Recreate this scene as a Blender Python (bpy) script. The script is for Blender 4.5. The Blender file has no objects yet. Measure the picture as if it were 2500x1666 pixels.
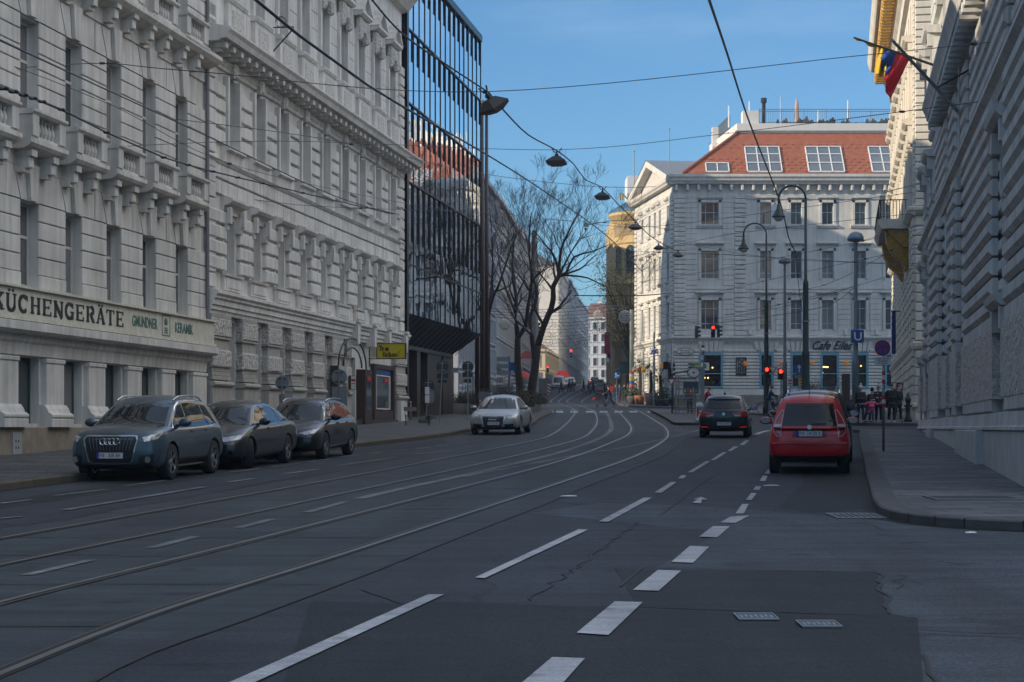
import bpy,bmesh,math,random
from mathutils import Vector,Matrix,Euler
from mathutils.bvhtree import BVHTree
C=bpy.context.scene.collection
SC=bpy.context.scene
R=math.radians
random.seed(7)
# ------------------------------------------------------------------ camera
FPX,CAMH,HOR=4600.0,1.82,1045.0
cd=bpy.data.cameras.new('camera');cam=bpy.data.objects.new('camera',cd);C.objects.link(cam)
cam.location=(0,0,CAMH);cam.rotation_euler=(R(90),0,0)
cd.sensor_width=36;cd.lens=36*FPX/2500;cd.shift_y=(HOR-833)/2500
cd.clip_start=0.3;cd.clip_end=6000
SC.camera=cam
# ------------------------------------------------------------------ sky, sun, exposure
SUN_EL,SUN_AZ=R(22),R(252)
w=bpy.data.worlds.new("World");SC.world=w;w.use_nodes=True
wn=w.node_tree.nodes;wl=w.node_tree.links
bg=wn['Background']
sky=wn.new('ShaderNodeTexSky');sky.sky_type='NISHITA';sky.sun_disc=False
sky.sun_elevation=SUN_EL;sky.sun_rotation=SUN_AZ
sky.air_density=1.0;sky.dust_density=0.3;sky.ozone_density=2.0
tc=wn.new('ShaderNodeTexCoord')
def wmath(op,a,b=None,c=None):
 n=wn.new('ShaderNodeMath');n.operation=op
 for i,v in enumerate((a,b,c)):
  if v is None:continue
  if isinstance(v,(int,float)):n.inputs[i].default_value=v
  else:wl.new(v,n.inputs[i])
 return n.outputs[0]
def wnoise(scale,rot,sc):
 mp=wn.new('ShaderNodeMapping');mp.inputs['Scale'].default_value=scale;mp.inputs['Rotation'].default_value=rot
 ns=wn.new('ShaderNodeTexNoise');ns.inputs['Scale'].default_value=sc;ns.inputs['Detail'].default_value=7;ns.inputs['Roughness'].default_value=0.6
 wl.new(tc.outputs['Generated'],mp.inputs[0]);wl.new(mp.outputs[0],ns.inputs[0]);return ns.outputs[0]
def wmap(v,a,b,c,d):
 r=wn.new('ShaderNodeMapRange');r.interpolation_type='SMOOTHSTEP';wl.new(v,r.inputs[0])
 for i,x in enumerate((a,b,c,d)):r.inputs[i+1].default_value=x
 return r.outputs[0]
tint=wn.new('ShaderNodeMixRGB');tint.blend_type='MULTIPLY';tint.inputs[0].default_value=1;tint.inputs[2].default_value=(0.55,0.95,1.27,1)
wl.new(sky.outputs[0],tint.inputs[1])
mx=wn.new('ShaderNodeMixRGB');mx.inputs[2].default_value=(3.4,5.2,7.2,1)          # thin cirrus
wl.new(wmath('MULTIPLY',wmap(wnoise((1.2,1.2,7.0),(0,R(14),0),2.4),0.52,0.8,0,1),0.45),mx.inputs[0]);wl.new(tint.outputs[0],mx.inputs[1])
sp_=wn.new('ShaderNodeSeparateXYZ');wl.new(tc.outputs['Generated'],sp_.inputs[0])
m1=wn.new('ShaderNodeMixRGB');m1.inputs[2].default_value=(1.75,4.3,6.2,1);wl.new(wmap(sp_.outputs[2],0.0,0.15,0.8,0),m1.inputs[0]);wl.new(mx.outputs[0],m1.inputs[1])
fill_veil=wmath('MULTIPLY',wmath('MULTIPLY',wmap(sp_.outputs[2],0.30,0.60,0,1),wmap(sp_.outputs[0],-0.15,0.65,0.16,1.0)),wmap(wnoise((1,1,1.6),(0,0,0),1.8),0.3,0.65,0.55,1.0))   # unseen bright sky patch, added to light the shaded left fronts
m2=wn.new('ShaderNodeMixRGB');m2.inputs[2].default_value=(17.5,18.8,20.5,1)
wl.new(fill_veil,m2.inputs[0]);wl.new(m1.outputs[0],m2.inputs[1]);wl.new(m2.outputs[0],bg.inputs[0])
bg.inputs[1].default_value=0.092
to_sun=Vector((math.sin(SUN_AZ)*math.cos(SUN_EL),math.cos(SUN_AZ)*math.cos(SUN_EL),math.sin(SUN_EL)))
sl=bpy.data.lights.new('sun','SUN');sl.energy=5.0;sl.angle=R(0.5);sl.color=(1.0,0.86,0.66)
so=bpy.data.objects.new('sun',sl);C.objects.link(so);so.location=(-60,0,80)
so.rotation_euler=to_sun.to_track_quat('Z','Y').to_euler()
SC.view_settings.view_transform='Standard';SC.view_settings.look='None'
SC.view_settings.exposure=0.35;SC.view_settings.gamma=1
SC.cycles.max_bounces=6;SC.cycles.diffuse_bounces=3;SC.cycles.glossy_bounces=4
SC.cycles.transparent_max_bounces=8
# ------------------------------------------------------------------ the lie of the land
SL1,SL2,YB,YT=0.02217,0.034,165.0,345.0
def gz(y):
 if y<=YB:return SL1*y
 return SL1*YB+SL2*(min(y,YT)-YB)
def G(px,py,lift=0.0):
 """ground point seen at a place of the photograph (used only to read positions off it)"""
 y1=FPX*(CAMH-lift)/(py-(HOR-FPX*SL1)) if py>HOR-FPX*SL1+1 else 1e9
 if y1>YB:y1=FPX*(CAMH-lift-SL1*YB+SL2*YB)/(py-(HOR-FPX*SL2))
 return Vector(((px-1250)*y1/FPX,y1,gz(y1)+lift))
def P(px,py,Y):
 return Vector(((px-1250)*Y/FPX,Y,CAMH+(HOR-py)*Y/FPX))
# ------------------------------------------------------------------ materials
MATS={}
def mat(name,col,rough=0.6,metal=0.0,noise=0.0,nscale=3.0,bump=0.0,bscale=20.0,emit=0.0,spec=0.5,coat=0.0,col2=None,stretch=None,dist=0.02,alpha=1.0,streak=0.0,vary=None):
 if name in MATS:return MATS[name]
 m=bpy.data.materials.new(name);m.use_nodes=True;MATS[name]=m
 nt=m.node_tree;b=nt.nodes['Principled BSDF']
 b.inputs['Base Color'].default_value=(*col,1);b.inputs['Roughness'].default_value=rough
 b.inputs['Metallic'].default_value=metal;b.inputs['Specular IOR Level'].default_value=spec
 b.inputs['Coat Weight'].default_value=coat;b.inputs['Coat Roughness'].default_value=0.03
 b.inputs['Alpha'].default_value=alpha
 m.diffuse_color=(*col,1)
 if emit:
  b.inputs['Emission Color'].default_value=(*col,1);b.inputs['Emission Strength'].default_value=emit
 if noise or bump or streak:
  t=nt.nodes.new('ShaderNodeTexCoord');src=t.outputs['Object']
  if stretch:
   mpn=nt.nodes.new('ShaderNodeMapping');mpn.inputs['Scale'].default_value=stretch
   nt.links.new(src,mpn.inputs[0]);src=mpn.outputs[0]
 if noise:
  n=nt.nodes.new('ShaderNodeTexNoise');n.inputs['Scale'].default_value=nscale;n.inputs['Detail'].default_value=8
  n.inputs['Roughness'].default_value=0.65
  r=nt.nodes.new('ShaderNodeValToRGB');r.color_ramp.elements[0].position=0.3;r.color_ramp.elements[1].position=0.7
  c2=col2 or tuple(c*(1-noise) for c in col)
  r.color_ramp.elements[0].color=(*c2,1);r.color_ramp.elements[1].color=(*col,1)
  nt.links.new(src,n.inputs[0]);nt.links.new(n.outputs[0],r.inputs[0]);nt.links.new(r.outputs[0],b.inputs['Base Color']);csock=r.outputs[0]
  if vary:# each pane its own look
   oi=nt.nodes.new('ShaderNodeObjectInfo');mr=nt.nodes.new('ShaderNodeMapRange');mr.inputs[1].default_value=0.35;mr.inputs[2].default_value=0.9
   mv=nt.nodes.new('ShaderNodeMixRGB');mv.inputs[2].default_value=(*vary,1);nt.links.new(oi.outputs['Random'],mr.inputs[0]);nt.links.new(mr.outputs[0],mv.inputs[0]);nt.links.new(csock,mv.inputs[1]);nt.links.new(mv.outputs[0],b.inputs['Base Color'])
  if streak:# rain streaks and soot with a shape of their own
   for sc_,k_ in (((2.6,2.6,0.22),1.0),((0.35,0.35,0.5),0.7)):
    mq=nt.nodes.new('ShaderNodeMapping');mq.inputs['Scale'].default_value=sc_;nq=nt.nodes.new('ShaderNodeTexNoise');nq.inputs['Scale'].default_value=1.7;nq.inputs['Detail'].default_value=6
    mr=nt.nodes.new('ShaderNodeMapRange');mr.inputs[1].default_value=0.36;mr.inputs[2].default_value=0.6;mr.inputs[3].default_value=1-streak*k_;mr.inputs[4].default_value=1.0
    mm=nt.nodes.new('ShaderNodeMixRGB');mm.blend_type='MULTIPLY';mm.inputs[0].default_value=1
    nt.links.new(t.outputs['Object'],mq.inputs[0]);nt.links.new(mq.outputs[0],nq.inputs[0]);nt.links.new(nq.outputs[0],mr.inputs[0]);nt.links.new(csock,mm.inputs[1]);nt.links.new(mr.outputs[0],mm.inputs[2]);csock=mm.outputs[0]
   nt.links.new(csock,b.inputs['Base Color'])
 if bump:
  n2=nt.nodes.new('ShaderNodeTexNoise');n2.inputs['Scale'].default_value=bscale;n2.inputs['Detail'].default_value=4
  bp=nt.nodes.new('ShaderNodeBump');bp.inputs['Strength'].default_value=bump;bp.inputs['Distance'].default_value=dist
  nt.links.new(src,n2.inputs[0]);nt.links.new(n2.outputs[0],bp.inputs['Height']);nt.links.new(bp.outputs[0],b.inputs['Normal'])
 return m
# ------------------------------------------------------------------ mesh collecting
class MB:
 def __init__(s):s.el=[];s.v=[];s.f=[];s.mi=[];s.sm=[];s.M=None;s.cur=0;s.smooth=False
 def add(s,vs,fs):
  o=len(s.v);s.el.append((o,o+len(vs),len(s.f),len(s.f)+len(fs)))
  if s.M is not None:vs=[s.M @ Vector(p) for p in vs]
  s.v.extend([tuple(p) for p in vs])
  for f in fs:s.f.append([i+o for i in f]);s.mi.append(s.cur);s.sm.append(s.smooth)
 def quad(s,a,b,c,d):s.add([a,b,c,d],[(0,1,2,3)])
 def box(s,x0,x1,y0,y1,z0,z1):
  s.add([(x0,y0,z0),(x1,y0,z0),(x1,y1,z0),(x0,y1,z0),(x0,y0,z1),(x1,y0,z1),(x1,y1,z1),(x0,y1,z1)],
              [(0,3,2,1),(4,5,6,7),(0,1,5,4),(1,2,6,5),(2,3,7,6),(3,0,4,7)])
 def prism(s,pts,h0,h1,axis='z'):
  n=len(pts)
  def m(p,h):return (p[0],p[1],h) if axis=='z' else ((p[0],h,p[1]) if axis=='y' else (h,p[0],p[1]))
  s.add([m(p,h0) for p in pts]+[m(p,h1) for p in pts],
              [tuple(range(n-1,-1,-1)),tuple(range(n,2*n))]+[(i,(i+1)%n,n+(i+1)%n,n+i) for i in range(n)])
 def tube(s,pts,r,n=6,cap=True):
  pts=[Vector(p) for p in pts]
  rs=r if isinstance(r,(list,tuple)) else [r]*len(pts)
  vs=[];fs=[]
  up=Vector((0,0,1))
  for i,p in enumerate(pts):
   d=(pts[min(i+1,len(pts)-1)]-pts[max(i-1,0)])
   if d.length<1e-9:d=Vector((0,0,1))
   d.normalize()
   a=d.cross(up) if abs(d.z)<0.98 else d.cross(Vector((0,1,0)))
   a.normalize();b=d.cross(a)
   for k in range(n):
    t=2*math.pi*k/n;vs.append(p+(a*math.cos(t)+b*math.sin(t))*rs[i])
  for i in range(len(pts)-1):
   for k in range(n):fs.append((i*n+k,i*n+(k+1)%n,(i+1)*n+(k+1)%n,(i+1)*n+k))
  if cap:fs.append(tuple(range(n-1,-1,-1)));fs.append(tuple(range((len(pts)-1)*n,len(pts)*n)))
  s.add(vs,fs)
 def lathe(s,prof,c=(0,0,0),n=16,axis='z',cap=True):
  vs=[];fs=[]
  for (r,h) in prof:
   for k in range(n):
    t=2*math.pi*k/n;a,b=r*math.cos(t),r*math.sin(t)
    p=(a,b,h) if axis=='z' else ((a,h,b) if axis=='y' else (h,a,b))
    vs.append((p[0]+c[0],p[1]+c[1],p[2]+c[2]))
  for i in range(len(prof)-1):
   for k in range(n):fs.append((i*n+k,i*n+(k+1)%n,(i+1)*n+(k+1)%n,(i+1)*n+k))
  if cap:fs.append(tuple(range(n-1,-1,-1)));fs.append(tuple(range((len(prof)-1)*n,len(prof)*n)))
  s.add(vs,fs)
 def ball(s,c,r,n=8,sz=1.0):
  s.lathe([(max(1e-4,r*math.sin(math.pi*i/n)),-r*sz*math.cos(math.pi*i/n)) for i in range(n+1)],c,max(8,n))
 def pieces(s,name,mats,parent=None,tol=0.02):
  n=len(s.el);bb=[]
  for a,b,_,_ in s.el:q=s.v[a:b];bb.append([min(p[k] for p in q)-tol for k in range(3)]+[max(p[k] for p in q)+tol for k in range(3)])
  par=list(range(n))
  def fd(i):
   while par[i] !=i:par[i]=par[par[i]];i=par[i]
   return i
  for i in range(n):
   for j in range(i):
    A,B_=bb[i],bb[j]
    if all(A[k]<=B_[k+3] and B_[k]<=A[k+3] for k in range(3)):par[fd(i)]=fd(j)
  gr={}
  for i in range(n):gr.setdefault(fd(i),[]).append(i)
  out=[]
  for g in gr.values():
   m=MB()
   for i in g:a,b,c,d=s.el[i];m.smooth=any(s.sm[c:d]);m.cur=s.mi[c] if c<d else 0;m.add(s.v[a:b],[[x-a for x in f] for f in s.f[c:d]])
   out.append(m.build(name,mats,parent))
  return out
 def build(s,name,mats,parent=None,loc=None,rot=None,mat4=None):
  me=bpy.data.meshes.new(name);me.from_pydata(s.v,[],s.f);me.validate(verbose=False)
  ms=mats if isinstance(mats,(list,tuple)) else [mats]
  for m in ms:me.materials.append(m)
  if len(me.polygons)==len(s.f):
   if len(ms)>1:me.polygons.foreach_set('material_index',s.mi)
   if any(s.sm):me.polygons.foreach_set('use_smooth',s.sm)
  me.update()
  o=bpy.data.objects.new(name,me);C.objects.link(o)
  if parent:o.parent=parent
  if loc is not None:o.location=loc
  if rot is not None:o.rotation_euler=rot
  return o
def tag(o,label=None,cat=None,group=None,kind=None):
 if label:o['label']=label
 if cat:o['category']=cat
 if group:o['group']=group
 if kind:o['kind']=kind
 return o
def thing(name,label,cat,loc=(0,0,0),rz=0.0,group=None):
 o=bpy.data.objects.new(name,None);C.objects.link(o);o.location=loc;o.rotation_euler=(0,0,rz)
 o.empty_display_size=0.3
 return tag(o,label,cat,group)
KIDS={}
def copy_tree(o,parent=None,loc=None,rz=None,label=None):
 c=o.copy();C.objects.link(c)
 if parent:c.parent=parent
 if loc is not None:c.location=loc
 if rz is not None:c.rotation_euler=(0,0,rz)
 if label:c['label']=label
 for ch in [x for x in list(o.children)]:copy_tree(ch,c)
 return c
def catmull(pts,step=0.6):
 pts=[Vector(p) for p in pts];out=[]
 for i in range(len(pts)-1):
  p0=pts[max(i-1,0)];p1=pts[i];p2=pts[i+1];p3=pts[min(i+2,len(pts)-1)]
  n=max(2,int((p2-p1).length/step))
  for k in range(n):
   t=k/n
   out.append(0.5*((2*p1)+(p2-p0)*t+(2*p0-5*p1+4*p2-p3)*t*t+(3*p1-p0-3*p2+p3)*t*t*t))
 out.append(pts[-1]);return out
def text_mesh(s,size,mt,name,parent=None,mat4=None,thick=0.01,align='CENTER',sx=1.0,shear=0.0,offset=0.0):
 cu=bpy.data.curves.new(name,'FONT');cu.body=s;cu.size=size;cu.extrude=thick/2;cu.align_x=align;cu.align_y='CENTER'
 cu.shear=shear;cu.offset=offset;cu.resolution_u=3
 o=bpy.data.objects.new(name,cu);C.objects.link(o)
 bpy.context.view_layer.update()
 me=bpy.data.meshes.new_from_object(o.evaluated_get(bpy.context.evaluated_depsgraph_get()))
 bpy.data.objects.remove(o)
 me.materials.clear();me.materials.append(mt)
 o=bpy.data.objects.new(name,me);C.objects.link(o)
 M=(mat4 or Matrix()) @ Matrix.Diagonal((sx,1,1,1))
 me.transform(M)
 if parent:o.parent=parent
 return o
# text plane helpers: text lies in local XY facing +Z; turn it to stand facing -Y (towards the camera) at loc
def stand(loc,rz=0.0):return Matrix.Translation(loc) @ Euler((R(90),0,rz)).to_matrix().to_4x4()
# palette
M_stuccoA=mat('stucco_light',(0.70,0.655,0.595),0.85,streak=0.22,noise=0.14,nscale=0.9,bump=0.25,bscale=60)
M_stuccoB=mat('stucco_grey',(0.76,0.715,0.655),0.85,streak=0.22,noise=0.15,nscale=1.1,bump=0.25,bscale=60)
M_rough=mat('rough_stone',(0.66,0.61,0.55),0.95,noise=0.55,nscale=9,bump=1.0,bscale=9,dist=0.12)
M_ornament=mat('ornament_plaster',(0.68,0.63,0.57),0.9,noise=0.4,nscale=11,bump=1.0,bscale=11,dist=0.10)
M_plinth=mat('plinth_stone',(0.30,0.245,0.18),0.85,noise=0.45,nscale=2.2,bump=0.4,bscale=14)
M_lead=mat('lead_flashing',(0.20,0.20,0.205),0.5,noise=0.3,nscale=2)
M_winframe=mat('window_paint',(0.50,0.48,0.45),0.5)
M_pane=mat('window_glass',(0.05,0.06,0.068),0.04,spec=1.0,vary=(0.17,0.17,0.165),noise=0.5,nscale=0.7,bump=0.02,bscale=1.5)
M_curtain=mat('curtained_glass',(0.10,0.11,0.12),0.08,spec=0.9,vary=(0.30,0.30,0.30),noise=0.35,nscale=1.3,stretch=(3,3,0.4))
M_dark=mat('dark_interior',(0.012,0.012,0.013),0.8)
M_black=mat('black_paint',(0.012,0.012,0.014),0.4)
M_iron=mat('wrought_iron',(0.02,0.02,0.022),0.5,metal=0.3)
M_steel=mat('galvanised_steel',(0.28,0.30,0.31),0.45,metal=0.7,noise=0.2,nscale=6)
M_white=mat('white_paint',(0.62,0.62,0.61),0.5)
M_red=mat('red_paint',(0.45,0.02,0.02),0.4)
M_blue=mat('blue_paint',(0.008,0.06,0.30),0.4)
M_green=mat('lamp_post_green',(0.012,0.035,0.035),0.4,noise=0.2,nscale=4)
M_brown=mat('brown_mast',(0.050,0.028,0.022),0.45,noise=0.3,nscale=3)
M_wood=mat('wood_brown',(0.055,0.028,0.018),0.5,noise=0.3,nscale=6,stretch=(1,1,0.2))
# ================================================================== ground, road, pavements
def asphalt(name,c,c2,agg=0.35,streak=0.25,patch=0.0,joints=None,rough=0.75):
 m=bpy.data.materials.new(name);m.use_nodes=True;nt=m.node_tree;b=nt.nodes['Principled BSDF']
 N=nt.nodes.new;L=nt.links.new
 t=N('ShaderNodeTexCoord')
 n1=N('ShaderNodeTexNoise');n1.inputs['Scale'].default_value=0.35;n1.inputs['Detail'].default_value=6
 n2=N('ShaderNodeTexNoise');n2.inputs['Scale'].default_value=38;n2.inputs['Detail'].default_value=2
 mp=N('ShaderNodeMapping');mp.inputs['Scale'].default_value=(0.25,2.2,1);mp.inputs['Rotation'].default_value=(0,0,R(-3))
 n3=N('ShaderNodeTexNoise');n3.inputs['Scale'].default_value=1.5;n3.inputs['Detail'].default_value=7;n3.inputs['Roughness'].default_value=0.7
 r1=N('ShaderNodeValToRGB');r1.color_ramp.elements[0].position=0.35;r1.color_ramp.elements[1].position=0.65
 r1.color_ramp.elements[0].color=(*c2,1);r1.color_ramp.elements[1].color=(*c,1)
 L(t.outputs['Object'],n1.inputs[0]);L(t.outputs['Object'],n2.inputs[0]);L(t.outputs['Object'],mp.inputs[0]);L(mp.outputs[0],n3.inputs[0])
 L(n1.outputs[0],r1.inputs[0])
 def mul(a,bsock,lo,hi,p0=0.38,p1=0.62):
  rr=N('ShaderNodeMapRange');rr.inputs[1].default_value=p0;rr.inputs[2].default_value=p1
  rr.inputs[3].default_value=lo;rr.inputs[4].default_value=hi;L(bsock,rr.inputs[0])
  x=N('ShaderNodeMixRGB');x.blend_type='MULTIPLY';x.inputs[0].default_value=1
  L(a,x.inputs[1]);L(rr.outputs[0],x.inputs[2]);return x.outputs[0]
 o=mul(r1.outputs[0],n2.outputs[0],1-agg,1+agg);o=mul(o,n3.outputs[0],1-streak,1+streak)
 mp5=N('ShaderNodeMapping');mp5.inputs['Scale'].default_value=(1.3,0.07,1);mp5.inputs['Rotation'].default_value=(0,0,R(10));n5=N('ShaderNodeTexNoise');n5.inputs['Scale'].default_value=1.0;n5.inputs['Detail'].default_value=5
 L(t.outputs['Object'],mp5.inputs[0]);L(mp5.outputs[0],n5.inputs[0]);o=mul(o,n5.outputs[0],0.84,1.14)
 n6=N('ShaderNodeTexNoise');n6.inputs['Scale'].default_value=1.9;n6.inputs['Detail'].default_value=3;L(t.outputs['Object'],n6.inputs[0]);o=mul(o,n6.outputs[0],0.62,1.0,0.30,0.38)
 if patch:
  vo=N('ShaderNodeTexVoronoi');vo.feature='DISTANCE_TO_EDGE';vo.inputs['Scale'].default_value=patch
  nn=N('ShaderNodeTexNoise');nn.inputs['Scale'].default_value=1.3;nn.inputs['Detail'].default_value=5
  mxx=N('ShaderNodeMixRGB');mxx.inputs[0].default_value=0.35;L(t.outputs['Object'],nn.inputs[0]);L(t.outputs['Object'],mxx.inputs[1]);L(nn.outputs[1],mxx.inputs[2])
  L(mxx.outputs[0],vo.inputs[0]);o=mul(o,vo.outputs[0],0.55,1.0,0.0,0.006)
 L(o,b.inputs['Base Color']);b.inputs['Roughness'].default_value=rough;b.inputs['Specular IOR Level'].default_value=0.3
 bp=N('ShaderNodeBump');bp.inputs['Strength'].default_value=0.5;bp.inputs['Distance'].default_value=0.01
 L(n2.outputs[0],bp.inputs['Height']);L(bp.outputs[0],b.inputs['Normal'])
 return m
M_road=asphalt('asphalt_road',(0.028,0.032,0.041),(0.022,0.026,0.034),patch=0.22)
M_road2=asphalt('asphalt_dark',(0.015,0.017,0.021),(0.011,0.014,0.017),agg=0.55)
M_road3=asphalt('asphalt_old',(0.047,0.055,0.066),(0.038,0.044,0.055),patch=0.15)
M_bed=asphalt('track_bed_concrete',(0.036,0.044,0.050),(0.029,0.035,0.042),agg=0.18,streak=0.3)
M_paint=asphalt('road_paint',(0.36,0.36,0.37),(0.28,0.285,0.30),agg=0.12,streak=0.2)
M_paint2=asphalt('worn_road_paint',(0.16,0.165,0.17),(0.10,0.105,0.11),agg=0.2,streak=0.4)
def paving(name,c,bw,bh,rot):
 m=bpy.data.materials.new(name);m.use_nodes=True;nt=m.node_tree;b=nt.nodes['Principled BSDF']
 N=nt.nodes.new;L=nt.links.new
 t=N('ShaderNodeTexCoord');mp=N('ShaderNodeMapping');mp.inputs['Rotation'].default_value=(0,0,rot)
 br=N('ShaderNodeTexBrick');br.inputs['Scale'].default_value=1;br.inputs['Brick Width'].default_value=bw;br.inputs['Row Height'].default_value=bh
 br.inputs['Mortar Size'].default_value=0.022;br.inputs['Color1'].default_value=(*c,1);br.inputs['Color2'].default_value=(*[x*0.55 for x in c],1)
 br.inputs['Mortar'].default_value=(*[x*0.22 for x in c],1);br.inputs['Bias'].default_value=0.1
 n=N('ShaderNodeTexNoise');n.inputs['Scale'].default_value=1.1;n.inputs['Detail'].default_value=8;m3=N('ShaderNodeMapping');m3.inputs['Scale'].default_value=(0.5,1.6,1);L(t.outputs['Object'],m3.inputs[0])
 rr=N('ShaderNodeMapRange');rr.inputs[1].default_value=0.36;rr.inputs[2].default_value=0.64;rr.inputs[3].default_value=0.55;rr.inputs[4].default_value=1.45
 x=N('ShaderNodeMixRGB');x.blend_type='MULTIPLY';x.inputs[0].default_value=1
 L(t.outputs['Object'],mp.inputs[0]);L(mp.outputs[0],br.inputs[0]);L(m3.outputs[0],n.inputs[0]);L(n.outputs[0],rr.inputs[0])
 L(br.outputs[0],x.inputs[1]);L(rr.outputs[0],x.inputs[2]);L(x.outputs[0],b.inputs['Base Color'])
 bp=N('ShaderNodeBump');bp.inputs['Strength'].default_value=0.6;bp.inputs['Distance'].default_value=0.02
 L(br.outputs[0],bp.inputs['Height']);L(bp.outputs[0],b.inputs['Normal']);b.inputs['Roughness'].default_value=0.7
 return m
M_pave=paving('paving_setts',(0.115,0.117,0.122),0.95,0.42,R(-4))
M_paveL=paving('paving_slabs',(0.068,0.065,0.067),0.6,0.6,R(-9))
M_kerb=mat('granite_kerb',(0.095,0.092,0.09),0.8,noise=0.4,nscale=3,bump=0.3,bscale=40)
M_kerbY=mat('granite_kerb_ochre',(0.09,0.07,0.045),0.8,noise=0.45,nscale=2,bump=0.3,bscale=40)
def sheet(name,poly,dz,mt,thick=0.0,kind='structure',parent=None,sidemat=None):
 bm=bmesh.new();vs=[bm.verts.new((p[0],p[1],0)) for p in poly];bm.faces.new(vs)
 bmesh.ops.triangulate(bm,faces=bm.faces[:])
 ymin=min(p[1] for p in poly);ymax=max(p[1] for p in poly)
 for yc in (YB,YT,150,180,210,240,270,300,330):
  if ymin<yc<ymax:bmesh.ops.bisect_plane(bm,geom=bm.verts[:]+bm.edges[:]+bm.faces[:],plane_co=(0,yc,0),plane_no=(0,1,0))
 for v in bm.verts:v.co.z=gz(v.co.y)+dz
 bm.normal_update()
 for f in bm.faces:
  if f.normal.z<0:f.normal_flip()
 if thick:
  be=[e for e in bm.edges if e.is_boundary]
  r=bmesh.ops.extrude_edge_only(bm,edges=be)
  for v in [g for g in r['geom'] if isinstance(g,bmesh.types.BMVert)]:v.co.z-=thick
  for f in [g for g in r['geom'] if isinstance(g,bmesh.types.BMFace)]:f.material_index=1
 me=bpy.data.meshes.new(name);bm.to_mesh(me);bm.free();me.materials.append(mt);me.materials.append(sidemat or mt)
 o=bpy.data.objects.new(name,me);C.objects.link(o)
 if kind:o['kind']=kind
 if parent:o.parent=parent
 return o
# ground reaching to the horizon
gm=MB();xs=[-1500,-400,-120,-60,-30,-15,0,15,30,60,120,400,1500]
ys=[-300,-50,0,20,40,80,120,YB,200,240,280,320,YT,400,700,3000]
for i in range(len(xs)-1):
 for j in range(len(ys)-1):
  a,b,c,d=xs[i],xs[i+1],ys[j],ys[j+1]
  gm.quad((a,c,gz(c)),(b,c,gz(c)),(b,d,gz(d)),(a,d,gz(d)))
gm.build('ground',M_road)['kind']='structure'
def gpoly(pts):return [G(*p).to_2d() for p in pts]
def ribbon(mb,pts,wdt,dz,off=0.0,step=0.6,sm=True):
 P2=catmull([Vector((p[0],p[1],0)) for p in pts],step) if sm else [Vector((p[0],p[1],0)) for p in pts]
 L_,R_=[],[]
 for i,p in enumerate(P2):
  d=(P2[min(i+1,len(P2)-1)]-P2[max(i-1,0)]).normalized();n=Vector((-d.y,d.x,0))
  a=p+n*(off+wdt/2);b=p+n*(off-wdt/2)
  L_.append((a.x,a.y,gz(a.y)+dz));R_.append((b.x,b.y,gz(b.y)+dz))
 n=len(P2);mb.add(L_+R_,[(i,n+i,n+i+1,i+1) for i in range(n-1)])
 return P2
RAILS={
 'A':[(-250,1760),(0,1650),(395,1495),(857,1349),(1300,1203),(1425,1160.6),(1549,1116),(1614,1082),(1631,1063),(1623,1043.5),(1597,1026.5),(1574,1012),(1548,1000),(1500,991),(1445,985.5),(1420,982),(1440,968),(1462,956),(1470,948)],
 'B':[(-250,1552),(0,1473.6),(450,1362),(900,1248.5),(1300,1146),(1427,1107.5),(1491,1082),(1529,1065),(1541,1050),(1537,1037),(1521,1018),(1504,1003),(1470,993),(1420,986),(1384,982),(1400,969),(1425,957),(1438,948)],
 'C':[(-250,1440),(0,1382),(500,1279),(816,1211),(1119,1146),(1300,1104),(1419,1071),(1446,1052),(1457,1035),(1457,1018),(1448,1004),(1420,993),(1390,986.5),(1364,982),(1385,966),(1410,952),(1418,945)],
 'D':[(-250,1364),(0,1316.4),(500,1228),(952,1146),(1300,1077),(1349,1060.7),(1378,1039.5),(1394,1022.5),(1404,1006),(1392,995),(1368,987.5),(1344,982),(1362,966),(1388,951),(1397,944)]}
RW={k:[G(*p) for p in v] for k,v in RAILS.items()}
# track bed of concrete
edgeR=[(-250,2010),(272,1640),(612,1509.7),(900,1401),(1138,1306),(1334,1230),(1421,1192),(1521,1154),(1602,1120),(1640,1099),(1667,1072),(1672,1061),(1662,1046),(1645,1034),(1618,1015),(1590,1003),(1540,994)]
edgeL=[(1330,991),(1350,998),(1362,1006),(1352,1022),(1337,1038),(1305,1055),(1250,1068),(952,1126),(500,1208),(0,1290),(-250,1330)]
bedp=catmull([Vector((*G(*p).to_2d(),0)) for p in edgeR],1.5)+catmull([Vector((*G(*p).to_2d(),0)) for p in edgeL],1.5)
bm=bmesh.new();bv=[bm.verts.new((p.x,p.y,0)) for p in bedp]
try:bm.faces.new(bv)
except Exception:pass
bmesh.ops.triangulate(bm,faces=bm.faces[:])
for v in bm.verts:v.co.z=gz(v.co.y)+0.004
for f in bm.faces:
 f.normal_update()
 if f.normal.z<0:f.normal_flip()
me=bpy.data.meshes.new('track_bed');bm.to_mesh(me);bm.free();me.materials.append(M_bed)
o=bpy.data.objects.new('track_bed',me);C.objects.link(o);o['kind']='structure'
# seam of the bed
sm_=MB();ribbon(sm_,[G(*p) for p in edgeR],0.05,0.009)
ribbon(sm_,[G(*p) for p in edgeL],0.035,0.009)
M_seam=mat('tar_seam',(0.012,0.011,0.010),0.7)
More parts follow.
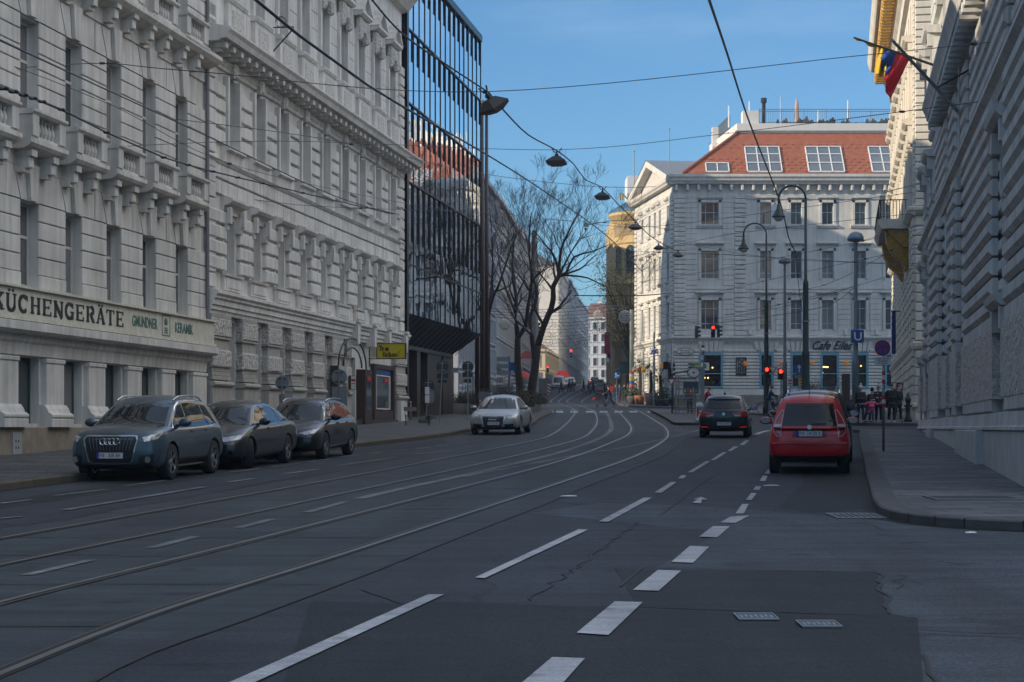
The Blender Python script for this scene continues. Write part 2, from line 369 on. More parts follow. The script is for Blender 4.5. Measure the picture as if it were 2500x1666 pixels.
# joints across the slabs
def at_y(k,Y):
 pts=RW[k]
 for i in range(len(pts)-1):
  a,b=pts[i],pts[i+1]
  if a.y<=Y<=b.y:t=(Y-a.y)/(b.y-a.y);return a.lerp(b,t)
rj=random.Random(3);Yj=14.2
while Yj<150:
 for (k1,k2,ex) in (('A','B',0.0),('C','D',0.25)):
  if rj.random()<0.22:continue
  a,b=at_y(k1,Yj),at_y(k2,Yj)
  if not a or not b:continue
  j=rj.uniform(-.3,.3);u=(b-a).normalized()
  s0,s1=rj.choice([0.75,0.0,0.75]),rj.choice([0.75,0.05,0.05])
  wj=rj.uniform(0.018,0.045)*(1+Yj/120)
  a=a-u*s0;b=b+u*s1
  ribbon(sm_,[(a.x,a.y+j,0),(b.x,b.y+j-0.02,0)],wj,0.0095,sm=False)
 Yj+=rj.uniform(2.2,3.6)
sm_.build('bed_joints',M_seam)['kind']='structure'
# worn dark patches of asphalt
def patch(pts,mt,dz=0.004):return sheet('asphalt_patch',gpoly(pts),dz,mt)
patch([(640,1830),(760,1468),(985,1475),(1105,1470),(1640,1490),(2240,1508),(2270,1830)],M_road2,0.003)
patch([(1500,1388),(1580,1392),(2140,1397),(2152,1440),(2172,1506),(1560,1484)],M_road2,0.0035)
patch([(1290,1254),(1470,1228),(1700,1236),(2050,1262),(2110,1268),(2560,1302),(3200,1345),(3200,1900),(2270,1900),(2240,1512),(2172,1500),(2140,1397),(1600,1388),(1760,1300)],M_road3,0.0025)
patch([(1950,1120),(2070,1090),(2130,1240),(1990,1252),(1900,1240),(1960,1180)],M_road2,0.003)
patch([(-600,1335),(-100,1258),(470,1172),(900,1108),(1100,1082),(1080,1074),(850,1100),(450,1160),(60,1215),(-600,1315)],M_road2,0.003)
cr=MB();rc=random.Random(11)
def crack(pts,wd=0.018,amp=0.05):
 w_=[G(*p) for p in pts];out=[]
 for i in range(len(w_)-1):
  n=max(2,int((w_[i+1]-w_[i]).length/0.25))
  for k in range(n):
   q=w_[i].lerp(w_[i+1],k/n);out.append((q.x+rc.uniform(-amp,amp),q.y+rc.uniform(-amp,amp)))
 out.append(w_[-1].to_2d());ribbon(cr,out,wd,0.010,sm=False)
crack([(2144,1400),(2165,1470),(2170,1500)],0.035);crack([(1516,1434),(1570,1385)],0.03,0.01);crack([(1286,1468),(1340,1430),(1420,1380),(1500,1320),(1560,1275)],0.02)
crack([(2240,1540),(2330,1545),(2500,1548)],0.02);crack([(2250,1550),(2400,1556),(2560,1560)],0.02)
crack([(2120,1373),(2105,1395)],0.015,0.03);crack([(2150,1402),(2200,1405),(2215,1412),(2180,1420),(2207,1430),(2190,1440)],0.012,0.01)
crack([(1620,1255),(1700,1190),(1760,1150)],0.02,0.02);crack([(1640,1165),(1700,1125),(1745,1098)],0.02,0.03)
crack([(1600,1334),(2050,1346)],0.014,0.02);crack([(1330,1222),(1380,1228),(1440,1235)],0.03,0.04)
crack([(0,1280),(60,1284),(160,1270),(270,1250)],0.03,0.05);crack([(110,1249),(270,1250)],0.02);crack([(880,1440),(985,1476)],0.02,0.02)
crack([(560,1195),(700,1168),(900,1140)],0.05,0.15);crack([(640,1180),(900,1150),(1000,1130)],0.04,0.2);crack([(1440,1130),(1500,1140),(1560,1130),(1620,1120)],0.03,0.15)
crack([(1690,1255),(1700,1248),(1830,1252),(2040,1262)],0.02,0.01);crack([(2260,1600),(2290,1700)],0.03,0.03)
crack([(1985,1268),(2130,1284),(2160,1297)],0.015,0.01);crack([(1830,1282),(1834,1275),(2120,1292)],0.015,0.01)
cr.build('road_cracks',M_seam)['kind']='structure'
# rails
M_railtop=mat('rail_head_steel',(0.24,0.235,0.23),0.36,metal=0.8,noise=0.35,nscale=2)
M_raillip=mat('rail_rust',(0.085,0.062,0.048),0.55,metal=0.4,noise=0.3,nscale=5)
for tr,ks in (('near','AB'),('far','CD')):
 g1,g2,g3=MB(),MB(),MB()
 for k in ks:
  s=1 if k in 'AC' else-1      # groove on the inner side
  ribbon(g1,RW[k],0.065,0.016,off=0);ribbon(g2,RW[k],0.05,0.0115,off=0.0575*s)
  ribbon(g3,RW[k],0.03,0.0145,off=0.0975*s);ribbon(g2,RW[k],0.035,0.0115,off=-0.05*s)
 t=thing('tram_track','pair of steel rails %s'%('nearer the dashed lane line, sweeping right then left' if tr=='near' else 'on the side of the parked cars, farther track'),'tram track',(RW[ks[0]][4].x,RW[ks[0]][4].y,gz(RW[ks[0]][4].y)),0,'tram tracks in the street')
 for nm,g,m_ in (('rail_head',g1,M_railtop),('rail_groove',g2,M_seam),('rail_lip',g3,M_raillip)):
  ob=g.build(nm,m_,t);ob.matrix_parent_inverse=Matrix.Translation(-t.location)
# painted markings
pm=MB();pw=MB()
def mark(pts,mb=pm,dz=0.013):
 q=[G(*p) for p in pts];mb.add([(p.x,p.y,gz(p.y)+dz) for p in q],[tuple(range(len(q)))])
for q in ([(1348,1609),(1428,1612),(1330,1722),(1215,1722)],[(1501,1472),(1569,1474),(1485,1555),(1408,1549)],[(1606,1395),(1663,1396.6),(1608,1446),(1545,1444)],
 [(1684.5,1335.6),(1731.6,1337.5),(1692,1377.6),(1639,1375)],[(1741,1287),(1782,1287.7),(1751,1314.8),(1707,1313)],[(1783,1264),(1830,1261),(1796,1279),(1759,1278)],
 [(1811.6,1232.8),(1828,1233),(1816,1256),(1796,1256)],[(1834,1205.8),(1847,1206.5),(1835,1223),(1821,1222.8)],[(1845,1189),(1858.5,1189.7),(1854,1198),(1839,1197.8)],
 [(1863,1163),(1874,1163.6),(1868,1176),(1854.7,1176)],[(1874,1147.8),(1884,1148),(1877.5,1159),(1867,1158)],
 [(400,1742),(1046,1454.6),(1085,1454.6),(470,1742)],[(1412.8,1294.7),(1436,1295.7),(1183.6,1414.8),(1159.4,1413.5)],[(1571.7,1217),(1592,1217),(1485,1276.5),(1462,1275.6)],
 [(1638,1179),(1651.7,1179),(1614,1205.7),(1598,1204)],[(1664,1162),(1676.5,1162.7),(1668.7,1170),(1655,1169.8)],[(1723,1128),(1734,1128),(1691,1155),(1679,1154.7)],
 [(1764,1105.8),(1775,1105.8),(1745,1125),(1734.6,1125)],[(1791.5,1091),(1804.5,1091.5),(1785,1102.7),(1776,1102.7)],[(1819.4,1076.6),(1829.5,1077),(1816,1087.7),(1805,1087.7)],
 [(1690,1230),(1711,1231),(1714,1222),(1703,1221.5)],[(1692,1221.5),(1728,1222),(1712,1215.5)]):
 mark(q)
for q in ([(208,1370),(236,1370),(81,1406.5),(50,1406.5)],[(463,1312.6),(488.4,1313),(384,1340),(354.6,1340)],[(654,1269.7),(674.5,1270),(594.6,1291),(569,1290.5)],[(832.5,1227),(849.5,1227.6),(760,1254),(735,1253)]):
 mark(q,pw)
def gl(pts,wdt,mb=pw,sm=True):ribbon(mb,[G(*p) for p in pts],wdt,0.0125,sm=sm)
gl([(877,1219.3),(993,1192),(1129,1163),(1300,1123),(1385,1100),(1449,1077.7),(1482,1060.7),(1493,1043.7),(1488,1022.5),(1481,1007.6)],0.20,pw)
gl([(1129,1166),(1300,1133),(1438,1107.5),(1512.5,1095.8),(1576,1083),(1638,1068),(1722,1047.6)],0.13)
for a,b in (((157,1247),(501,1190)),((559.5,1178.5),(617,1170)),((697,1158),(780.5,1147)),((821,1139),(969,1118)),((1003,1112),(1107,1099.6)),((1120,1093.5),(1160,1090))):
 gl([a,b],0.15,sm=False)
for a,b in (((0,1231),(76,1222)),((132,1212),(257,1197)),((303,1188.6),(403,1174.6)),((561,1154.7),(637,1145.5)),((663,1141.8),(731,1133)),((753,1129),(809,1121.7)),((830,1117),(879,1111)),
             ((901,1108),(944,1104)),((962,1102),(996,1099)),((1017,1097),(1052,1093)),((1066,1090),(1096,1087)),((1112,1084),(1139,1080.6)),((1151,1079),(1178,1075)),((0,1268),(51,1263)),((-60,1279),(-20,1274))):
 gl([a,b],0.13,sm=False)
gl([(1845,1062),(1860,1056),(1878,1052)],0.2,pm);gl([(1893,1050),(1900,1048)],0.2,pm,False);gl([(1820,1020),(1850,1025)],0.12,sm=False);gl([(1855,1028),(1900,1036)],0.12,sm=False)
for i,yy in enumerate((1048,1051.5,1055.5,1060,1065,1070.5,1076,1082,1089,1096,1101)):# hatched area between the lines
 xl=1494-(max(0,yy-1052)**1.35)*1.05;xr=1722-(yy-1047.6)*4.25
 if xr>xl+25:
  for (xa,xb) in ((xl+6,min(xr,1530+(1055-yy)*.5)),(1560-(yy-1050)*.6,xr)):
   if xb>xa+12:gl([(xa,yy),(xb,yy-0.5)],0.5*0.35,sm=False)
for xa,xb in ((1357,1375),(1392,1411),(1430,1453),(1464,1483),(1500,1520),(1537,1556),(1581,1589),(1342,1352)):
 mark([(xa,1004.3),(xb,1004.3),(xb,1008),(xa,1008)],pm)
 if xb<1460:mark([(xa,1000.2),(xb,1000.2),(xb,1001.8),(xa,1001.8)],pw)
for yy in (1012,1018,1024,1031,1037,1044):
 gl([(1400 if yy>1020 else 1412,yy),(1440,yy-0.5)],0.16,sm=False)
pm.build('lane_markings',M_paint)['kind']='structure';pw.build('worn_lane_markings',M_paint2)['kind']='structure'
# pavements: polygon with a granite kerb
KH=0.13
M_gutter=asphalt('gutter_dirt',(0.016,0.015,0.013),(0.010,0.010,0.009),agg=0.6)
def kerbline(pts,wdt=0.32,side=1,mt=None,name='kerb',h=KH+0.004):
 P2=catmull([Vector((p[0],p[1],0)) for p in pts],0.9);a,b=[],[]
 for i,p in enumerate(P2):
  d=(P2[min(i+1,len(P2)-1)]-P2[max(i-1,0)]).normalized();n=Vector((-d.y,d.x,0))*side
  a.append(p);b.append(p+n*wdt)
 mb=MB();n=len(P2)
 v=[(p.x,p.y,gz(p.y)-0.02) for p in a]+[(p.x,p.y,gz(p.y)+h-0.02) for p in a]+[(p.x+(q.x-p.x)*.08,p.y+(q.y-p.y)*.08,gz(p.y)+h) for p,q in zip(a,b)]+[(p.x,p.y,gz(p.y)+h) for p in b]
 jt=MB();k=2
 while k<n-2:
  i=k;d=(P2[i+1]-P2[i]).normalized()*.012;p,q=a[i],b[i]
  for z0_,e0,e1 in ((h+.0015,p,q),):jt.quad((e0.x-d.x,e0.y-d.y,gz(e0.y)+z0_),(e1.x-d.x,e1.y-d.y,gz(e1.y)+z0_),(e1.x+d.x,e1.y+d.y,gz(e1.y)+z0_),(e0.x+d.x,e0.y+d.y,gz(e0.y)+z0_))
  o_=(p-q).normalized()*.002;jt.quad((p.x-d.x+o_.x,p.y-d.y+o_.y,gz(p.y)),(p.x+d.x+o_.x,p.y+d.y+o_.y,gz(p.y)),(p.x+d.x+o_.x,p.y+d.y+o_.y,gz(p.y)+h),(p.x-d.x+o_.x,p.y-d.y+o_.y,gz(p.y)+h));k+=1
 if jt.v:jt.build('kerb_joints',M_seam)['kind']='structure'
 gt=MB();gt.add([(x.x,x.y,gz(x.y)+.006) for x in a]+[(x.x-(y.x-x.x)/wdt*.16,x.y-(y.y-x.y)/wdt*.16,gz(x.y)+.006) for x,y in zip(a,b)],[(i,i+1,n+i+1,n+i) for i in range(n-1)])
 gt.build('gutter',M_gutter)['kind']='structure'
 f=[]
 for r in range(3):f+=[(r*n+i,r*n+i+1,(r+1)*n+i+1,(r+1)*n+i) for i in range(n-1)]
 mb.add(v,f);ob=mb.build(name,mt or M_kerb);ob['kind']='structure';return P2
KL=[(-24,-60),(-15.3,-5),(-12.9,8),(-8.95,32.6),(-7.35,41),(-4.76,55.3),(-2.55,67),(-1.75,74.5),(-0.9,79),(0.55,81.5),(0.9,86),(1.6,104),(2.75,128),(2.2,131.5),(0.5,132.5),(-20,133)]
kp=kerbline(KL,side=1,mt=M_kerbY)
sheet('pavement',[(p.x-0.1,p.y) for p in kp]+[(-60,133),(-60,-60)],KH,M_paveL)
KR=[(3.2*8,-20),(2.6*8,4),(13.5,19.8),(9.5,21.8),(6.41,23.6),(5.5,24.5),(5.16,25.7),(5.37,27.9),(6.35,33.5),(7.67,41),(12.9,70),(13.6,72.5),(15,73.8),(40,70)]
kp=kerbline(KR,side=-1,wdt=0.34)
sheet('pavement',[(p.x+0.1,p.y-.02) for p in kp]+[(70,70),(70,-20)],KH,M_pave)
KP=[(60,80),(19.5,86.2),(16.6,87),(15.7,89),(15.5,96),(15.3,112),(14.6,135),(13.6,152),(12.4,157),(9.9,166),(9.9,180),(11.0,215),(16,330),(17,345)]
kp=kerbline(KP,side=-1)
sheet('pavement',[(p.x+0.1,p.y) for p in kp]+[(80,345),(80,80)],KH,M_pave)
KF=[(-40,168),(-3.2,171),(-2.0,174),(-1.2,190),(0.5,230),(4.6,345)]
kp=kerbline(KF,side=1)
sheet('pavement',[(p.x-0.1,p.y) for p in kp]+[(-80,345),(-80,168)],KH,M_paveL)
KI=[(8.95,87.1),(7.75,87.3),(7.6,89),(8.1,98),(9.0,116),(10.0,137),(10.6,138),(11.2,137),(11.6,125),(11.0,105),(10.2,90),(9.6,87.4),(8.95,87.1)]
kp=kerbline(KI,side=-1,wdt=0.25)
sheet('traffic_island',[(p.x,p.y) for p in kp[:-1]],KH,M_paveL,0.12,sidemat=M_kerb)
# drains, hatches, litter
def grate(px0,py0,px1,py1,n,label,lift=0.0,rings=False):
 a,b=G(px0,py0,lift),G(px1,py1,lift);r=thing('drain_cover',label,'drain cover',((a.x+b.x)/2,(a.y+b.y)/2,gz((a.y+b.y)/2)+lift+0.006))
 mb=MB();hx,hy=abs(b.x-a.x)/2,abs(b.y-a.y)/2
 for q in ((-hx,hx,-hy,-hy*.86),(-hx,hx,hy*.86,hy),(-hx,-hx*.96,-hy*.86,hy*.86),(hx*.96,hx,-hy*.86,hy*.86)):mb.box(q[0],q[1],q[2],q[3],0,0.014)
 for i in range(n):x=-hx*.96+1.92*hx*(i+.5)/n;mb.box(x-.22*hx/n,x+.22*hx/n,-hy*.86,hy*.86,0,0.012)
 mb.build('frame',M_steel,r,rot=(R(1.27),0,0));m2=MB();m2.box(-hx,hx,-hy,hy,-0.003,0.003);m2.build('opening',M_dark,r,rot=(R(1.27),0,0))
grate(2042,1267,2135,1256,8,'slotted steel gully grate in the road beside the rounded kerb corner')
grate(2285,1222,2455,1213,44,'long slotted drain grate set in the stone setts pavement',KH)
for (x0,y0,x1,y1,lb) in ((1804,1517,1886,1502,'rectangular steel hatch cover in dark asphalt, the farther and left of two'),(1959,1535,2037,1520,'rectangular steel hatch cover in dark asphalt, the nearer and right of two')):
 a,b=G(x0,y0),G(x1,y1);hx,hy=(b.x-a.x)/2,(b.y-a.y)/2
 r=thing('hatch_cover',lb,'hatch cover',((a.x+b.x)/2,(a.y+b.y)/2,gz((a.y+b.y)/2)+0.008),0,'steel hatch covers in the road')
 m1=MB()
 for q in ((-hx,hx,-hy,-hy*.8),(-hx,hx,hy*.8,hy),(-hx,-hx*.94,-hy*.8,hy*.8),(hx*.94,hx,-hy*.8,hy*.8)):m1.box(q[0],q[1],q[2],q[3],0,0.012)
 m1.build('frame',M_steel,r,rot=(R(1.27),0,0));m2=MB();m2.box(-hx*.93,hx*.93,-hy*.78,hy*.78,0,0.006)
 m2.build('lid',mat('hatch_lid',(0.12,0.125,0.13),0.5,metal=0.5,noise=0.6,nscale=25),r,rot=(R(1.27),0,0))
 m3=MB()
 for k in range(7):m3.box(-hx*.8+k*hx*.25,-hx*.8+k*hx*.25+hx*.12,-hy*.5+(k%2)*hy*.2,hy*.3+(k%2)*hy*.2,0.006,0.010)
 m3.build('raised_pattern',M_steel,r,rot=(R(1.27),0,0))
# ================================================================== facade tools
class Fac:
 def __init__(s,root,sgn,z0,o=(0,0),ang=0.0):s.root,s.sgn,s.z0,s.o,s.ang=root,sgn,z0,o,ang;s.c,s.s=math.cos(ang),math.sin(ang)
 def p(s,u,v,z):
  y=s.sgn*v;return (s.o[0]+u*s.c-y*s.s,s.o[1]+u*s.s+y*s.c,z-s.z0)
class FM(MB):
 def __init__(s,F):MB.__init__(s);s.F=F
 def fbox(s,u0,u1,v0,v1,z0,z1,ch=0.0,chu=None):
  F=s.F;c=ch;cu=ch if chu is None else chu
  vs=[F.p(u0,v0,z0),F.p(u1,v0,z0),F.p(u1,v0,z1),F.p(u0,v0,z1),F.p(u0,v1-c,z0),F.p(u1,v1-c,z0),F.p(u1,v1-c,z1),F.p(u0,v1-c,z1)]
  if not ch:
   s.add(vs,[(0,1,2,3),(4,5,6,7),(0,1,5,4),(1,2,6,5),(2,3,7,6),(3,0,4,7)]);return
  vs+=[F.p(u0+cu,v1,z0+c),F.p(u1-cu,v1,z0+c),F.p(u1-cu,v1,z1-c),F.p(u0+cu,v1,z1-c)]
  s.add(vs,[(0,1,5,4),(1,2,6,5),(2,3,7,6),(3,0,4,7),(4,5,9,8),(5,6,10,9),(6,7,11,10),(7,4,8,11),(8,9,10,11)])
 def fprism(s,pts,v0,v1):
  n=len(pts);F=s.F
  s.add([F.p(u,v0,z) for u,z in pts]+[F.p(u,v1,z) for u,z in pts],
              [tuple(range(n)),tuple(range(2*n-1,n-1,-1))]+[(i,(i+1)%n,n+(i+1)%n,n+i) for i in range(n)])
 def mould(s,u0,u1,prof):
  """profile of (v, z) run along u, ends closed"""
  n=len(prof);F=s.F
  s.add([F.p(u0,v,z) for v,z in prof]+[F.p(u1,v,z) for v,z in prof],
              [(i,i+1,n+i+1,n+i) for i in range(n-1)]+[tuple(range(n)),tuple(range(2*n-1,n-1,-1))])
 def courses(s,u0,u1,z0,z1,h,v0,proj,gap=0.02,ch=0.02,ublk=0,off=0.0):
  n=max(1,round((z1-z0)/h));hh=(z1-z0)/n
  for i in range(n):
   a,b=z0+i*hh+gap/2,z0+(i+1)*hh-gap/2
   if ublk:
    m=max(1,round((u1-u0)/ublk));ww=(u1-u0)/m
    for k in range(m):s.fbox(u0+k*ww+.008,u0+(k+1)*ww-.008,v0,v0+proj,a,b,ch)
   else:s.fbox(u0,u1,v0,v0+proj,a,b,ch)
 def wall(s,u0,u1,z0,z1,ops,v=0.0,rev=0.3):
  us=sorted(set([u0,u1]+[x for o in ops for x in o[:2] if u0<x<u1]))
  zs=sorted(set([z0,z1]+[x for o in ops for x in o[2:] if z0<x<z1]));F=s.F
  for i in range(len(us)-1):
   for j in range(len(zs)-1):
    cu,cz=(us[i]+us[i+1])/2,(zs[j]+zs[j+1])/2
    if any(o[0]<cu<o[1] and o[2]<cz<o[3] for o in ops):continue
    s.quad(F.p(us[i],v,zs[j]),F.p(us[i+1],v,zs[j]),F.p(us[i+1],v,zs[j+1]),F.p(us[i],v,zs[j+1]))
  for (a,b,c,d) in ops:
   w=v-rev
   s.quad(F.p(a,v,c),F.p(a,w,c),F.p(a,w,d),F.p(a,v,d));s.quad(F.p(b,v,c),F.p(b,w,c),F.p(b,w,d),F.p(b,v,d))
   s.quad(F.p(a,v,c),F.p(b,v,c),F.p(b,w,c),F.p(a,w,c));s.quad(F.p(a,v,d),F.p(b,v,d),F.p(b,w,d),F.p(a,w,d))
 def done(s,name,m):return s.build(name,m,s.F.root)
WP={}
def win_proto(key,w,h,bars_u=(0.5,),bars_z=(0.65,),ft=0.07,bt=0.045,fm=None,pm_=None,zrange=None):
 mb=MB();hw=w/2
 mb.box(-hw,-hw+ft,-.04,.04,0,h);mb.box(hw-ft,hw,-.04,.04,0,h);mb.box(-hw+ft,hw-ft,-.04,.04,0,ft);mb.box(-hw+ft,hw-ft,-.04,.04,h-ft,h)
 for b in bars_z:mb.box(-hw+ft,hw-ft,-.045,.045,b*h-bt,b*h+bt)
 for i,b in enumerate(bars_u):
  x=-hw+b*w;mb.box(x-bt,x+bt,-.042,.042,ft,h-ft)
 me=bpy.data.meshes.new('window');me.from_pydata(mb.v,[],mb.f);me.materials.append(fm or M_winframe)
 g=bpy.data.meshes.new('pane');g.from_pydata([(-hw+ft,0.02,ft),(hw-ft,0.02,ft),(hw-ft,0.02,h-ft),(-hw+ft,0.02,h-ft),(-hw+ft,-0.02,ft),(hw-ft,-0.02,ft),(hw-ft,-0.02,h-ft),(-hw+ft,-0.02,h-ft)],[],[(0,1,2,3),(4,5,6,7)])
 g.materials.append(pm_ or M_pane);WP[key]=(me,g)
def win(key,F,u,v,z,tilt=0):
 o=bpy.data.objects.new('window',WP[key][0]);C.objects.link(o);o.parent=F.root;o.location=F.p(u,v,z);o.rotation_euler.z=F.ang
 g=bpy.data.objects.new('pane',WP[key][1]);C.objects.link(g);g.parent=o
 return o
def inst(name,me,F,u,v,z,parent=None):
 o=bpy.data.objects.new(name,me);C.objects.link(o);o.parent=parent or F.root;o.location=F.p(u,v,z);o.rotation_euler.z=F.ang;return o
def proto_mesh(name,mb,mats):
 me=bpy.data.meshes.new(name);me.from_pydata(mb.v,[],mb.f)
 ms=mats if isinstance(mats,(list,tuple)) else [mats]
 for m in ms:me.materials.append(m)
 if len(ms)>1:me.polygons.foreach_set('material_index',mb.mi)
 return me
class F0:# local frame for prototypes
 def __init__(s,sgn):s.sgn=sgn;s.root=None;s.z0=0;s.ang=0
 def p(s,u,v,z):return (u,s.sgn*v,z)
# left street front: X = .1565 Y - 19.9 ; right: X = .174 Y + 3.7
LA,LB,LC=0.1565,-19.9,math.sqrt(1+0.1565**2)
RA,RB,RC=0.174,3.7,math.sqrt(1+0.174**2)
def left_fac(name,label,cat,Y0,zb):
 r=thing(name,label,cat,(LA*Y0+LB,Y0,zb),math.atan2(1,LA));F=Fac(r,-1,zb);F.U=lambda Y:(Y-Y0)*LC;return F
def right_fac(name,label,cat,Y0,zb):
 r=thing(name,label,cat,(RA*Y0+RB,Y0,zb),math.atan2(1,RA));F=Fac(r,1,zb);F.U=lambda Y:(Y-Y0)*RC;return F
# ================================================================== left, nearer building with the shop sign
F=left_fac('apartment_building','pale stucco building with balustraded balconies and a long shop sign, beside the parked SUV','building',38.0,gz(38))
U=F.U;UE=U(62.2)
ax=[U(y) for y in (39.4,42.3,45.2,48.1,51.0,53.95,56.85,59.8)]
rows=[(1.93,3.62,.72),(5.42,7.58,.58),(9.05,12.25,.58),(14.0,17.2,.58),(18.6,20.8,.55)]
ops=[(a-w_,a+w_,z0,z1) for a in ax for (z0,z1,w_) in rows]
W=FM(F);W.wall(0,UE,0.6,22.2,ops,0.0,0.32)
W.fbox(0,UE,-14,-0.33,22.1,22.2);W.quad(F.p(0,0,0.6),F.p(0,-14,0.6),F.p(0,-14,22.2),F.p(0,0,22.2));W.quad(F.p(UE,0,0.6),F.p(UE,-14,0.6),F.p(UE,-14,22.2),F.p(UE,0,22.2))
W.quad(F.p(0,-14,0.6),F.p(UE,-14,0.6),F.p(UE,-14,22.2),F.p(0,-14,22.2))
edges=[0]+[x for a in ax for x in (a-.58,a+.58)]+[UE]
for i in range(0,len(edges),2):
 e0,e1=edges[i],edges[i+1]
 if e1-e0<.1:continue
 W.courses(e0,e1,5.75,7.6,.43,0,.07,.028,.018,0);W.fbox(e0,e1,0,.09,5.36,5.75,.02)
 W.courses(e0,e1,9.03,12.3,.43,0,.07,.028,.018);W.courses(e0,e1,14.0,17.2,.43,0,.07,.028,.018);W.courses(e0,e1,18.4,21.0,.43,0,.05,.02,.015)
for a in ax:
 for zt in (7.6,12.3):
  t=zt+.82
  W.fprism([(a-.2,zt),(a+.2,zt),(a+.33,t+.1),(a-.33,t+.1)],0,.2)
  W.fprism([(a-.58,zt),(a-.22,zt),(a-.36,t),(a-1.0,t)],0,.09);W.fprism([(a+.22,zt),(a+.58,zt),(a+1.0,t),(a+.36,t)],0,.09)
  W.fprism([(a-1.46,zt+.02),(a-.61,zt+.02),(a-1.03,t),(a-1.46,t)],0,.075);W.fprism([(a+.61,zt+.02),(a+1.46,zt+.02),(a+1.46,t),(a+1.03,t)],0,.075)
W.fbox(0,UE,0,.06,8.44,8.8);W.fbox(0,UE,0,.06,13.2,13.9)
W.done('wall',M_stuccoA)
K=FM(F)
K.mould(0,UE,[(0,3.62),(.12,3.66),(.14,3.95),(.2,4.02),(.22,4.18),(.42,4.2),(.5,4.26),(.5,4.46),(.3,4.5),(0,4.5)])
K.mould(0,UE+.03,[(0,13.62),(.2,13.66),(.5,13.78),(.62,13.9),(.62,14.02),(0,14.1)]);K.mould(0,UE+.1,[(0,21.2),(.3,21.3),(.6,21.6),(.8,22.0),(.8,22.2),(0,22.25)])
K.mould(0,UE,[(0,18.2),(.15,18.25),(.22,18.4),(0,18.45)])
K.done('cornice',M_stuccoA)
B=FM(F);B.fbox(0,UE,0,.24,-0.5,1.84,.02);B.done('plinth',M_plinth)
pp=[0]+[x for a in ax for x in (a-.72,a+.72)]+[UE]
S=FM(F)
for i in range(0,len(pp),2):
 e0,e1=pp[i],pp[i+1]
 if e1-e0<.3:continue
 m0,m1=e0+.16,e1-.16
 S.fbox(m0,m1,0,.15,2.32,3.5,.015);S.fbox(m0-.03,m1+.03,0,.18,3.5,3.62,.02)
 S.mould(e0+.02,e1-.02,[(0,1.84),(.36,1.84),(.36,2.04),(.33,2.06),(.37,2.1),(.37,2.15),(.31,2.2),(.26,2.22),(.22,2.32),(.15,2.42),(0,2.42)])
S.pieces('pilaster',M_stuccoA,F.root)
win_proto('b1shop',1.44,1.69,(0.5,),(),.09,.02,mat('shop_frame_green',(0.010,0.045,0.028),0.35),M_pane)
win_proto('b1',1.16,3.2,(0.5,),(0.68,),.08,.04);win_proto('b1a',1.16,2.16,(0.5,),(0.6,),.08,.04)
for i,a in enumerate(ax):
 win('b1shop',F,a,-.27,1.93);win('b1a',F,a,-.26,5.42);win('b1',F,a,-.26,9.05);win('b1',F,a,-.26,14.0)
 o=win('b1a',F,a,-.26,18.62)
# balcony prototype: slab, two consoles, pedestals, rail; balusters below
f0=F0(-1);bk=FM(f0)
bk.mould(-1.2,1.2,[(0,-.02),(.42,.0),(.55,.06),(.62,.14),(.62,.25),(0,.25)])
for sx in (-1,1):
 a=sx*.7;bk.fbox(a-.17,a+.17,0,.5,-.16,0);bk.fbox(a-.14,a+.14,0,.42,-.45,-.16,.02);bk.fbox(a-.17,a+.17,0,.30,-.56,-.45)
 bk.fbox(sx*.86-.2,sx*.86+.2,.02,.56,.25,.9);bk.fbox(sx*.86-.2-.0,sx*.86+.2,.56,.6,.33,.86)
bk.mould(-1.1,1.1,[(.0,.86),(.6,.86),(.66,.93),(.66,.99),(0,1.0)]);bk.fbox(-.7,.7,.2,.56,.25,.34)
me_bal=proto_mesh('balcony',bk,M_stuccoA)
bb=MB()
for k in range(6):
 x=-.56+k*.225
 bb.lathe([(.05,.34),(.07,.37),(.045,.40),(.085,.52),(.075,.60),(.035,.72),(.06,.80),(.05,.86)],(x,-.42,0),8)
bb.smooth=True;me_bst=proto_mesh('balustrade',bb,M_stuccoA)
for a in ax:
 for z in (8.8,13.82):
  o=inst('balcony',me_bal,F,a,0,z);inst('balustrade',me_bst,F0(-1),0,0,0,o)
# long sign board with lettering
SB=FM(F);SB.fbox(U(38.2),UE+.02,.02,.34,4.58,5.3);SB.mould(U(38.1),UE+.06,[(.0,5.3),(.42,5.3),(.42,5.36),(0,5.4)]);SB.mould(U(38.1),UE+.06,[(0,4.5),(.40,4.5),(.40,4.58),(0,4.6)])
M_board=mat('sign_board_cream',(0.66,0.62,0.50),0.7,noise=0.35,nscale=4,stretch=(1.5,1.5,.5))
sb=SB.done('sign_board',M_board)
GL={'K':'v.18 d.18,.45,.9,1 d.35,.55,.9,0 s.18b s.18t s.86b s.86t','H':'v.18 v.82 h.5 s.18b s.18t s.82b s.82t','E':'v.18 H0 H1 m.5 s.18b s.18t e','N':'v.15 v.85 d.15,1,.85,0 s.15b s.15t s.85t',
      'T':'v.5 H1 s.5b e2','A':'d.1,0,.5,1 d.9,0,.5,1 m.33 s.12b s.88b','U':'c','C':'o','G':'g','R':'v.18 r s.18b s.18t'}
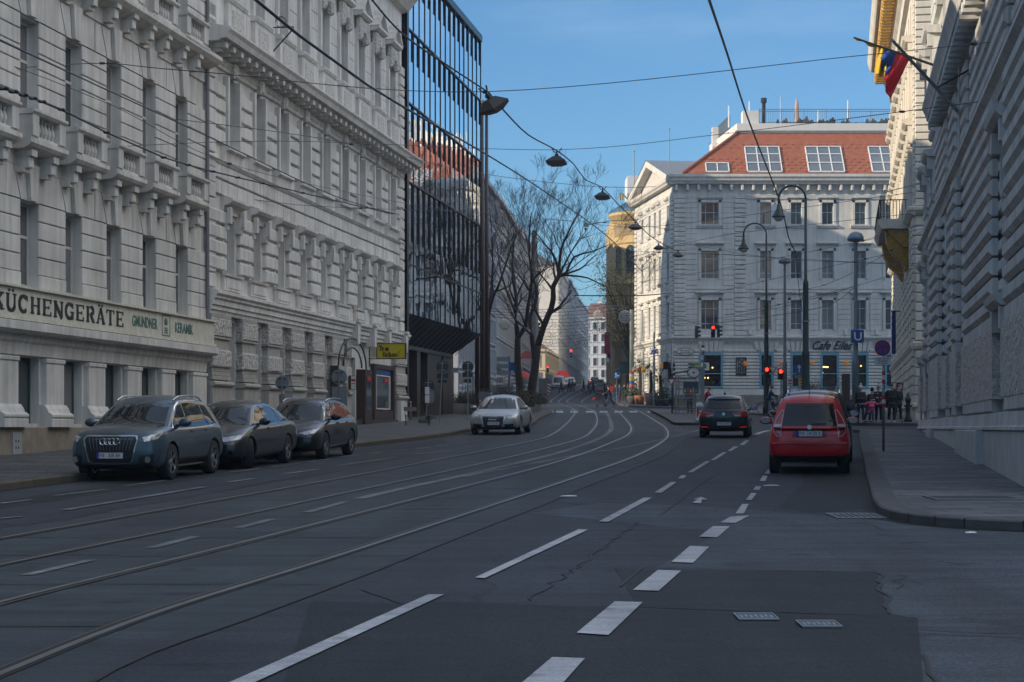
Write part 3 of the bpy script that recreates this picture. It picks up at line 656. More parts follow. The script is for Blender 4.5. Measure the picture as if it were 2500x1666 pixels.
def slab_letter(mb,ch,x,z,w_,h,put):
 tk=.17*w_*1.25;th=.085*h
 def quad(a,b,wd,vert=False):
  (x0,y0),(x1,y1)=a,b;dx,dy=x1-x0,y1-y0;L_=math.hypot(dx,dy);nx,ny=-dy/L_*wd/2,dx/L_*wd/2
  put([(x0+nx,y0+ny),(x0-nx,y0-ny),(x1-nx,y1-ny),(x1+nx,y1+ny)])
 X=lambda t:x+t*w_;Y=lambda t:z+t*h
 def serif(t,top,hw=.17):quad((X(t-hw),Y(1)-th/2 if top else Y(0)+th/2),(X(t+hw),Y(1)-th/2 if top else Y(0)+th/2),th)
 def stem(t,a=0,b=1):quad((X(t),Y(a)),(X(t),Y(b)),tk)
 def arc(cx,cy,rx,ry,a0,a1,wd,n=14):
  p=[(cx+rx*math.cos(a0+(a1-a0)*i/n),cy+ry*math.sin(a0+(a1-a0)*i/n)) for i in range(n+1)]
  for i in range(n):
   q0,q1=p[i],p[i+1];ang=a0+(a1-a0)*(i+.5)/n;wv=wd*(.55+.45*abs(math.cos(ang)));quad(q0,(q1[0]+(q1[0]-q0[0])*.15,q1[1]+(q1[1]-q0[1])*.15),wv)
 pi=math.pi
 if ch in 'KHNEARTÜÄ':
  b={'Ü':'U','Ä':'A'}.get(ch,ch)
  if b=='K':stem(.2);quad((X(.25),Y(.42)),(X(.82),Y(1)-th),tk*.6);quad((X(.42),Y(.58)),(X(.85),Y(0)+th),tk);[serif(.2,t) for t in (0,1)];[serif(.82,t,.2) for t in (0,1)]
  if b=='H':stem(.2);stem(.8);quad((X(.2),Y(.5)),(X(.8),Y(.5)),th);[serif(.2,t) for t in (0,1)];[serif(.8,t) for t in (0,1)]
  if b=='N':stem(.18);quad((X(.84),Y(0)),(X(.84),Y(1)),tk*.7);quad((X(.14),Y(1)-th),(X(.84),Y(0)),tk);[serif(.18,t) for t in (0,1)];serif(.82,1)
  if b=='E':stem(.22);[quad((X(.05),yy),(X(.9),yy),th) for yy in (Y(0)+th/2,Y(1)-th/2)];quad((X(.2),Y(.5)),(X(.68),Y(.5)),th);[quad((X(.86),Y(a)),(X(.86),Y(b_)),tk*.45) for a,b_ in ((0,.25),(.75,1))];quad((X(.66),Y(.4)),(X(.66),Y(.6)),tk*.4)
  if b=='T':stem(.5);quad((X(.06),Y(1)-th/2),(X(.94),Y(1)-th/2),th);[quad((X(t),Y(.75)),(X(t),Y(1)),tk*.45) for t in (.08,.92)];serif(.5,0)
  if b=='A':quad((X(.14),Y(0)),(X(.5),Y(1)),tk*.6);quad((X(.86),Y(0)),(X(.52),Y(1)),tk);quad((X(.3),Y(.32)),(X(.7),Y(.32)),th*.8);serif(.14,0,.16);serif(.86,0,.18)
  if b=='R':stem(.2);serif(.2,0);quad((X(.05),Y(1)-th/2),(X(.55),Y(1)-th/2),th);quad((X(.2),Y(.5)),(X(.55),Y(.5)),th*.8);arc(X(.52),Y(.745),.3*w_,.22*h,-pi/2,pi/2,tk);quad((X(.5),Y(.48)),(X(.84),Y(0)+th*.5),tk*.9);quad((X(.78),Y(0)+th/2),(X(.98),Y(0)+th/2),th)
  if b=='U':quad((X(.2),Y(.3)),(X(.2),Y(1)),tk);quad((X(.82),Y(.3)),(X(.82),Y(1)),tk*.7);arc(X(.51),Y(.32),.31*w_,.29*h,pi,2*pi,tk);serif(.2,1);serif(.82,1)
  if ch in 'ÜÄ':
   for t in (.33,.67):put([(X(t)+.11*w_*math.cos(k*pi/4),Y(1.17)+.085*h*math.sin(k*pi/4)) for k in range(8)])
 else:
  arc(X(.5),Y(.5),.38*w_,.45*h,pi*.28,pi*1.72,tk);quad((X(.84),Y(.68)),(X(.84),Y(1)),tk*.45)
  if ch=='G':quad((X(.82),Y(0)),(X(.82),Y(.45)),tk);quad((X(.6),Y(.45)),(X(.98),Y(.45)),th)
LT=FM(F);y=U(45.25);pitch=(U(54.05)-U(45.25))/12
for ch in 'KÜCHENGERÄTE':
 slab_letter(LT,ch,y+.04,4.70,pitch*.88,.43,lambda q:LT.fprism(q,.335,.352));y+=pitch
LT.build('lettering',mat('lettering_dark',(0.012,0.013,0.018),0.5),sb)
M_lgreen=mat('lettering_green',(0.045,0.13,0.105),0.55)
def ftext(F,s,u,v,z,size,m_,parent=None,sx=1.0,name='lettering',thick=.012,offset=0.0):
 # text on a facade of the left row, running away from the camera
 Mx=Matrix.Translation(Vector(F.p(u,v,z))) @ Euler((R(90),0,0 if F.sgn<0 else R(180))).to_matrix().to_4x4()
 return text_mesh(s,size,m_,name,parent or F.root,Mx,thick,sx=sx,offset=offset)
ftext(F,'GMUNDNER',U(55.7),.345,4.92,.44,M_lgreen,sb,.86,offset=.006);ftext(F,'KERAMIK',U(59.2),.345,4.92,.44,M_lgreen,sb,.95,offset=.006)
EM=FM(F);uc=U(57.55)
for (a,b,c,d) in ((-.36,-.33,4.62,5.26),(.33,.36,4.62,5.26),(-.36,.36,4.62,4.65),(-.36,.36,5.23,5.26)):EM.fbox(uc+a,uc+b,.33,.348,c,d)
for k in range(3):EM.fbox(uc-.16+.02*k,uc+.16-.02*k,.33,.348,4.7+k*.07,4.74+k*.07)
for k in range(6):
 t=R(20+k*28);EM.fprism([(uc+.05*math.cos(t),4.95),(uc+.22*math.cos(t)-.03,4.95+.2*math.sin(t)),(uc+.22*math.cos(t)+.03,4.95+.22*math.sin(t))],.33,.348)
EM.fprism([(uc+.06*math.cos(k*pi_),5.03+.06*math.sin(k*pi_)) for k in range(8) for pi_ in (math.pi/4,)],.33,.35)
EM.build('emblem',M_lgreen,sb)
for i,(yy,zz) in enumerate(((46.9,1.35),(52.7,1.5))):# meter doors in the plinth
 q=FM(F);q.fbox(U(yy)-.27,U(yy)+.27,.2,.262,zz-.28,zz+.36);q.done('meter_door',mat('grey_door_paint',(0.30,0.30,0.29),0.5))
 q=FM(F)
 for a in (-.08,.08):
  for b in (-.02,.14):q.fbox(U(yy)+a-.03,U(yy)+a+.03,.26,.266,zz+b-.03,zz+b+.03)
 q.done('vent',M_black)
RF=FM(F);RF.mould(0,UE,[(.3,22.2),(-3.0,25.6),(-11,25.8),(-14,22.2)]);RF.done('roof',M_lead)
DP=FM(F);DP.tube([F.p(UE-.05,.14,.8),F.p(UE-.05,.14,21.2)],.06,8);DP.done('drainpipe',M_lead)
# ================================================================== left, second building with the heavy cornice
F=left_fac('apartment_building','ornate pale building with rough stone piers and heavy bracketed cornice, beyond the shop sign building','building',62.2,gz(62.2))
U=F.U;UE=U(92.5)
ax=[U(64.95+3.11*k) for k in range(9)]
R_=[(2.85,5.45,.62),(7.1,8.97,.58),(11.4,13.85,.58),(16.5,19.2,.56)]
ops=[(a-w_,a+w_,z0,z1) for i,a in enumerate(ax) for j,(z0,z1,w_) in enumerate(R_) if not (j==0 and i>=6)]
ops+=[(U(80.6),U(83.0),1.6,4.9),(U(86.3),U(89.9),2.3,4.62)]
W=FM(F);W.wall(0,UE,0.9,24.0,ops,0.0,0.34)
for a,b in (((0,0),(0,-14)),((UE,0),(UE,-14)),((0,-14),(UE,-14))):W.quad(F.p(*a,.9),F.p(*b,.9),F.p(*b,24.0),F.p(*a,24.0))
ed=lambda hw:[0]+[x for a in ax for x in (a-hw,a+hw)]+[UE]
E=ed(.58)
for i in range(0,len(E),2):
 e0,e1=E[i],E[i+1];m0,m1=e0+(.2 if i else 0),e1-(.2 if i<len(E)-2 else 0)
 W.courses(m0,m1,7.1,9.2,.52,0,.16,.10,.035);W.fbox(m0+.25,m1-.25,0,.06,7.1,9.2)
 W.courses(m0+.05,m1-.05,11.4,13.5,.52,0,.13,.10,.03)
 W.courses(e0+.15,e1-.15,16.5,19.3,.7,0,.03,.02,.01)
for z in (9.7,10.24):W.courses(0,UE,z,z+.5,.5,0,.10,.03,.025,1.56)
W.courses(0,.9,6.5,16,.5,0,.12,.04,.03);W.courses(UE-.9,UE,6.5,19.5,.5,0,.16,.06,.04)
for a in ax:
 for s in (-1,1):
  W.fbox(a+s*.58 if s>0 else a-.76,a+.76 if s>0 else a-.58,0,.2,11.4,13.8);W.fbox(a+s*.58 if s>0 else a-.8,a+.8 if s>0 else a-.58,0,.16,16.5,19.4)
 W.fbox(a-.95,a+.95,0,.13,6.5,7.0,.02);W.fbox(a-.8,a+.8,.13,.16,6.6,6.92,.01)
 W.mould(a-1.0,a+1.0,[(0,6.98),(.2,7.0),(.22,7.08),(0,7.1)])
 W.mould(a-1.0,a+1.0,[(0,10.86),(.14,10.88),(.18,11.2),(.3,11.28),(.3,11.38),(0,11.4)])
 W.fbox(a-1.0,a+1.0,0,.28,15.1,16.3);W.mould(a-1.06,a+1.06,[(0,16.28),(.32,16.3),(.38,16.4),(.38,16.46),(0,16.5)])
W.fbox(0,UE,0,.12,15.1,16.38)
W.done('wall',M_stuccoB)
K=FM(F)
K.mould(0,UE+.05,[(0,5.62),(.2,5.62),(.22,5.74),(.27,5.76),(.27,5.9),(.33,5.92),(.33,6.08),(.40,6.14),(.40,6.2),(.48,6.28),(.48,6.38),(.2,6.46),(0,6.5)])
K.mould(-.1,UE+.95,[(0,14.58),(.55,14.6),(.6,14.66),(.8,14.68),(.86,14.84),(.95,14.95),(.95,15.02),(.1,15.2),(0,15.2)])
K.mould(0,UE+.05,[(0,13.95),(.1,13.98),(.12,14.2),(.2,14.28),(0,14.3)]);K.mould(0,UE+.02,[(0,10.7),(.12,10.74),(.2,10.84),(0,10.88)])
K.mould(0,UE+.3,[(0,22.2),(.3,22.3),(.8,22.9),(1.0,23.4),(1.0,23.7),(0,24.0)])
K.done('cornice',M_stuccoB)
md=FM(F);n=36
for k in range(n):
 u=.35+(UE-.5)*k/(n-1);md.fbox(u-.14,u+.14,0,.68,14.42,14.58);md.fbox(u-.06,u+.11,0,.5,14.3,14.42)
md.pieces('modillion',M_stuccoB,F.root);n=150
dn=FM(F)
for k in range(n):u=.1+(UE-.2)*k/n;dn.fbox(u,u+.1,0,.15,14.1,14.24)
dn.done('dentils',M_stuccoB)
OR=FM(F)
for a in ax:
 OR.fbox(a-.2,a+.2,0,.3,13.82,14.34,.08);OR.fbox(a-.62,a+.62,.05,.33,15.4,16.15,.06);OR.fbox(a-.75,a-.45,.1,.36,18.9,19.9,.1);OR.fbox(a+.45,a+.75,.1,.36,18.9,19.9,.1);OR.fbox(a-.3,a+.3,.0,.34,19.2,19.9,.12)
OR.fbox(0,UE,0,.09,10.3+.45,10.8);OR.pieces('relief',M_ornament,F.root)
f0=F0(-1)
h1=FM(f0);h1.mould(-1.02,1.02,[(0,.3),(.1,.32),(.12,.55),(.34,.62),(.42,.72),(.42,.8),(0,.86)])
for s in (-1,1):
 h1.fprism([(s*.66,-.25),(s*.92,-.25),(s*.94,.3),(s*.64,.3)],0,.2);h1.fprism([(s*.68,-.05),(s*.9,-.05),(s*.92,.5),(s*.66,.5)],.2,.32)
me_h1=proto_mesh('window_hood',h1,M_stuccoB)
h2=FM(f0);h2.mould(-1.0,1.0,[(0,-.12),(.3,-.1),(.44,0),(.44,.1),(0,.12)])
h2.fprism([(-1.0,.1),(1.0,.1),(0,.92)],.0,.26);h2.fprism([(-1.05,.1),(-.9,.1),(0,.82),(0,.98)],.0,.46);h2.fprism([(.9,.1),(1.05,.1),(0,.98),(0,.82)],.0,.46)
me_h2=proto_mesh('pediment',h2,M_stuccoB)
win_proto('b2g',1.24,2.6,(0.5,),(0.7,),.09,.04,mat('old_window_paint',(0.33,0.31,0.28),.5));win_proto('b2a',1.16,1.87,(0.5,),(0.66,),.09,.04,pm_=M_curtain)
win_proto('b2b',1.16,2.45,(0.5,),(0.66,),.09,.04,pm_=M_curtain);win_proto('b2c',1.12,2.7,(0.5,),(0.66,),.09,.04,pm_=M_curtain)
for i,a in enumerate(ax):
 if i<6:win('b2g',F,a,-.26,2.85)
 win('b2a',F,a,-.26,7.1);win('b2b',F,a,-.26,11.4);win('b2c',F,a,-.26,16.5)
 inst('window_hood',me_h1,F,a,0,8.82);inst('pediment',me_h2,F,a,.0,20.05)
# ground floor piers of rough blocks
PR,PS=FM(F),FM(F)
pe=[0]+[x for a in ax[:6] for x in (a-.66,a+.66)]+[U(80.4)]
piers=[(pe[i],pe[i+1]) for i in range(0,len(pe),2)]+[(U(90.2),UE)]
for e0,e1 in piers:
 if e1-e0>2.4:e1=e0+1.8
 PR.fbox(e0,e1,0,.3,4.86,5.5,.05);PR.fbox(e0,e1,0,.3,3.84,4.44,.05)
 PS.fbox(e0-.02,e1+.02,0,.27,5.5,5.62);PS.fbox(e0+.12,e1-.12,0,.22,4.44,4.86);PS.fbox(e0-.01,e1+.01,0,.28,4.8,4.86)
 for k in range(3):PS.fbox(e0+.1-.03*k,e1-.1+.03*k,0,.22+.03*k,3.7-.14*k,3.83-.14*k,.01)
 PS.mould(e0-.04,e1+.04,[(0,3.2),(.3,3.2),(.38,3.23),(.40,3.28),(.38,3.34),(.3,3.38),(0,3.4)]);PS.fbox(e0,e1,0,.3,.9,3.2)
PR.pieces('rough_pier_block',M_rough,F.root);PS.pieces('pier',mat('pier_plaster',(0.42,0.385,0.335),.85,noise=.35,nscale=2.5,stretch=(2,2,.4),bump=.2,bscale=30),F.root)
KS=FM(F)
for y_ in (81.5,84.6,87.6,91.2):
 u=U(y_);KS.fprism([(u-.16,5.45),(u+.16,5.45),(u+.28,6.42),(u-.28,6.42)],0,.56);KS.fbox(u-.3,u+.3,0,.62,6.36,6.46)
KS.pieces('keystone',M_stuccoB,F.root)
hn=FM(F);hn.fbox(U(82.9)-.2,U(82.9)+.2,.5,.53,6.55,7.0,.01);hn.done('house_number_plate',M_white)
RF=FM(F);RF.mould(0,UE,[(.3,24.0),(-2.4,28.4),(-11,28.9),(-14,24)]);RF.done('roof',M_lead)
# pub front: porch panels, arch, shop window
G1=FM(F)
G1.fbox(U(83.2),U(84.4),0,.41,1.85,4.4);G1.fbox(U(84.4),U(84.5),.3,.41,1.85,4.4);G1.fbox(U(77.9),U(78.1),.2,.52,2.0,4.4);G1.fbox(U(85.9),U(86.25),0,.2,1.9,4.75);G1.fbox(U(89.85),U(90.2),0,.2,1.9,4.75)
G1.fbox(U(86.25),U(89.85),0,.2,4.55,4.75);G1.fbox(U(86.25),U(89.85),0,.18,1.9,2.62)
G1.pieces('wooden_shopfront',M_wood,F.root)
G2=FM(F);G2.fbox(U(86.25),U(89.85),0,.06,2.62,4.55);G2.done('shop_window',M_pane)
G2=FM(F);G2.fbox(U(83.4),U(84.3),.41,.425,2.6,4.2);G2.fbox(U(80.6),U(83),-.3,-.28,1.7,4.9);G2.done('entrance_glass',M_pane)
G3=FM(F)
for (a,b,c,d) in ((86.6,89.5,4.22,4.27),(86.6,89.5,2.68,2.73),(86.6,86.68,2.7,4.25),(89.42,89.5,2.7,4.25)):G3.fbox(U(a),U(b),.06,.12,c,d)
G3.done('window_frame',M_white)
G3=FM(F);G3.fbox(U(86.5),U(89.6),.06,.1,4.32,4.5);G3.done('blue_banner',M_blue)
G3=FM(F);G3.fbox(U(88.4),U(89.2),.06,.09,3.95,4.15);G3.fbox(U(83.5),U(84.2),.43,.44,3.9,4.1);G3.pieces('red_sticker',M_red,F.root)
G4=FM(F)
for rr,zc in ((1.0,4.4),(.66,4.42)):
 yc=80.7;G4.tube([F.p(U(yc)-2.5*rr*math.cos(math.pi*k/14),.46,zc+1.25*rr*math.sin(math.pi*k/14)) for k in range(15)],.035,6)
G4.done('entrance_arch',M_iron)
G5=FM(F);G5.fbox(U(90.4),U(91.6),0,.45,1.9,3.1);G5.fbox(U(79.0),U(79.1),.3,.62,3.7,4.4);G5.pieces('light_plaster_block',M_stuccoB,F.root)
st=FM(F);st.fbox(U(80),U(90.4),0,.3,1.5,2.2);st.done('dark_plinth',mat('dark_granite',(0.035,0.035,0.038),.4,noise=.3,nscale=8))
# projecting yellow sign
yb=85.7;sg=thing('pub_sign','yellow rectangular hanging sign in blackletter on a dark bracket','sign',Vector((LA*yb+LB,yb,5.3)) ,math.atan2(1,LA))
q=MB();q.box(-.06,.06,-1.66,-.36,-.32,.32);q.build('sign_panel',mat('sign_yellow',(0.50,0.40,0.003),0.5),sg)
q=MB();q.box(-.07,.07,-1.7,0,.32,.36);q.box(-.07,.07,-1.7,0,-.36,-.32);q.box(-.07,.07,-1.72,-1.66,-.36,.36);q.box(-.07,.07,-.38,-.35,-.36,.36);q.box(-.07,.07,-.02,.03,-.7,.7);q.build('bracket',M_wood,sg)
q=MB();q.box(-.03,.03,-.35,-.03,-.28,.2);q.build('cream_panel',M_board,sg)
def blackletter(s,x,z,h,parent,m_):
 """broken-script letters out of slanted strokes, facing -x local"""
 mb=MB();cw=h*.68
 S_={'B':[(0,0,0,1),(0,1,.5,.9),(.5,.9,.5,.6),(0,.5,.5,.6),(.5,.5,.55,.15),(0,0,.5,.1)],'R':[(0,0,0,1),(0,1,.5,.9),(.5,.9,.5,.6),(0,.5,.5,.55),(.2,.5,.55,0)],'e':[(0,.1,0,.55),(0,.6,.35,.65),(.35,.65,.35,.4),(0,.3,.35,.4),(0,.1,.3,0)],
          'i':[(.15,0,.15,.62),(.1,.8,.2,.86)],'m':[(0,0,0,.62),(.28,0,.28,.62),(.56,0,.56,.62),(0,.6,.28,.66),(.28,.6,.56,.66)],'a':[(0,.1,0,.4),(0,.6,.35,.64),(.35,0,.35,.64),(0,.1,.3,0),(0,.4,.3,.36)],
          't':[(.12,0,.12,.85),(0,.6,.3,.6)],'h':[(0,0,0,.95),(0,.55,.3,.62),(.3,.62,.34,.1),(.34,.1,.2,-.2)],'u':[(0,.1,0,.62),(.35,0,.35,.62),(0,.08,.3,0)],'s':[(0,.05,.3,.1),(.3,.1,.3,.35),(0,.45,.3,.35),(0,.45,0,.6),(0,.6,.3,.66)],'"':[(.05,.8,.0,1),(.2,.8,.15,1)]}
 for ch in s:
  for (a,b,c,d) in S_[ch]:
   p0,p1=(x+a*cw,z+b*h),(x+c*cw,z+d*h);wd=h*.085 if abs(a-c)<.2 else h*.05
   dx,dy=p1[0]-p0[0],p1[1]-p0[1];L_=math.hypot(dx,dy);nx,ny=-dy/L_*wd,dx/L_*wd
   mb.add([(-.07,-(p0[0]+nx),p0[1]+ny),(-.07,-(p0[0]-nx),p0[1]-ny),(-.07,-(p1[0]-nx),p1[1]-ny),(-.07,-(p1[0]+nx),p1[1]+ny)],[(0,1,2,3)])
  x+=cw*{'m':.85,'i':.4,'"':.42,'t':.5}.get(ch,.66)
 return mb.build('lettering',m_,parent)
M_let=mat('lettering_brown',(0.05,0.012,0.004),.6)
blackletter('"Beim',.46,.01,.24,sg,M_let);blackletter('Rathaus"',.66,-.26,.24,sg,M_let)
ms=thing('menu_box','small dark box with red and white menu cards projecting beside the pub entrance','sign box',(LA*80.4+LB+.35,80.4,3.75),math.atan2(1,LA))
q=MB();q.box(-.06,.06,-.32,0,-.3,.3);q.build('box',M_wood,ms);q=MB();q.box(-.075,-.06,-.32,-.12,-.28,.28);q.build('card',M_white,ms);q=MB();q.box(-.08,-.075,-.31,-.13,.05,.15);q.box(-.08,-.075,-.31,-.13,-.05,-.02);q.build('red_stripe',M_red,ms)
# ================================================================== glass office building
F=left_fac('office_building','tall mirrored glass office block with dark fins above a slanted metal skirt','building',93.6,gz(93.6))
U=F.U;Y0g,nb,bw=93.96,15,1.403
M_mirror=bpy.data.materials.new('mirror_glass');M_mirror.use_nodes=True
nt=M_mirror.node_tree;b=nt.nodes['Principled BSDF'];b.inputs['Base Color'].default_value=(0.86,0.90,0.94,1);b.inputs['Metallic'].default_value=1;b.inputs['Roughness'].default_value=0.015
t_=nt.nodes.new('ShaderNodeTexCoord');n_=nt.nodes.new('ShaderNodeTexNoise');n_.inputs['Scale'].default_value=.55;n_.inputs['Detail'].default_value=1.5;bp=nt.nodes.new('ShaderNodeBump');bp.inputs['Strength'].default_value=.09;bp.inputs['Distance'].default_value=.25
nt.links.new(t_.outputs['Object'],n_.inputs[0]);nt.links.new(n_.outputs[0],bp.inputs['Height']);nt.links.new(bp.outputs[0],b.inputs['Normal'])
M_fin=mat('dark_bronze_fin',(0.012,0.011,0.011),0.35,metal=.5)
floors=[7.56,10.02,14.15,18.1,21.8,25.35]
GLm,RC_,FN=FM(F),FM(F),FM(F)
for k in range(nb):
 u0,u1=U(Y0g+bw*k),U(Y0g+bw*(k+1))
 for j in range(5):
  z0,z1=floors[j],floors[j+1];hr=(z1-z0)*(.42 if j>=2 else (.72 if j else .0));zt=z1-.12
  zr=z1-hr if hr else z1
  GLm.quad(F.p(u0,0,z0),F.p(u1,-.015,z0),F.p(u1,-.015,zr),F.p(u0,0,zr))
  if hr:
   RC_.quad(F.p(u0,-.06,zr),F.p(u1,-.06,zr),F.p(u1,-.06,z1),F.p(u0,-.06,z1))
   FN.quad(F.p(u1-.02,0,zr),F.p(u1-.02,-.06,zr),F.p(u1-.02,-.06,z1),F.p(u1-.02,0,z1));FN.fbox(u1-.10,u1,-.055,-.01,zr,z1)
   FN.quad(F.p(u0,0,z1),F.p(u1,0,z1),F.p(u1,-.06,z1),F.p(u0,-.06,z1));FN.quad(F.p(u0,0,zr),F.p(u1,0,zr),F.p(u1,-.06,zr),F.p(u0,-.06,zr))
for k in range(nb+1):u=U(Y0g+bw*k);FN.fbox(u-.028,u+.028,-.02,.02,7.5,25.35)
for z in floors[1:]:FN.fbox(U(Y0g),U(Y0g+nb*bw),0,.02,z-.04,z+.04)
FN.fbox(U(93.55),U(Y0g),-.4,.06,3.0,25.6);FN.fbox(U(93.0),U(93.55),-5,-.5,2.0,25.2)
GLm.pieces('glass_panel',M_mirror,F.root);RC_.pieces('window_band',M_mirror,F.root);FN.done('mullions',M_fin)
UEg=U(Y0g+nb*bw)
BD=FM(F)
for q in (((UEg,-.02),(UEg,-16)),((0,-16),(UEg,-16)),((0,-.45),(0,-16))):BD.quad(F.p(*q[0],7.5),F.p(*q[1],7.5),F.p(*q[1],25.6),F.p(*q[0],25.6))
BD.fbox(0,UEg,-16,.1,25.35,25.75);BD.done('side_wall',M_fin)
SK=FM(F)      # slanted skirt of standing-seam sheets
SK.add([F.p(0,.05,7.5),F.p(UEg,.05,7.5),F.p(UEg-1.4,-1.48,6.25),F.p(0,-1.48,6.25),F.p(UEg,-16,7.5),F.p(UEg-1.4,-16,6.25)],[(0,1,2,3),(1,4,5,2)])
for k in range(17):
 u=k*1.35;
 if u+.7<UEg:SK.add([F.p(u,.075,7.5),F.p(u+.05,.075,7.5),F.p(u+.75,-1.455,6.23),F.p(u+.7,-1.455,6.23),F.p(u,.05,7.5),F.p(u+.07,.05,7.5),F.p(u+.77,-1.48,6.25),F.p(u+.7,-1.48,6.25)],[(0,1,2,3),(0,4,7,3),(1,5,6,2)])
SK.fbox(0,UEg-1.4,-1.7,-1.45,6.05,6.27);SK.fbox(0,UEg-1.4,-16,-1.5,6.2,6.25)
SK.done('metal_skirt',mat('blue_black_sheet_metal',(0.040,0.055,0.075),0.28,metal=.6,noise=.4,nscale=1.2))
GR=FM(F);M_gran=mat('brown_granite',(0.070,0.050,0.042),0.35,noise=.35,nscale=9)
GR.fbox(U(103.3),U(104.2),-3,-1.5,2.0,6.2);GR.fbox(U(106.4),U(110.4),-3.2,-1.55,2.0,6.2);GR.fbox(U(111.2),UEg-.6,-3.4,-1.6,2.2,6.2);GR.fbox(U(93.6),U(97),-3.4,-1.8,1.9,6.2);GR.pieces('granite_pier',M_gran,F.root)
GG=FM(F);GG.fbox(U(94),UEg-.8,-3.3,-2.6,2.0,6.2);GG.done('entrance_glass',M_pane)
GG=FM(F)
for k in range(9):u=U(97.2+k*.78);GG.fbox(u-.04,u+.04,-2.6,-2.5,2.0,6.2)
GG.pieces('door_frame',M_steel,F.root)
# unseen block behind it, placed and sized to shade the café front
rw=thing('shade_block','unseen tall block added behind the glass office to shade the café front','building',(-12,118,gz(120)),R(-4))
q=MB();q.box(-22,.9,0,31.4,-1,30.6);q.build('wall',M_stuccoB,rw)
q=MB();q.prism([(-22.3,30.6),(1.1,30.6),(-3,33.0),(-18,33.0)],-.3,31.7,'y');q.build('roof',M_lead,rw)
# ================================================================== right, near building with deep rustication
F=right_fac('apartment_building','grand pale building with deeply cut stone blocks and bracketed cornice, nearest on the right pavement','building',30.0,gz(30))
U=F.U;UE=U(74.6)
M_stuccoC=mat('stucco_pale_grey',(0.62,0.61,0.58),0.85,streak=0.2,noise=0.18,nscale=1.0,bump=0.25,bscale=60)
ax=[U(y) for y in (37.0,48.9,53.7,58.3,66.6,70.9)]
rowsR=[(2.3,3.9,.6),(5.2,7.2,.62),(9.3,11.4,.62),(13.3,15.2,.62),(17.5,19.8,.6)]
ops=[(a-w_,a+w_,z0,z1) for a in ax for (z0,z1,w_) in rowsR]
W=FM(F);W.wall(0,UE,.4,22.5,ops,0.0,0.4)
for a,b in (((0,0),(0,-14)),((0,-14),(UE,-14))):W.quad(F.p(*a,.4),F.p(*b,.4),F.p(*b,22.5),F.p(*a,22.5))
W.quad(F.p(UE,0,.4),F.p(UE,-30,.4),F.p(UE,-30,22.5),F.p(UE,0,22.5))
E=[0]+[x for a in ax for x in (a-.75,a+.75)]+[UE]
for i in range(0,len(E),2):
 e0,e1=E[i]+(.12 if i else 0),E[i+1]-(.12 if i<len(E)-2 else 0)
 for (z0,z1,pr) in ((4.12,8.6,.44 if e1-e0>1.4 else .3),(9.1,11.6,.40 if e1-e0>1.4 else .28),(13.1,15.6,.2)):
  W.courses(e0,e1,z0,z1,.40,0,pr,.055,.085)
 if e1-e0>3:
  W.courses(e0+.8,e1-.8,4.12,8.6,.40,.44,.2,.055,.085);W.fbox(e0+.7,e1-.7,0,.6,2.14,4.12,.03)
 W.fbox(e0,e1,0,.36,2.14,4.12,.03);W.courses(e0,e1,16.4,20.6,.5,0,.1,.04,.03)
W.done('wall',M_stuccoC)
for k in (0,):
 q=FM(F)
 for i in range(0,len(E),2):
  e0,e1=E[i]+.3,E[i+1]-.3
  if e1>e0+.3:q.fbox(e0,e1,.1,.375 if e1-e0<2.2 else .615,2.4,3.85,.01)
 q.pieces('roughcast_panel',M_rough,F.root)
K=FM(F)
K.mould(0,UE,[(0,1.76),(.64,1.78),(.64,1.84),(.60,1.86),(.58,2.12),(.45,2.14),(0,2.14)])
K.mould(0,UE,[(0,8.6),(.44,8.62),(.5,8.8),(.64,8.9),(.64,9.0),(0,9.06)])
K.mould(0,U(62.5),[(0,11.7),(.3,11.72),(.34,11.95),(.80,12.0),(.84,12.16),(.95,12.4),(.95,12.5),(0,12.7)])
K.mould(0,UE+.2,[(0,15.7),(.2,15.72),(.25,16.0),(.4,16.1),(.4,16.2),(0,16.3)]);K.mould(0,UE+.3,[(0,21.2),(.3,21.3),(.8,21.9),(1.0,22.3),(1.0,22.6),(0,22.8)])
K.mould(U(62.5),UE,[(0,12.0),(.25,12.05),(.3,12.3),(0,12.5)])
K.done('cornice',M_stuccoC)
B=FM(F);B.fbox(0,UE,0,.60,-0.2,1.77,.02);e=[(U(40.6),U(48)),(U(62),U(64.5))]
for a,b in e:B.fbox(a,b,.60,.76,-.2,1.77,.02)
B.done('plinth',mat('plinth_render',(0.50,0.50,0.48),.85,noise=.3,nscale=1.4,bump=.2,bscale=30))
md=FM(F)
k=.4
while k<U(62.3):md.fbox(k-.17,k+.17,.15,.78,11.74,12.0,.02);k+=.78
md.pieces('modillion',M_stuccoC,F.root)
f0=F0(1);h=FM(f0)
h.mould(-1.25,1.25,[(0,.0),(.62,.02),(.74,.12),(.78,.24),(0,.34)])
for s in (-1,1):
 h.fprism([(s*.85,-1.15),(s*1.05,-1.15),(s*1.12,0),(s*.78,0)],0,.46);h.fprism([(s*.8,-.42),(s*1.1,-.42),(s*1.12,0),(s*.78,0)],.46,.64)
 h.lathe([(.09,-.14),(.12,-.05),(.12,.05),(.09,.14)],(s*.95,.36,-1.2),8,'x')
me_h=proto_mesh('window_hood',h,M_stuccoC)
h=FM(f0);h.fprism([(-.2,-1.1),(.2,-1.1),(.42,0),(-.42,0)],0,.42);h.fprism([(-.75,-.9),(-.3,-.9),(-.5,0),(-1.1,0)],0,.3);h.fprism([(.3,-.9),(.75,-.9),(1.1,0),(.5,0)],0,.3)
me_k=proto_mesh('keystone_fan',h,M_stuccoC)
win_proto('r1',1.24,2.0,(0.5,),(0.66,),.09,.04,pm_=M_pane);win_proto('r1g',1.2,1.6,(0.5,),(),.09,.04,pm_=M_pane)
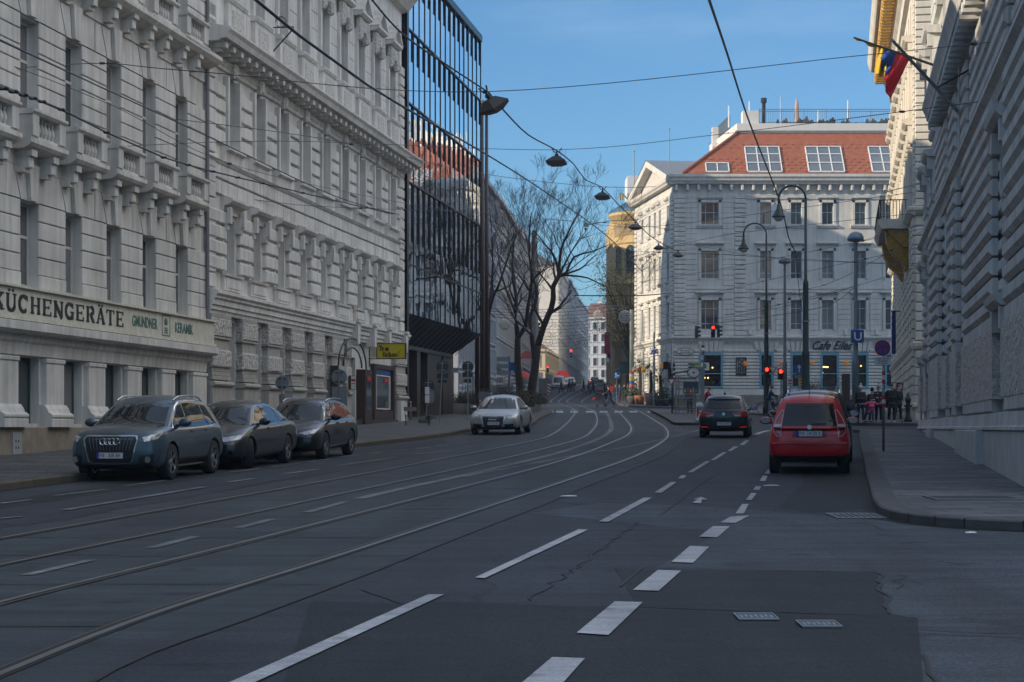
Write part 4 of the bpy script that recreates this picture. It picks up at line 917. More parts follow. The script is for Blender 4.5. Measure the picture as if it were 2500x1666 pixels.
for i,a in enumerate(ax):
 win('r1g',F,a,-.3,2.3)
 for z0 in (5.2,9.35,13.25,17.6):win('r1',F,a,-.3,z0)
 if i in (0,4,5):inst('window_hood',me_h,F,a,0,4.15);inst('window_hood',me_h,F,a,0,7.75)
 else:inst('keystone_fan',me_k,F,a,0,8.3)
 inst('window_hood',me_h,F,a,0,15.55);inst('window_hood',me_h,F,a,0,11.25) if i>3 else None
RF=FM(F);RF.mould(0,UE,[(.3,22.6),(-3.0,26.0),(-14,26.2)]);RF.done('roof',M_lead)
q=FM(F);q.tube([F.p(U(51.6),.42,4.2),F.p(U(51.6),.42,11.7)],.04,6);q.fbox(U(51.6)-.12,U(51.6)+.12,.3,.5,3.3,4.2);q.done('drainpipe',M_stuccoC)
# flag on its pole
def cyl(mb,a,b,r,n=8):mb.tube([a,b],r,n)
fb=Vector(F.root.location)+Vector((0,0,0))
def rp(Y,v,z):# world point on the right front
 n=Vector((-1,RA,0)).normalized();return Vector((RA*Y+RB,Y,z))+n*v
pA=rp(52.6,.25,10.5);pB=P(2178,98,44.0)
flr=thing('flag_pole','long bare grey flag pole leaning out over the pavement from under the cornice','flag pole',pA)
q=MB();q.tube([(0,0,0),pB-pA],[.055,.035],8);q.build('pole',M_steel,flr)
q=MB();q.tube([(0,0,0),(0.1,0,.35)],.09,6);q.tube([(pB-pA)*.42,(pB-pA)*.42+Vector((.95,.4,.55))],.025,5);q.build('bracket',M_iron,flr)
pC=rp(65.4,.1,14.3);pD=P(2084,92,66.0)
fl2=thing('flag_staff','thin dark staff carrying a furled yellow, blue and red flag beside the grey pole','flag',pC)
q=MB();q.tube([(0,0,0),pD-pC],[.05,.035],6);q.build('pole',M_iron,fl2)
d=pD-pC
def fp(px,py,dy=0):return P(px,py,66.6+dy)-pC
def cloth(name,tri,col):
 q=MB();n=8;A,B_,C_,D_=tri;vs=[]
 for i in range(n+1):
  for j in range(n+1):
   s_,t=i/n,j/n;p=A.lerp(B_,s_).lerp(D_.lerp(C_,s_),t);p=p+Vector((0,.16*math.sin(s_*9+t*3)*(.3+t),0));vs.append(p)
 q.smooth=True;q.add(vs,[(i*(n+1)+j,i*(n+1)+j+1,(i+1)*(n+1)+j+1,(i+1)*(n+1)+j) for i in range(n) for j in range(n)])
 q.add([v+Vector((0,.02,0)) for v in vs],[(i*(n+1)+j,i*(n+1)+j+1,(i+1)*(n+1)+j+1,(i+1)*(n+1)+j) for i in range(n) for j in range(n)])
 q.build(name,mat(name+'_m',col,.7),fl2)
cloth('yellow_stripe',(fp(2090,95),fp(2166,117),fp(2158,122,.1),fp(2090,99)),(0.5,0.33,0.01))
cloth('yellow_fold',(fp(2146,116),fp(2165,117),fp(2160,190,-.1),fp(2138,181,-.1)),(0.5,0.33,0.01))
cloth('blue_stripe',(fp(2163,117,-.2),fp(2192,126),fp(2162,188,-.2),fp(2150,142,-.2)),(0.006,0.05,0.25))
cloth('red_stripe',(fp(2192,126,-.1),fp(2221,144,.1),fp(2170,247,-.2),fp(2158,190,-.3)),(0.38,0.01,0.03))
# ================================================================== right, second building with the sunlit front
F=right_fac('apartment_building','tall cream corner building with gilded eaves and a gilded balcony, beyond the side street','building',92.6,gz(92.6))
U=F.U;UE=U(131)
M_cream=mat('stucco_cream',(0.70,0.64,0.54),0.85,streak=0.15,noise=0.12,nscale=1.0,bump=0.2,bscale=60)
M_gold=mat('gilded_plaster',(0.50,0.27,0.035),0.45,metal=.25,noise=.5,nscale=5,bump=.8,bscale=6,dist=.08)
ax=[2.6+3.25*k for k in range(11)]
rr=[(3.3,5.3,.6),(6.9,8.6,.6),(9.4,11.4,.6),(13.4,16.3,.6),(17.9,20.6,.6),(21.9,23.8,.55)]
ops=[(a-w_,a+w_,z0,z1) for a in ax for (z0,z1,w_) in rr]
W=FM(F);W.wall(0,UE,1.5,26.6,ops,0,.35)
E=[0]+[x for a in ax for x in (a-.7,a+.7)]+[UE]
for i in range(0,len(E),2):
 W.courses(E[i],E[i+1],3.0,12.2,.46,0,.13,.05,.04);W.fbox(E[i],E[i+1],0,.2,2.0,2.85)
 m=(E[i]+E[i+1])/2
 if i:W.fbox(m-.35,m+.35,0,.22,13.0,21.4,.03);W.fbox(m-.45,m+.45,0,.3,20.9,21.4,.04)
W.courses(0,1.2,12.6,24,.36,0,.1,.04,.03)
FF=Fac(F.root,1,F.z0,(0,0),-math.pi/2)   # the front that looks towards us: runs right from the corner
FF=Fac(F.root,1,F.z0,(0,0),-math.pi/2)
class FrontFac(Fac):
 def p(s,u,v,z):return (-v,-u,z-s.z0)
FF=FrontFac(F.root,1,F.z0);FF.ang=math.pi/2
W2=FM(FF);W2.wall(0,24,1.5,26.6,[],0,.3)
W2.courses(0,24,3.0,5.65,.46,0,.13,.05,.04);W2.courses(0,24,6.1,12.2,.46,0,.13,.05,.04);W2.courses(0,24,12.7,24.6,.365,0,.1,.045,.035)
W2.fbox(0,24,0,.2,1.6,2.82);W2.mould(-.1,24,[(0,2.8),(.2,2.8),(.3,2.86),(.3,3.0),(.2,3.04),(0,3.06)])
W2.mould(-.1,24,[(0,5.66),(.16,5.68),(.26,5.85),(.28,6.0),(0,6.08)]);W2.mould(-.3,24,[(0,12.25),(.2,12.3),(.4,12.5),(.42,12.62),(0,12.72)])
W.done('wall',M_cream);W2.done('front_wall',M_cream)
q=FM(F);q.fbox(0,UE,-16,-.4,26.5,26.6);q.quad(F.p(UE,0,1.5),F.p(UE,-16,1.5),F.p(UE,-16,26.6),F.p(UE,0,26.6));q.done('rear_wall',M_cream)
K=FM(F)
K.mould(-.1,UE,[(0,2.8),(.2,2.8),(.3,2.86),(.3,3.0),(.2,3.04),(0,3.06)]);K.mould(-.1,UE,[(0,5.66),(.16,5.68),(.26,5.85),(.28,6.0),(0,6.08)]);K.mould(-.3,UE,[(0,12.25),(.2,12.3),(.4,12.5),(.42,12.62),(0,12.72)])
K.mould(-.3,UE+.1,[(0,24.4),(.25,24.5),(.3,25.0),(.5,25.2),(.5,25.3)]);K.mould(-1.6,UE+.1,[(.45,26.55),(1.5,26.6),(1.6,26.75),(1.75,27.2),(1.75,27.4),(.4,27.7),(0,27.7)])
K.done('cornice',M_cream)
K2=FM(FF);K2.mould(-.3,24,[(0,24.4),(.25,24.5),(.3,25.0),(.5,25.2),(.5,25.3)]);K2.mould(-1.75,24,[(.45,26.55),(1.4,26.6),(1.5,26.75),(1.6,27.2),(1.6,27.4),(0,27.7)]);K2.done('cornice',M_cream)
gd=FM(F);gd.mould(-.4,UE,[(.1,25.35),(.5,25.4),(.7,25.9),(1.2,26.3),(1.3,26.55),(.2,26.55)])
k=0
while k<UE:gd.fbox(k,k+.5,.5,1.3,25.7,26.5,.12);k+=.85
gd.done('gilded_eaves',M_gold)
f0=F0(1);h=FM(f0);h.mould(-1.05,1.05,[(0,.0),(.4,.02),(.55,.14),(.6,.3),(0,.4)])
for s in (-1,1):h.fprism([(s*.75,-.9),(s*.98,-.9),(s*1.0,0),(s*.72,0)],0,.3)
h.fbox(-.8,.8,0,.15,-.8,-.1,.02)
me_h=proto_mesh('window_hood',h,M_cream)
win_proto('r2',1.2,2.9,(0.5,),(0.66,),.09,.04,pm_=M_pane);win_proto('r2s',1.2,2.0,(0.5,),(0.66,),.09,.04,pm_=M_pane)
for a in ax:
 win('r2s',F,a,-.3,3.3);win('r2s',F,a,-.3,6.75);win('r2s',F,a,-.3,9.4);win('r2',F,a,-.3,13.4);win('r2',F,a,-.3,17.8);win('r2s',F,a,-.3,21.85)
 inst('window_hood',me_h,F,a,0,16.95);inst('window_hood',me_h,F,a,0,21.1)
bl=FM(F);b0,b1=U(98.2),U(108);bl.mould(b0,b1,[(0,12.2),(1.5,12.25),(1.6,12.4),(1.7,12.6),(1.7,12.72),(0,12.75)])
bal=bl.done('balcony',M_cream)
g=FM(F)
for s in (b0+.5,b1-2.3):g.mould(s,s+1.8,[(0,10.0),(.25,10.2),(.5,10.6),(.9,10.95),(1.2,11.5),(1.3,12.2),(0,12.2)])
g.mould(b0+.2,b1-.2,[(0,11.2),(.4,11.3),(.9,11.8),(1.2,12.2),(0,12.2)]);g.build('gilded_console',M_gold,bal)
g=FM(F);x=b0
while x<b1:g.tube([F.p(x,1.6,12.75),F.p(x,1.6+.08*math.sin(x*3),13.2),F.p(x,1.6,13.7)],.018,4);x+=.16
g.tube([F.p(b0,1.6,13.72),F.p(b1,1.6,13.72)],.03,6);g.tube([F.p(b0,1.6,13.72),F.p(b0,0,13.72)],.03,6)
x=.1
while x<1.6:g.tube([F.p(b0,x,12.75),F.p(b0,x,13.7)],.018,4);x+=.16
for k in range(40):
 xx=b0+k*(b1-b0)/40;g.tube([F.p(xx+.1*math.cos(t),1.62,13.2+.16*math.sin(t)) for t in [i*math.pi/4 for i in range(9)]],.012,4)
g.build('iron_railing',M_iron,bal)
g=FM(F);g.fbox(b0+.2,b0+.5,1.3,1.6,12.75,14.0,.04);g.build('corner_post',M_cream,bal)
RF=FM(F);RF.mould(0,UE,[(.4,27.7),(-3.0,31.0),(-16,31.2)]);RF.done('roof',M_lead)
# street name plate on the front, banners, hydrant side things
M_plate=mat('enamel_blue',(0.006,0.018,0.09),.3)
q=FM(FF);q.fbox(1.05,2.6,.13,.155,6.15,6.42);np_=q.done('street_name_plate',M_plate)
Mx=Matrix.Translation(Vector(FF.p(1.62,.16,6.285))) @ Euler((R(90),0,R(-90))).to_matrix().to_4x4()
text_mesh('1., Rathausstraße',.16,M_white,'lettering',np_,Mx,.006)
for i,u in enumerate((.72,1.28)):
 q=FM(FF);q.fbox(u-.03,u+.05,.14,.16,3.55,4.1);q.done('red_notice',M_red)
q=FM(FF);q.fbox(.5,1.5,.14,.16,3.0,3.5,.01);q.done('grey_notice',mat('notice_grey',(.25,.25,.27),.6))
# ================================================================== café building facing us
F=Fac(thing('cafe_building','pale corner café building with red tiled roof, pediment and light blue shop windows','building',(13.74,160,gz(160)),0),-1,gz(160))
L=28.5;M_c=mat('stucco_cafe',(0.62,0.595,0.55),.85,streak=0.15,noise=.1,nscale=.9,bump=.2,bscale=50)
F2=Fac(F.root,1,F.z0,(0,0),math.atan2(1,-.13));L2=16.64
cols=[(2.31,3.81,3),(7.3,8.26,2),(9.93,10.86,2),(12.56,13.56,2),(15.36,16.31,2),(17.96,18.96,2),(20.6,21.6,2),(23.2,24.2,2),(25.8,26.8,2)]
gcols=[(2.16,4.16),(7.26,8.46),(9.91,11.12),(12.46,14.0),(15.1,16.5),(17.9,19.1),(20.5,21.7),(23.1,24.3),(25.7,26.9)]
zf=[(10.17,12.67),(14.5,16.85),(19.1,20.96)]
ops=[(a,b,z0,z1) for a,b,_ in cols for z0,z1 in zf]+[(a,b,5.2,8.2) for a,b in gcols]
W=FM(F);W.wall(0,L,3.3,23.4,ops,0,.3)
W.quad(F.p(L,0,3.3),F.p(L,-16,3.3),F.p(L,-16,23.4),F.p(L,0,23.4));W.quad(F.p(-2,-16.6,3.3),F.p(L,-16,3.3),F.p(L,-16,23.4),F.p(-2,-16.6,23.4))
us=[0]+[x for a,b,_ in cols for x in (a-.35,b+.35)]+[L];ug=[0]+[x for a,b in gcols for x in (a,b)]+[L]
for i in range(0,len(us),2):
 W.courses(us[i],us[i+1],9.65,13.2,.44,0,.06,.03,.02)
 if i==0:W.courses(us[0],us[1],13.9,21.8,.44,0,.05,.03,.02);W.courses(4.16,5.2,13.9,21.8,.44,0,.05,.03,.02)
for i in range(0,len(ug),2):W.courses(ug[i],ug[i+1],5.1,8.5,.283,0,.12,.075,.035)
for (q0,q1) in ((0,1.0),(5.15,6.1)):
 n=0;z=9.65
 while z<21.6:W.fbox(q0,q1-(0 if n%2 else .0),0,.14,z+.03,z+.36,.04);z+=.40;n+=1
for a,b in gcols:
 m=(a+b)/2
 for k in range(-2,3):W.fprism([(m+k*.34-.14,8.3),(m+k*.34+.14,8.3),(m+k*.46+.19,9.15),(m+k*.46-.19,9.15)],0,.12)
W.fbox(0,L,0,.12,4.62,5.1);
for a,b,n in cols:
 for (z0,z1) in zf:
  for (x0,x1) in ((a-.2,a),(b,b+.2)):W.fbox(x0,x1,0,.09,z0-.05,z1+.2)
  W.fbox(a-.2,b+.2,0,.09,z1,z1+.2);W.mould(a-.45,b+.45,[(0,z1+.5),(.18,z1+.52),(.3,z1+.62),(.3,z1+.7),(0,z1+.76)]) if z0<19 else W.mould(a-.35,b+.35,[(0,z1+.3),(.12,z1+.32),(.2,z1+.4),(0,z1+.46)])
 W.mould(a-.35,b+.35,[(0,18.75),(.1,18.78),(.2,18.95),(.22,19.05),(0,19.08)])
W.fbox(0,L,0,.05,13.35,13.5);W.fbox(0,L,0,.07,13.6,13.8)
W.done('wall',M_c)
# left side
W=FM(F2);wu=[2.3,5.7,7.85,10.2,13.5]
ops2=[(a-.42,a+.42,z0,z1) for a in wu for z0,z1 in zf]+[(a-.5,a+.5,4.6,8.2) for a in wu]
W.wall(0,L2,3.3,23.0,ops2,0,.3)
for (q0,q1) in ((0,.8),(L2-.8,L2)):
 z=5.1
 while z<21.6:W.fbox(q0,q1,0,.14,z+.03,z+.36,.04);z+=.40
for i in range(0,6):
 e=[.8]+[x for a in wu for x in (a-.6,a+.6)]+[L2-.8]
 W.courses(e[2*i],e[2*i+1],5.1,8.8,.3,0,.10,.05,.03);W.courses(e[2*i],e[2*i+1],9.65,13.2,.44,0,.06,.03,.02);W.courses(e[2*i],e[2*i+1],13.9,21.8,.44,0,.03,.02,.015)
for a in wu:
 for z0,z1 in zf:W.mould(a-.75,a+.75,[(0,z1+.4),(.2,z1+.42),(.3,z1+.52),(.3,z1+.6),(0,z1+.66)]);W.mould(a-.6,a+.6,[(0,z0-.3),(.15,z0-.28),(.25,z0-.1),(0,z0)])
W.done('side_wall',M_c)
K=FM(F)
for FFF,LL in ((F,L),(F2,L2)):
 K.F=FFF;K.mould(-.15,LL+.1,[(0,9.1),(.12,9.14),(.2,9.3),(.36,9.42),(.38,9.56),(0,9.64)])
 K.mould(-.1,LL+.1,[(0,21.2),(.06,21.22),(.1,21.4),(.14,21.6),(0,21.66)]);K.mould(-.5,LL+.3,[(0,22.45),(.5,22.5),(.55,22.62),(.68,22.75),(.72,22.95),(.72,23.0),(0,23.1)])
K.F=F;K.mould(-.5,L,[(.2,23.0),(.78,23.0),(.82,23.1),(.82,23.28),(.3,23.34),(.2,23.3)])
k=.1
while k<L:K.fbox(k,k+.22,0,.42,21.95,22.46,.03);k+=.93
k=.05
while k<L:K.fbox(k,k+.08,0,.1,8.98,9.1);k+=.16
K.F=F2;K.fbox(0,L2,0,.06,21.75,22.4)
K.done('cornice',M_c)
# pediment on the left side
PD=FM(F2);h0,hp=22.9,25.5;m=L2/2
PD.fprism([(0,h0),(L2,h0),(m,hp-.3)],-.3,0.02)
for s in (0,1):
 a=-.55 if s==0 else L2+.55;PD.fprism([(a,h0),(a,h0+.3),(m,hp+.12),(m,hp-.42),(a+(1.1 if s==0 else-1.1),h0)],-.2,.72)
pd=PD.done('pediment',M_c);q=FM(F2);q.fprism([(2.2,h0+.12),(L2-2.2,h0+.12),(m,hp-.9)],.02,.14);q.build('relief',M_ornament,pd)
q=FM(F2);q.add([F2.p(-.6,.75,h0+.3),F2.p(m,.75,hp+.2),F2.p(m,-9,hp+.2),F2.p(-.6,-9,h0+.3),F2.p(L2+.6,.75,h0+.3),F2.p(L2+.6,-9,h0+.3)],[(0,1,2,3),(1,4,5,2)]);q.done('gable_roof',mat('zinc_roof',(0.19,0.20,0.215),.45,metal=.4,noise=.25,nscale=1.5))
# tiled roof
M_tile=bpy.data.materials.new('roof_tiles');M_tile.use_nodes=True;nt=M_tile.node_tree;b=nt.nodes['Principled BSDF'];b.inputs['Roughness'].default_value=.8
t_=nt.nodes.new('ShaderNodeTexCoord');br=nt.nodes.new('ShaderNodeTexBrick');mp_=nt.nodes.new('ShaderNodeMapping');mp_.inputs['Rotation'].default_value=(R(90),0,0)
br.inputs['Scale'].default_value=1;br.inputs['Brick Width'].default_value=.2;br.inputs['Row Height'].default_value=.14;br.inputs['Mortar Size'].default_value=.016;br.inputs['Color1'].default_value=(.36,.115,.055,1);br.inputs['Color2'].default_value=(.25,.07,.038,1);br.inputs['Mortar'].default_value=(.13,.04,.022,1)
bp=nt.nodes.new('ShaderNodeBump');bp.inputs['Strength'].default_value=.7;bp.inputs['Distance'].default_value=.03
nt.links.new(t_.outputs['Object'],mp_.inputs[0]);nt.links.new(mp_.outputs[0],br.inputs[0]);nt.links.new(br.outputs[0],b.inputs['Base Color']);nt.links.new(br.outputs[0],bp.inputs['Height']);nt.links.new(bp.outputs[0],b.inputs['Normal'])
Y0r,Z0r,Y1r,Z1r=-.35,23.36,3.3,27.45
def rs(u,s,lift=0):# point on the front slope (local u, fraction up)
 dy,dz=Y1r-Y0r,Z1r-Z0r;l=math.hypot(dy,dz);return (u,Y0r+dy*s-dz/l*lift,Z0r+dz*s+dy/l*lift-F.z0)
q=MB();z0=F.z0
q.add([rs(.7,0),rs(L,0),rs(L,1),rs(5.9,1),(4.9,16,Z1r-z0),(-1.4,16,Z0r-z0)],[(0,1,2,3),(0,3,4,5)])
rf=q.build('tiled_roof',M_tile,F.root)
q=MB();q.tube([rs(.7,0,.05),rs(5.9,1,.05)],.13,6);q.build('hip_ridge',M_tile,rf)
q=MB()
for j,sv in enumerate((.06,.13,.2,.27,.34,.62,.7,.97)):
 u=3.2+(j%2)*.35
 while u<L:
  a=rs(u,sv,.03);q.box(a[0]-.05,a[0]+.05,a[1]-.06,a[1]+.02,a[2]-.02,a[2]+.07);u+=.72
q.build('snow_guard',mat('snow_guard',(.40,.17,.12),.7),rf)
def skylight(ua,ub,s0,s1,n,rows_):
 fr,gl_=MB(),MB()
 def bar(a0,a1,b0,b1,l=.14,mb=fr):mb.add([rs(a0,b0,0),rs(a1,b0,0),rs(a1,b1,0),rs(a0,b1,0),rs(a0,b0,l),rs(a1,b0,l),rs(a1,b1,l),rs(a0,b1,l)],[(4,5,6,7),(0,1,5,4),(1,2,6,5),(2,3,7,6),(3,0,4,7)])
 t=.08;ts=t/5.5
 bar(ua,ub,s0,s0+ts);bar(ua,ub,s1-ts,s1);
 for k in range(n+1):x=ua+(ub-ua-t)*k/n;bar(x,x+t,s0,s1)
 for r_ in rows_:bar(ua,ub,s0+(s1-s0)*r_,s0+(s1-s0)*r_+ts)
 gl_.add([rs(ua,s0,.08),rs(ub,s0,.08),rs(ub,s1,.08),rs(ua,s1,.08)],[(0,1,2,3)])
 w_=fr.build('roof_window',M_white,F.root);gl_.build('pane',mat('skylight_glass',(.10,.13,.16),.04,spec=1,noise=.4,nscale=.8),w_)
skylight(6.2,9.2,.02,.63,3,(.35,.68));skylight(11.4,14.5,.02,.63,3,(.35,.68));skylight(16.8,19.9,.02,.63,3,(.35,.68));skylight(22.2,25.2,.02,.63,3,(.35,.68));skylight(2.7,4.7,.02,.24,2,())
q=MB();z1=Z1r-z0
q.add([(5.9,3.3,z1),(L,3.3,z1),(L,16,z1),(4.9,16,z1)],[(0,1,2,3)])
q.prism([(5.75,3.2),(L,3.2),(L,3.6),(6.2,3.6),(5.2,16),(4.7,16)],z1-.05,z1+.75);q.box(6.3,7.7,3.5,5.0,z1+.75,z1+1.9);q.box(4.6,5.3,12.4,13.2,z1-.3,z1+1.9)
q.build('roof_parapet',mat('parapet_white',(.62,.60,.56),.8,noise=.1),F.root)
q=MB();q.box(5.6,L,3.15,3.3,z1-.1,z1+.12);q.build('roof_gutter',M_lead,F.root)
q=MB()
def rail(a,b,h=1.25,st=.16):
 a,b=Vector(a),Vector(b);n=int((b-a).length/st)
 for k in range(n+1):p=a.lerp(b,k/n);r_=.012 if k%12 else .03;q.tube([p,p+Vector((0,0,h))],r_,4,False)
 for hh in (h,h*.86,.12):q.tube([a+Vector((0,0,hh)),b+Vector((0,0,hh))],.022,4)
rail((7.7,3.4,z1+.75),(L,3.4,z1+.75));rail((5.5,6.4,z1+.75),(5.1,13.4,z1+.75));q.build('terrace_railing',mat('railing_blue_grey',(.03,.045,.06),.5),F.root)
M_planter=mat('terrace_plants',(.05,.045,.035),.8,noise=.5,nscale=9)
rq=random.Random(5);q=MB()
for k in range(70):
 u=rq.choice([rq.uniform(9.5,12.5),rq.uniform(13,15.5),rq.uniform(17.5,19.5),rq.uniform(10,24)]);y_=rq.uniform(3.9,5.2);r0=rq.uniform(.08,.28)
 q.lathe([(r0*.7,0),(r0,r0),(r0*.3,r0*rq.uniform(1.5,3))],(u,y_,z1+.8),5)
q.build('terrace_pots',M_planter,F.root)
for (u,h_,r_,mm) in ((8.2,2.7,.16,M_dark),(14.7,4.4,.0,None),(19.5,1.6,.14,M_dark),(20.1,2.2,.12,M_dark)):
 if mm:q=MB();q.lathe([(r_,0),(r_,h_-.4),(r_*1.6,h_-.4),(r_*1.6,h_)],(u,4.2,z1+.4),8);q.build('chimney_pipe',mm,F.root)
for u,h_ in ((5.2,1.9),(7.0,2.3),(13.0,1.5),(15.6,2.4),(22.2,1.4)):q=MB();q.lathe([(.07,0),(.06,h_)],(u,4.6,z1+.6),6);q.build('white_mast',M_white,F.root)
q=MB();q.lathe([(.05,0),(.05,.3),(.24,.4),(.2,1.2),(.17,2.0),(.06,2.5)],(11.2,5.0,z1+.7),10);q.build('closed_parasol',mat('parasol_beige',(.42,.28,.22),.8),F.root)
q=MB();q.tube([(9.9,6,z1),(9.9,6,z1+3.6)],.02,4);q.tube([(9.2,6,z1+3.9),(9.9,6,z1+3.3),(10.4,6,z1+4)],.015,4);q.build('antenna',M_steel,F.root)
for k in (-.6,1.6):q=MB();q.tube([(-1.6+k,14-6*k,23.5-z0),(-1.6+k,14-6*k,27.8-z0)],[.05,.03],5);q.ball((-1.6+k,14-6*k,27.9-z0),.09,5);q.build('lightning_rod',M_steel,F.root)
M_wb=mat('window_pale_blue',(.30,.40,.47),.5);M_wb2=mat('shopfront_light_blue',(.10,.27,.36),.45)
for n in (2,3):
 wd=1.5 if n==3 else .96
 for i,(z0_,z1_) in enumerate(zf):win_proto('c%d%d'%(n,i),wd,z1_-z0_,tuple((k+1)/n for k in range(n-1)) if n==2 else (.27,.73),(.2,.72) if i<2 else (.55,),.06,.03,M_wb)
for a,b,n in cols:
 for i,(z0_,z1_) in enumerate(zf):win('c%d%d'%(n,i),F,(a+b)/2,-.22,z0_)
for i,(z0_,z1_) in enumerate(zf):win_proto('cs%d'%i,.84,z1_-z0_,(.5,),(.2,.72),.06,.03,M_wb)
win_proto('csg',1.0,3.6,(.5,),(.4,),.1,.04,mat('shopfront_pale_green',(.20,.33,.27),.5))
for a in wu:
 for i,(z0_,z1_) in enumerate(zf):win('cs%d'%i,F2,a,-.22,z0_)
 win('csg',F2,a,-.2,4.6)
M_cglass=mat('cafe_glass',(.02,.02,.022),.03,spec=1,alpha=.38);M_lampw=mat('warm_lamp',(1.0,.62,.2),.5,emit=5)
M_in=mat('cafe_interior',(.045,.028,.018),.9,noise=.6,nscale=1.2)
for gi,(a,b) in enumerate(gcols):
 q=FM(F);u0,u1=a,b
 for bx in ((u0,u0+.17,5.2,8.2),(u1-.17,u1,5.2,8.2),(u0+.17,u1-.17,5.2,5.36),(u0+.17,u1-.17,7.98,8.2),(u0+.17,u1-.17,6.38,6.46)):q.fbox(bx[0],bx[1],-.2,.14,bx[2],bx[3])
 w_=q.done('shop_window',M_wb2);q=FM(F);q.fbox(u0+.17,u1-.17,-.1,-.08,5.36,7.98);q.build('pane',M_cglass,w_)
 q=FM(F);rl=random.Random(gi*3+1)
 pts=[(.12,6.95),(.35,6.98),(.62,6.95),(.2,6.08),(.38,6.08)] if gi==0 else ([(.1,7.0),(.2,7.02),(.32,7.0),(.45,7.0),(.05,6.5)] if gi==3 else ([(.7,7.1)] if gi in (4,5) else ([(.5,7.1)] if gi>4 else [])))
 for (t,z_) in pts:q.ball(F.p(u0+.2+(u1-u0-.4)*t,-.6,z_),.075,6)
 if pts:q.build('interior_lamp',M_lampw,w_)
q=FM(F);q.fbox(.5,L-.3,-4,-3.9,4,8.4);q.fbox(.5,L-.3,-4,-.35,8.3,8.35);q.fbox(.5,L-.3,-4,-.35,4.0,4.05);q.done('interior',M_in)
q=FM(F);q.fbox(0,L,0,.2,3.2,4.62,.02);q.F=F2;q.fbox(0,L2,0,.2,3.2,4.4,.02);q.done('plinth',mat('limestone_plinth',(.20,.18,.16),.85,noise=.3,nscale=1.5))
def flat_text(F,s,u,v,z,size,m_,parent=None,sx=1.0,shear=0.0,thick=.03,offset=0.0):
 Mx=Matrix.Translation(Vector(F.p(u,v,z))) @ Euler((R(90),0,0)).to_matrix().to_4x4();return text_mesh(s,size,m_,'lettering',parent or F.root,Mx,thick,sx=sx,shear=shear,offset=offset)
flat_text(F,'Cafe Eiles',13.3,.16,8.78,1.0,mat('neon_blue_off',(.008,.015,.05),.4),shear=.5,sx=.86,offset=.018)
Mx=Matrix.Translation(Vector(F2.p(6.6,.4,8.6))) @ Euler((R(90),0,F2.ang+R(180))).to_matrix().to_4x4()
text_mesh('Cafe Eiles',.9,mat('neon_blue',(.02,.03,.25),.4),'lettering',F.root,Mx,.03,shear=.45)
q=FM(F);q.fbox(1.2,3.0,.1,.12,6.7,7.35);q.done('cream_backboard',M_c);q=FM(F);q.fbox(1.4,2.75,.12,.15,6.9,7.25)
gs=q.done('green_sign',mat('sign_green',(0.006,0.10,0.085),0.4));q=FM(F)
for (x0,x1,zz) in ((1.75,2.35,7.13),(1.72,2.45,7.0),(1.47,1.55,7.08),(2.58,2.68,7.08)):q.fbox(x0,x1,.15,.156,zz-.03,zz+.03)
q.build('yellow_print',mat('yellow_print',(0.5,0.45,0.05),0.5),gs)
q=FM(F);q.fbox(5.25,6.15,.1,.16,6.25,7.8);mb_=q.done('menu_board',M_black);rt=random.Random(2);q=FM(F)
for r_ in range(14):
 for c_ in range(4):
  if rt.random()<.8:x=5.33+c_*.19;q.fbox(x,x+rt.uniform(.06,.14),.162,.165,6.42+r_*.095,6.45+r_*.095)
q.build('chalk_writing',M_white,mb_)
q=FM(F);u_,z_=.95,8.3
q.add([F.p(u_+.75*math.cos(t*math.pi/12),.15,z_+.33*math.sin(t*math.pi/12)) for t in range(24)],[tuple(range(24))]);ov=q.done('oval_street_sign',M_white)
q=FM(F);q.tube([F.p(u_+.72*math.cos(t*math.pi/12),.17,z_+.30*math.sin(t*math.pi/12)) for t in range(25)],.022,4);q.build('rim',M_black,ov)
flat_text(F,'VIII., Landes-',u_,.17,8.38,.17,M_black,ov);flat_text(F,'gerichtsstraße',u_,.17,8.2,.17,M_black,ov)
for u in (1.9,6.45,11.15,14.55,17.2):
 q=FM(F);q.fbox(u-.1,u+.1,.08,.3,9.75,10.15,.02);q.done('wall_lamp',M_white)
# ================================================================== yellow corner building
M_yel=mat('ochre_plaster',(0.52,0.37,0.17),.85,noise=.2,nscale=.6,bump=.2,bscale=30)
M_yeld=mat('ochre_stone',(0.34,0.25,0.14),.85,noise=.4,nscale=3,bump=.6,bscale=5,dist=.08)
YX,YY=15.3,214.0
yr=thing('corner_building','ochre corner building with rounded turret, balcony and green round shop sign, left of the café','building',(YX,YY,gz(YY)))
zb=gz(YY)
def ring(r,z0,z1,m_,name,n=28,r2=None,flute=0.0):
 q=MB();q.lathe([(r,z0-zb),(r2 or r,z1-zb)],(0,0,0),n);return q.build(name,m_,yr)
q=MB();q.box(-3.6,22,0,20,-1,21);q.box(0,22,-3.6,0,-1,21);q.build('wall',M_yel,yr)
q=MB();q.lathe([(3.6,-1),(3.6,2.9),(3.75,3.0),(3.6,3.15),(3.6,5.6),(3.9,5.75),(4.3,6.2),(4.3,6.45),(3.6,6.5),(3.6,12.2),(3.75,12.4),(3.95,12.7),(3.75,13.0),(3.6,13.1),(3.6,17.1),(3.75,17.3),(3.7,18.0),(3.6,18.1),(3.7,19.6),(4.1,20.1),(4.35,20.4),(4.35,20.7),(3.6,21)],(0,0,0),30);q.build('turret_wall',M_yel,yr)
q=MB();q.lathe([(3.66,3.2),(3.66,5.5)],(0,0,0),30);q.lathe([(3.68,18.1),(3.72,19.5)],(0,0,0),30);q.build('ornament_band',M_yeld,yr)
q=MB();q.lathe([(4.36,20.7),(4.2,21.1),(2.2,22.2),(2.0,22.2)],(0,0,0),24);q.build('blue_eaves',mat('copper_blue',(.03,.09,.15),.5),yr)
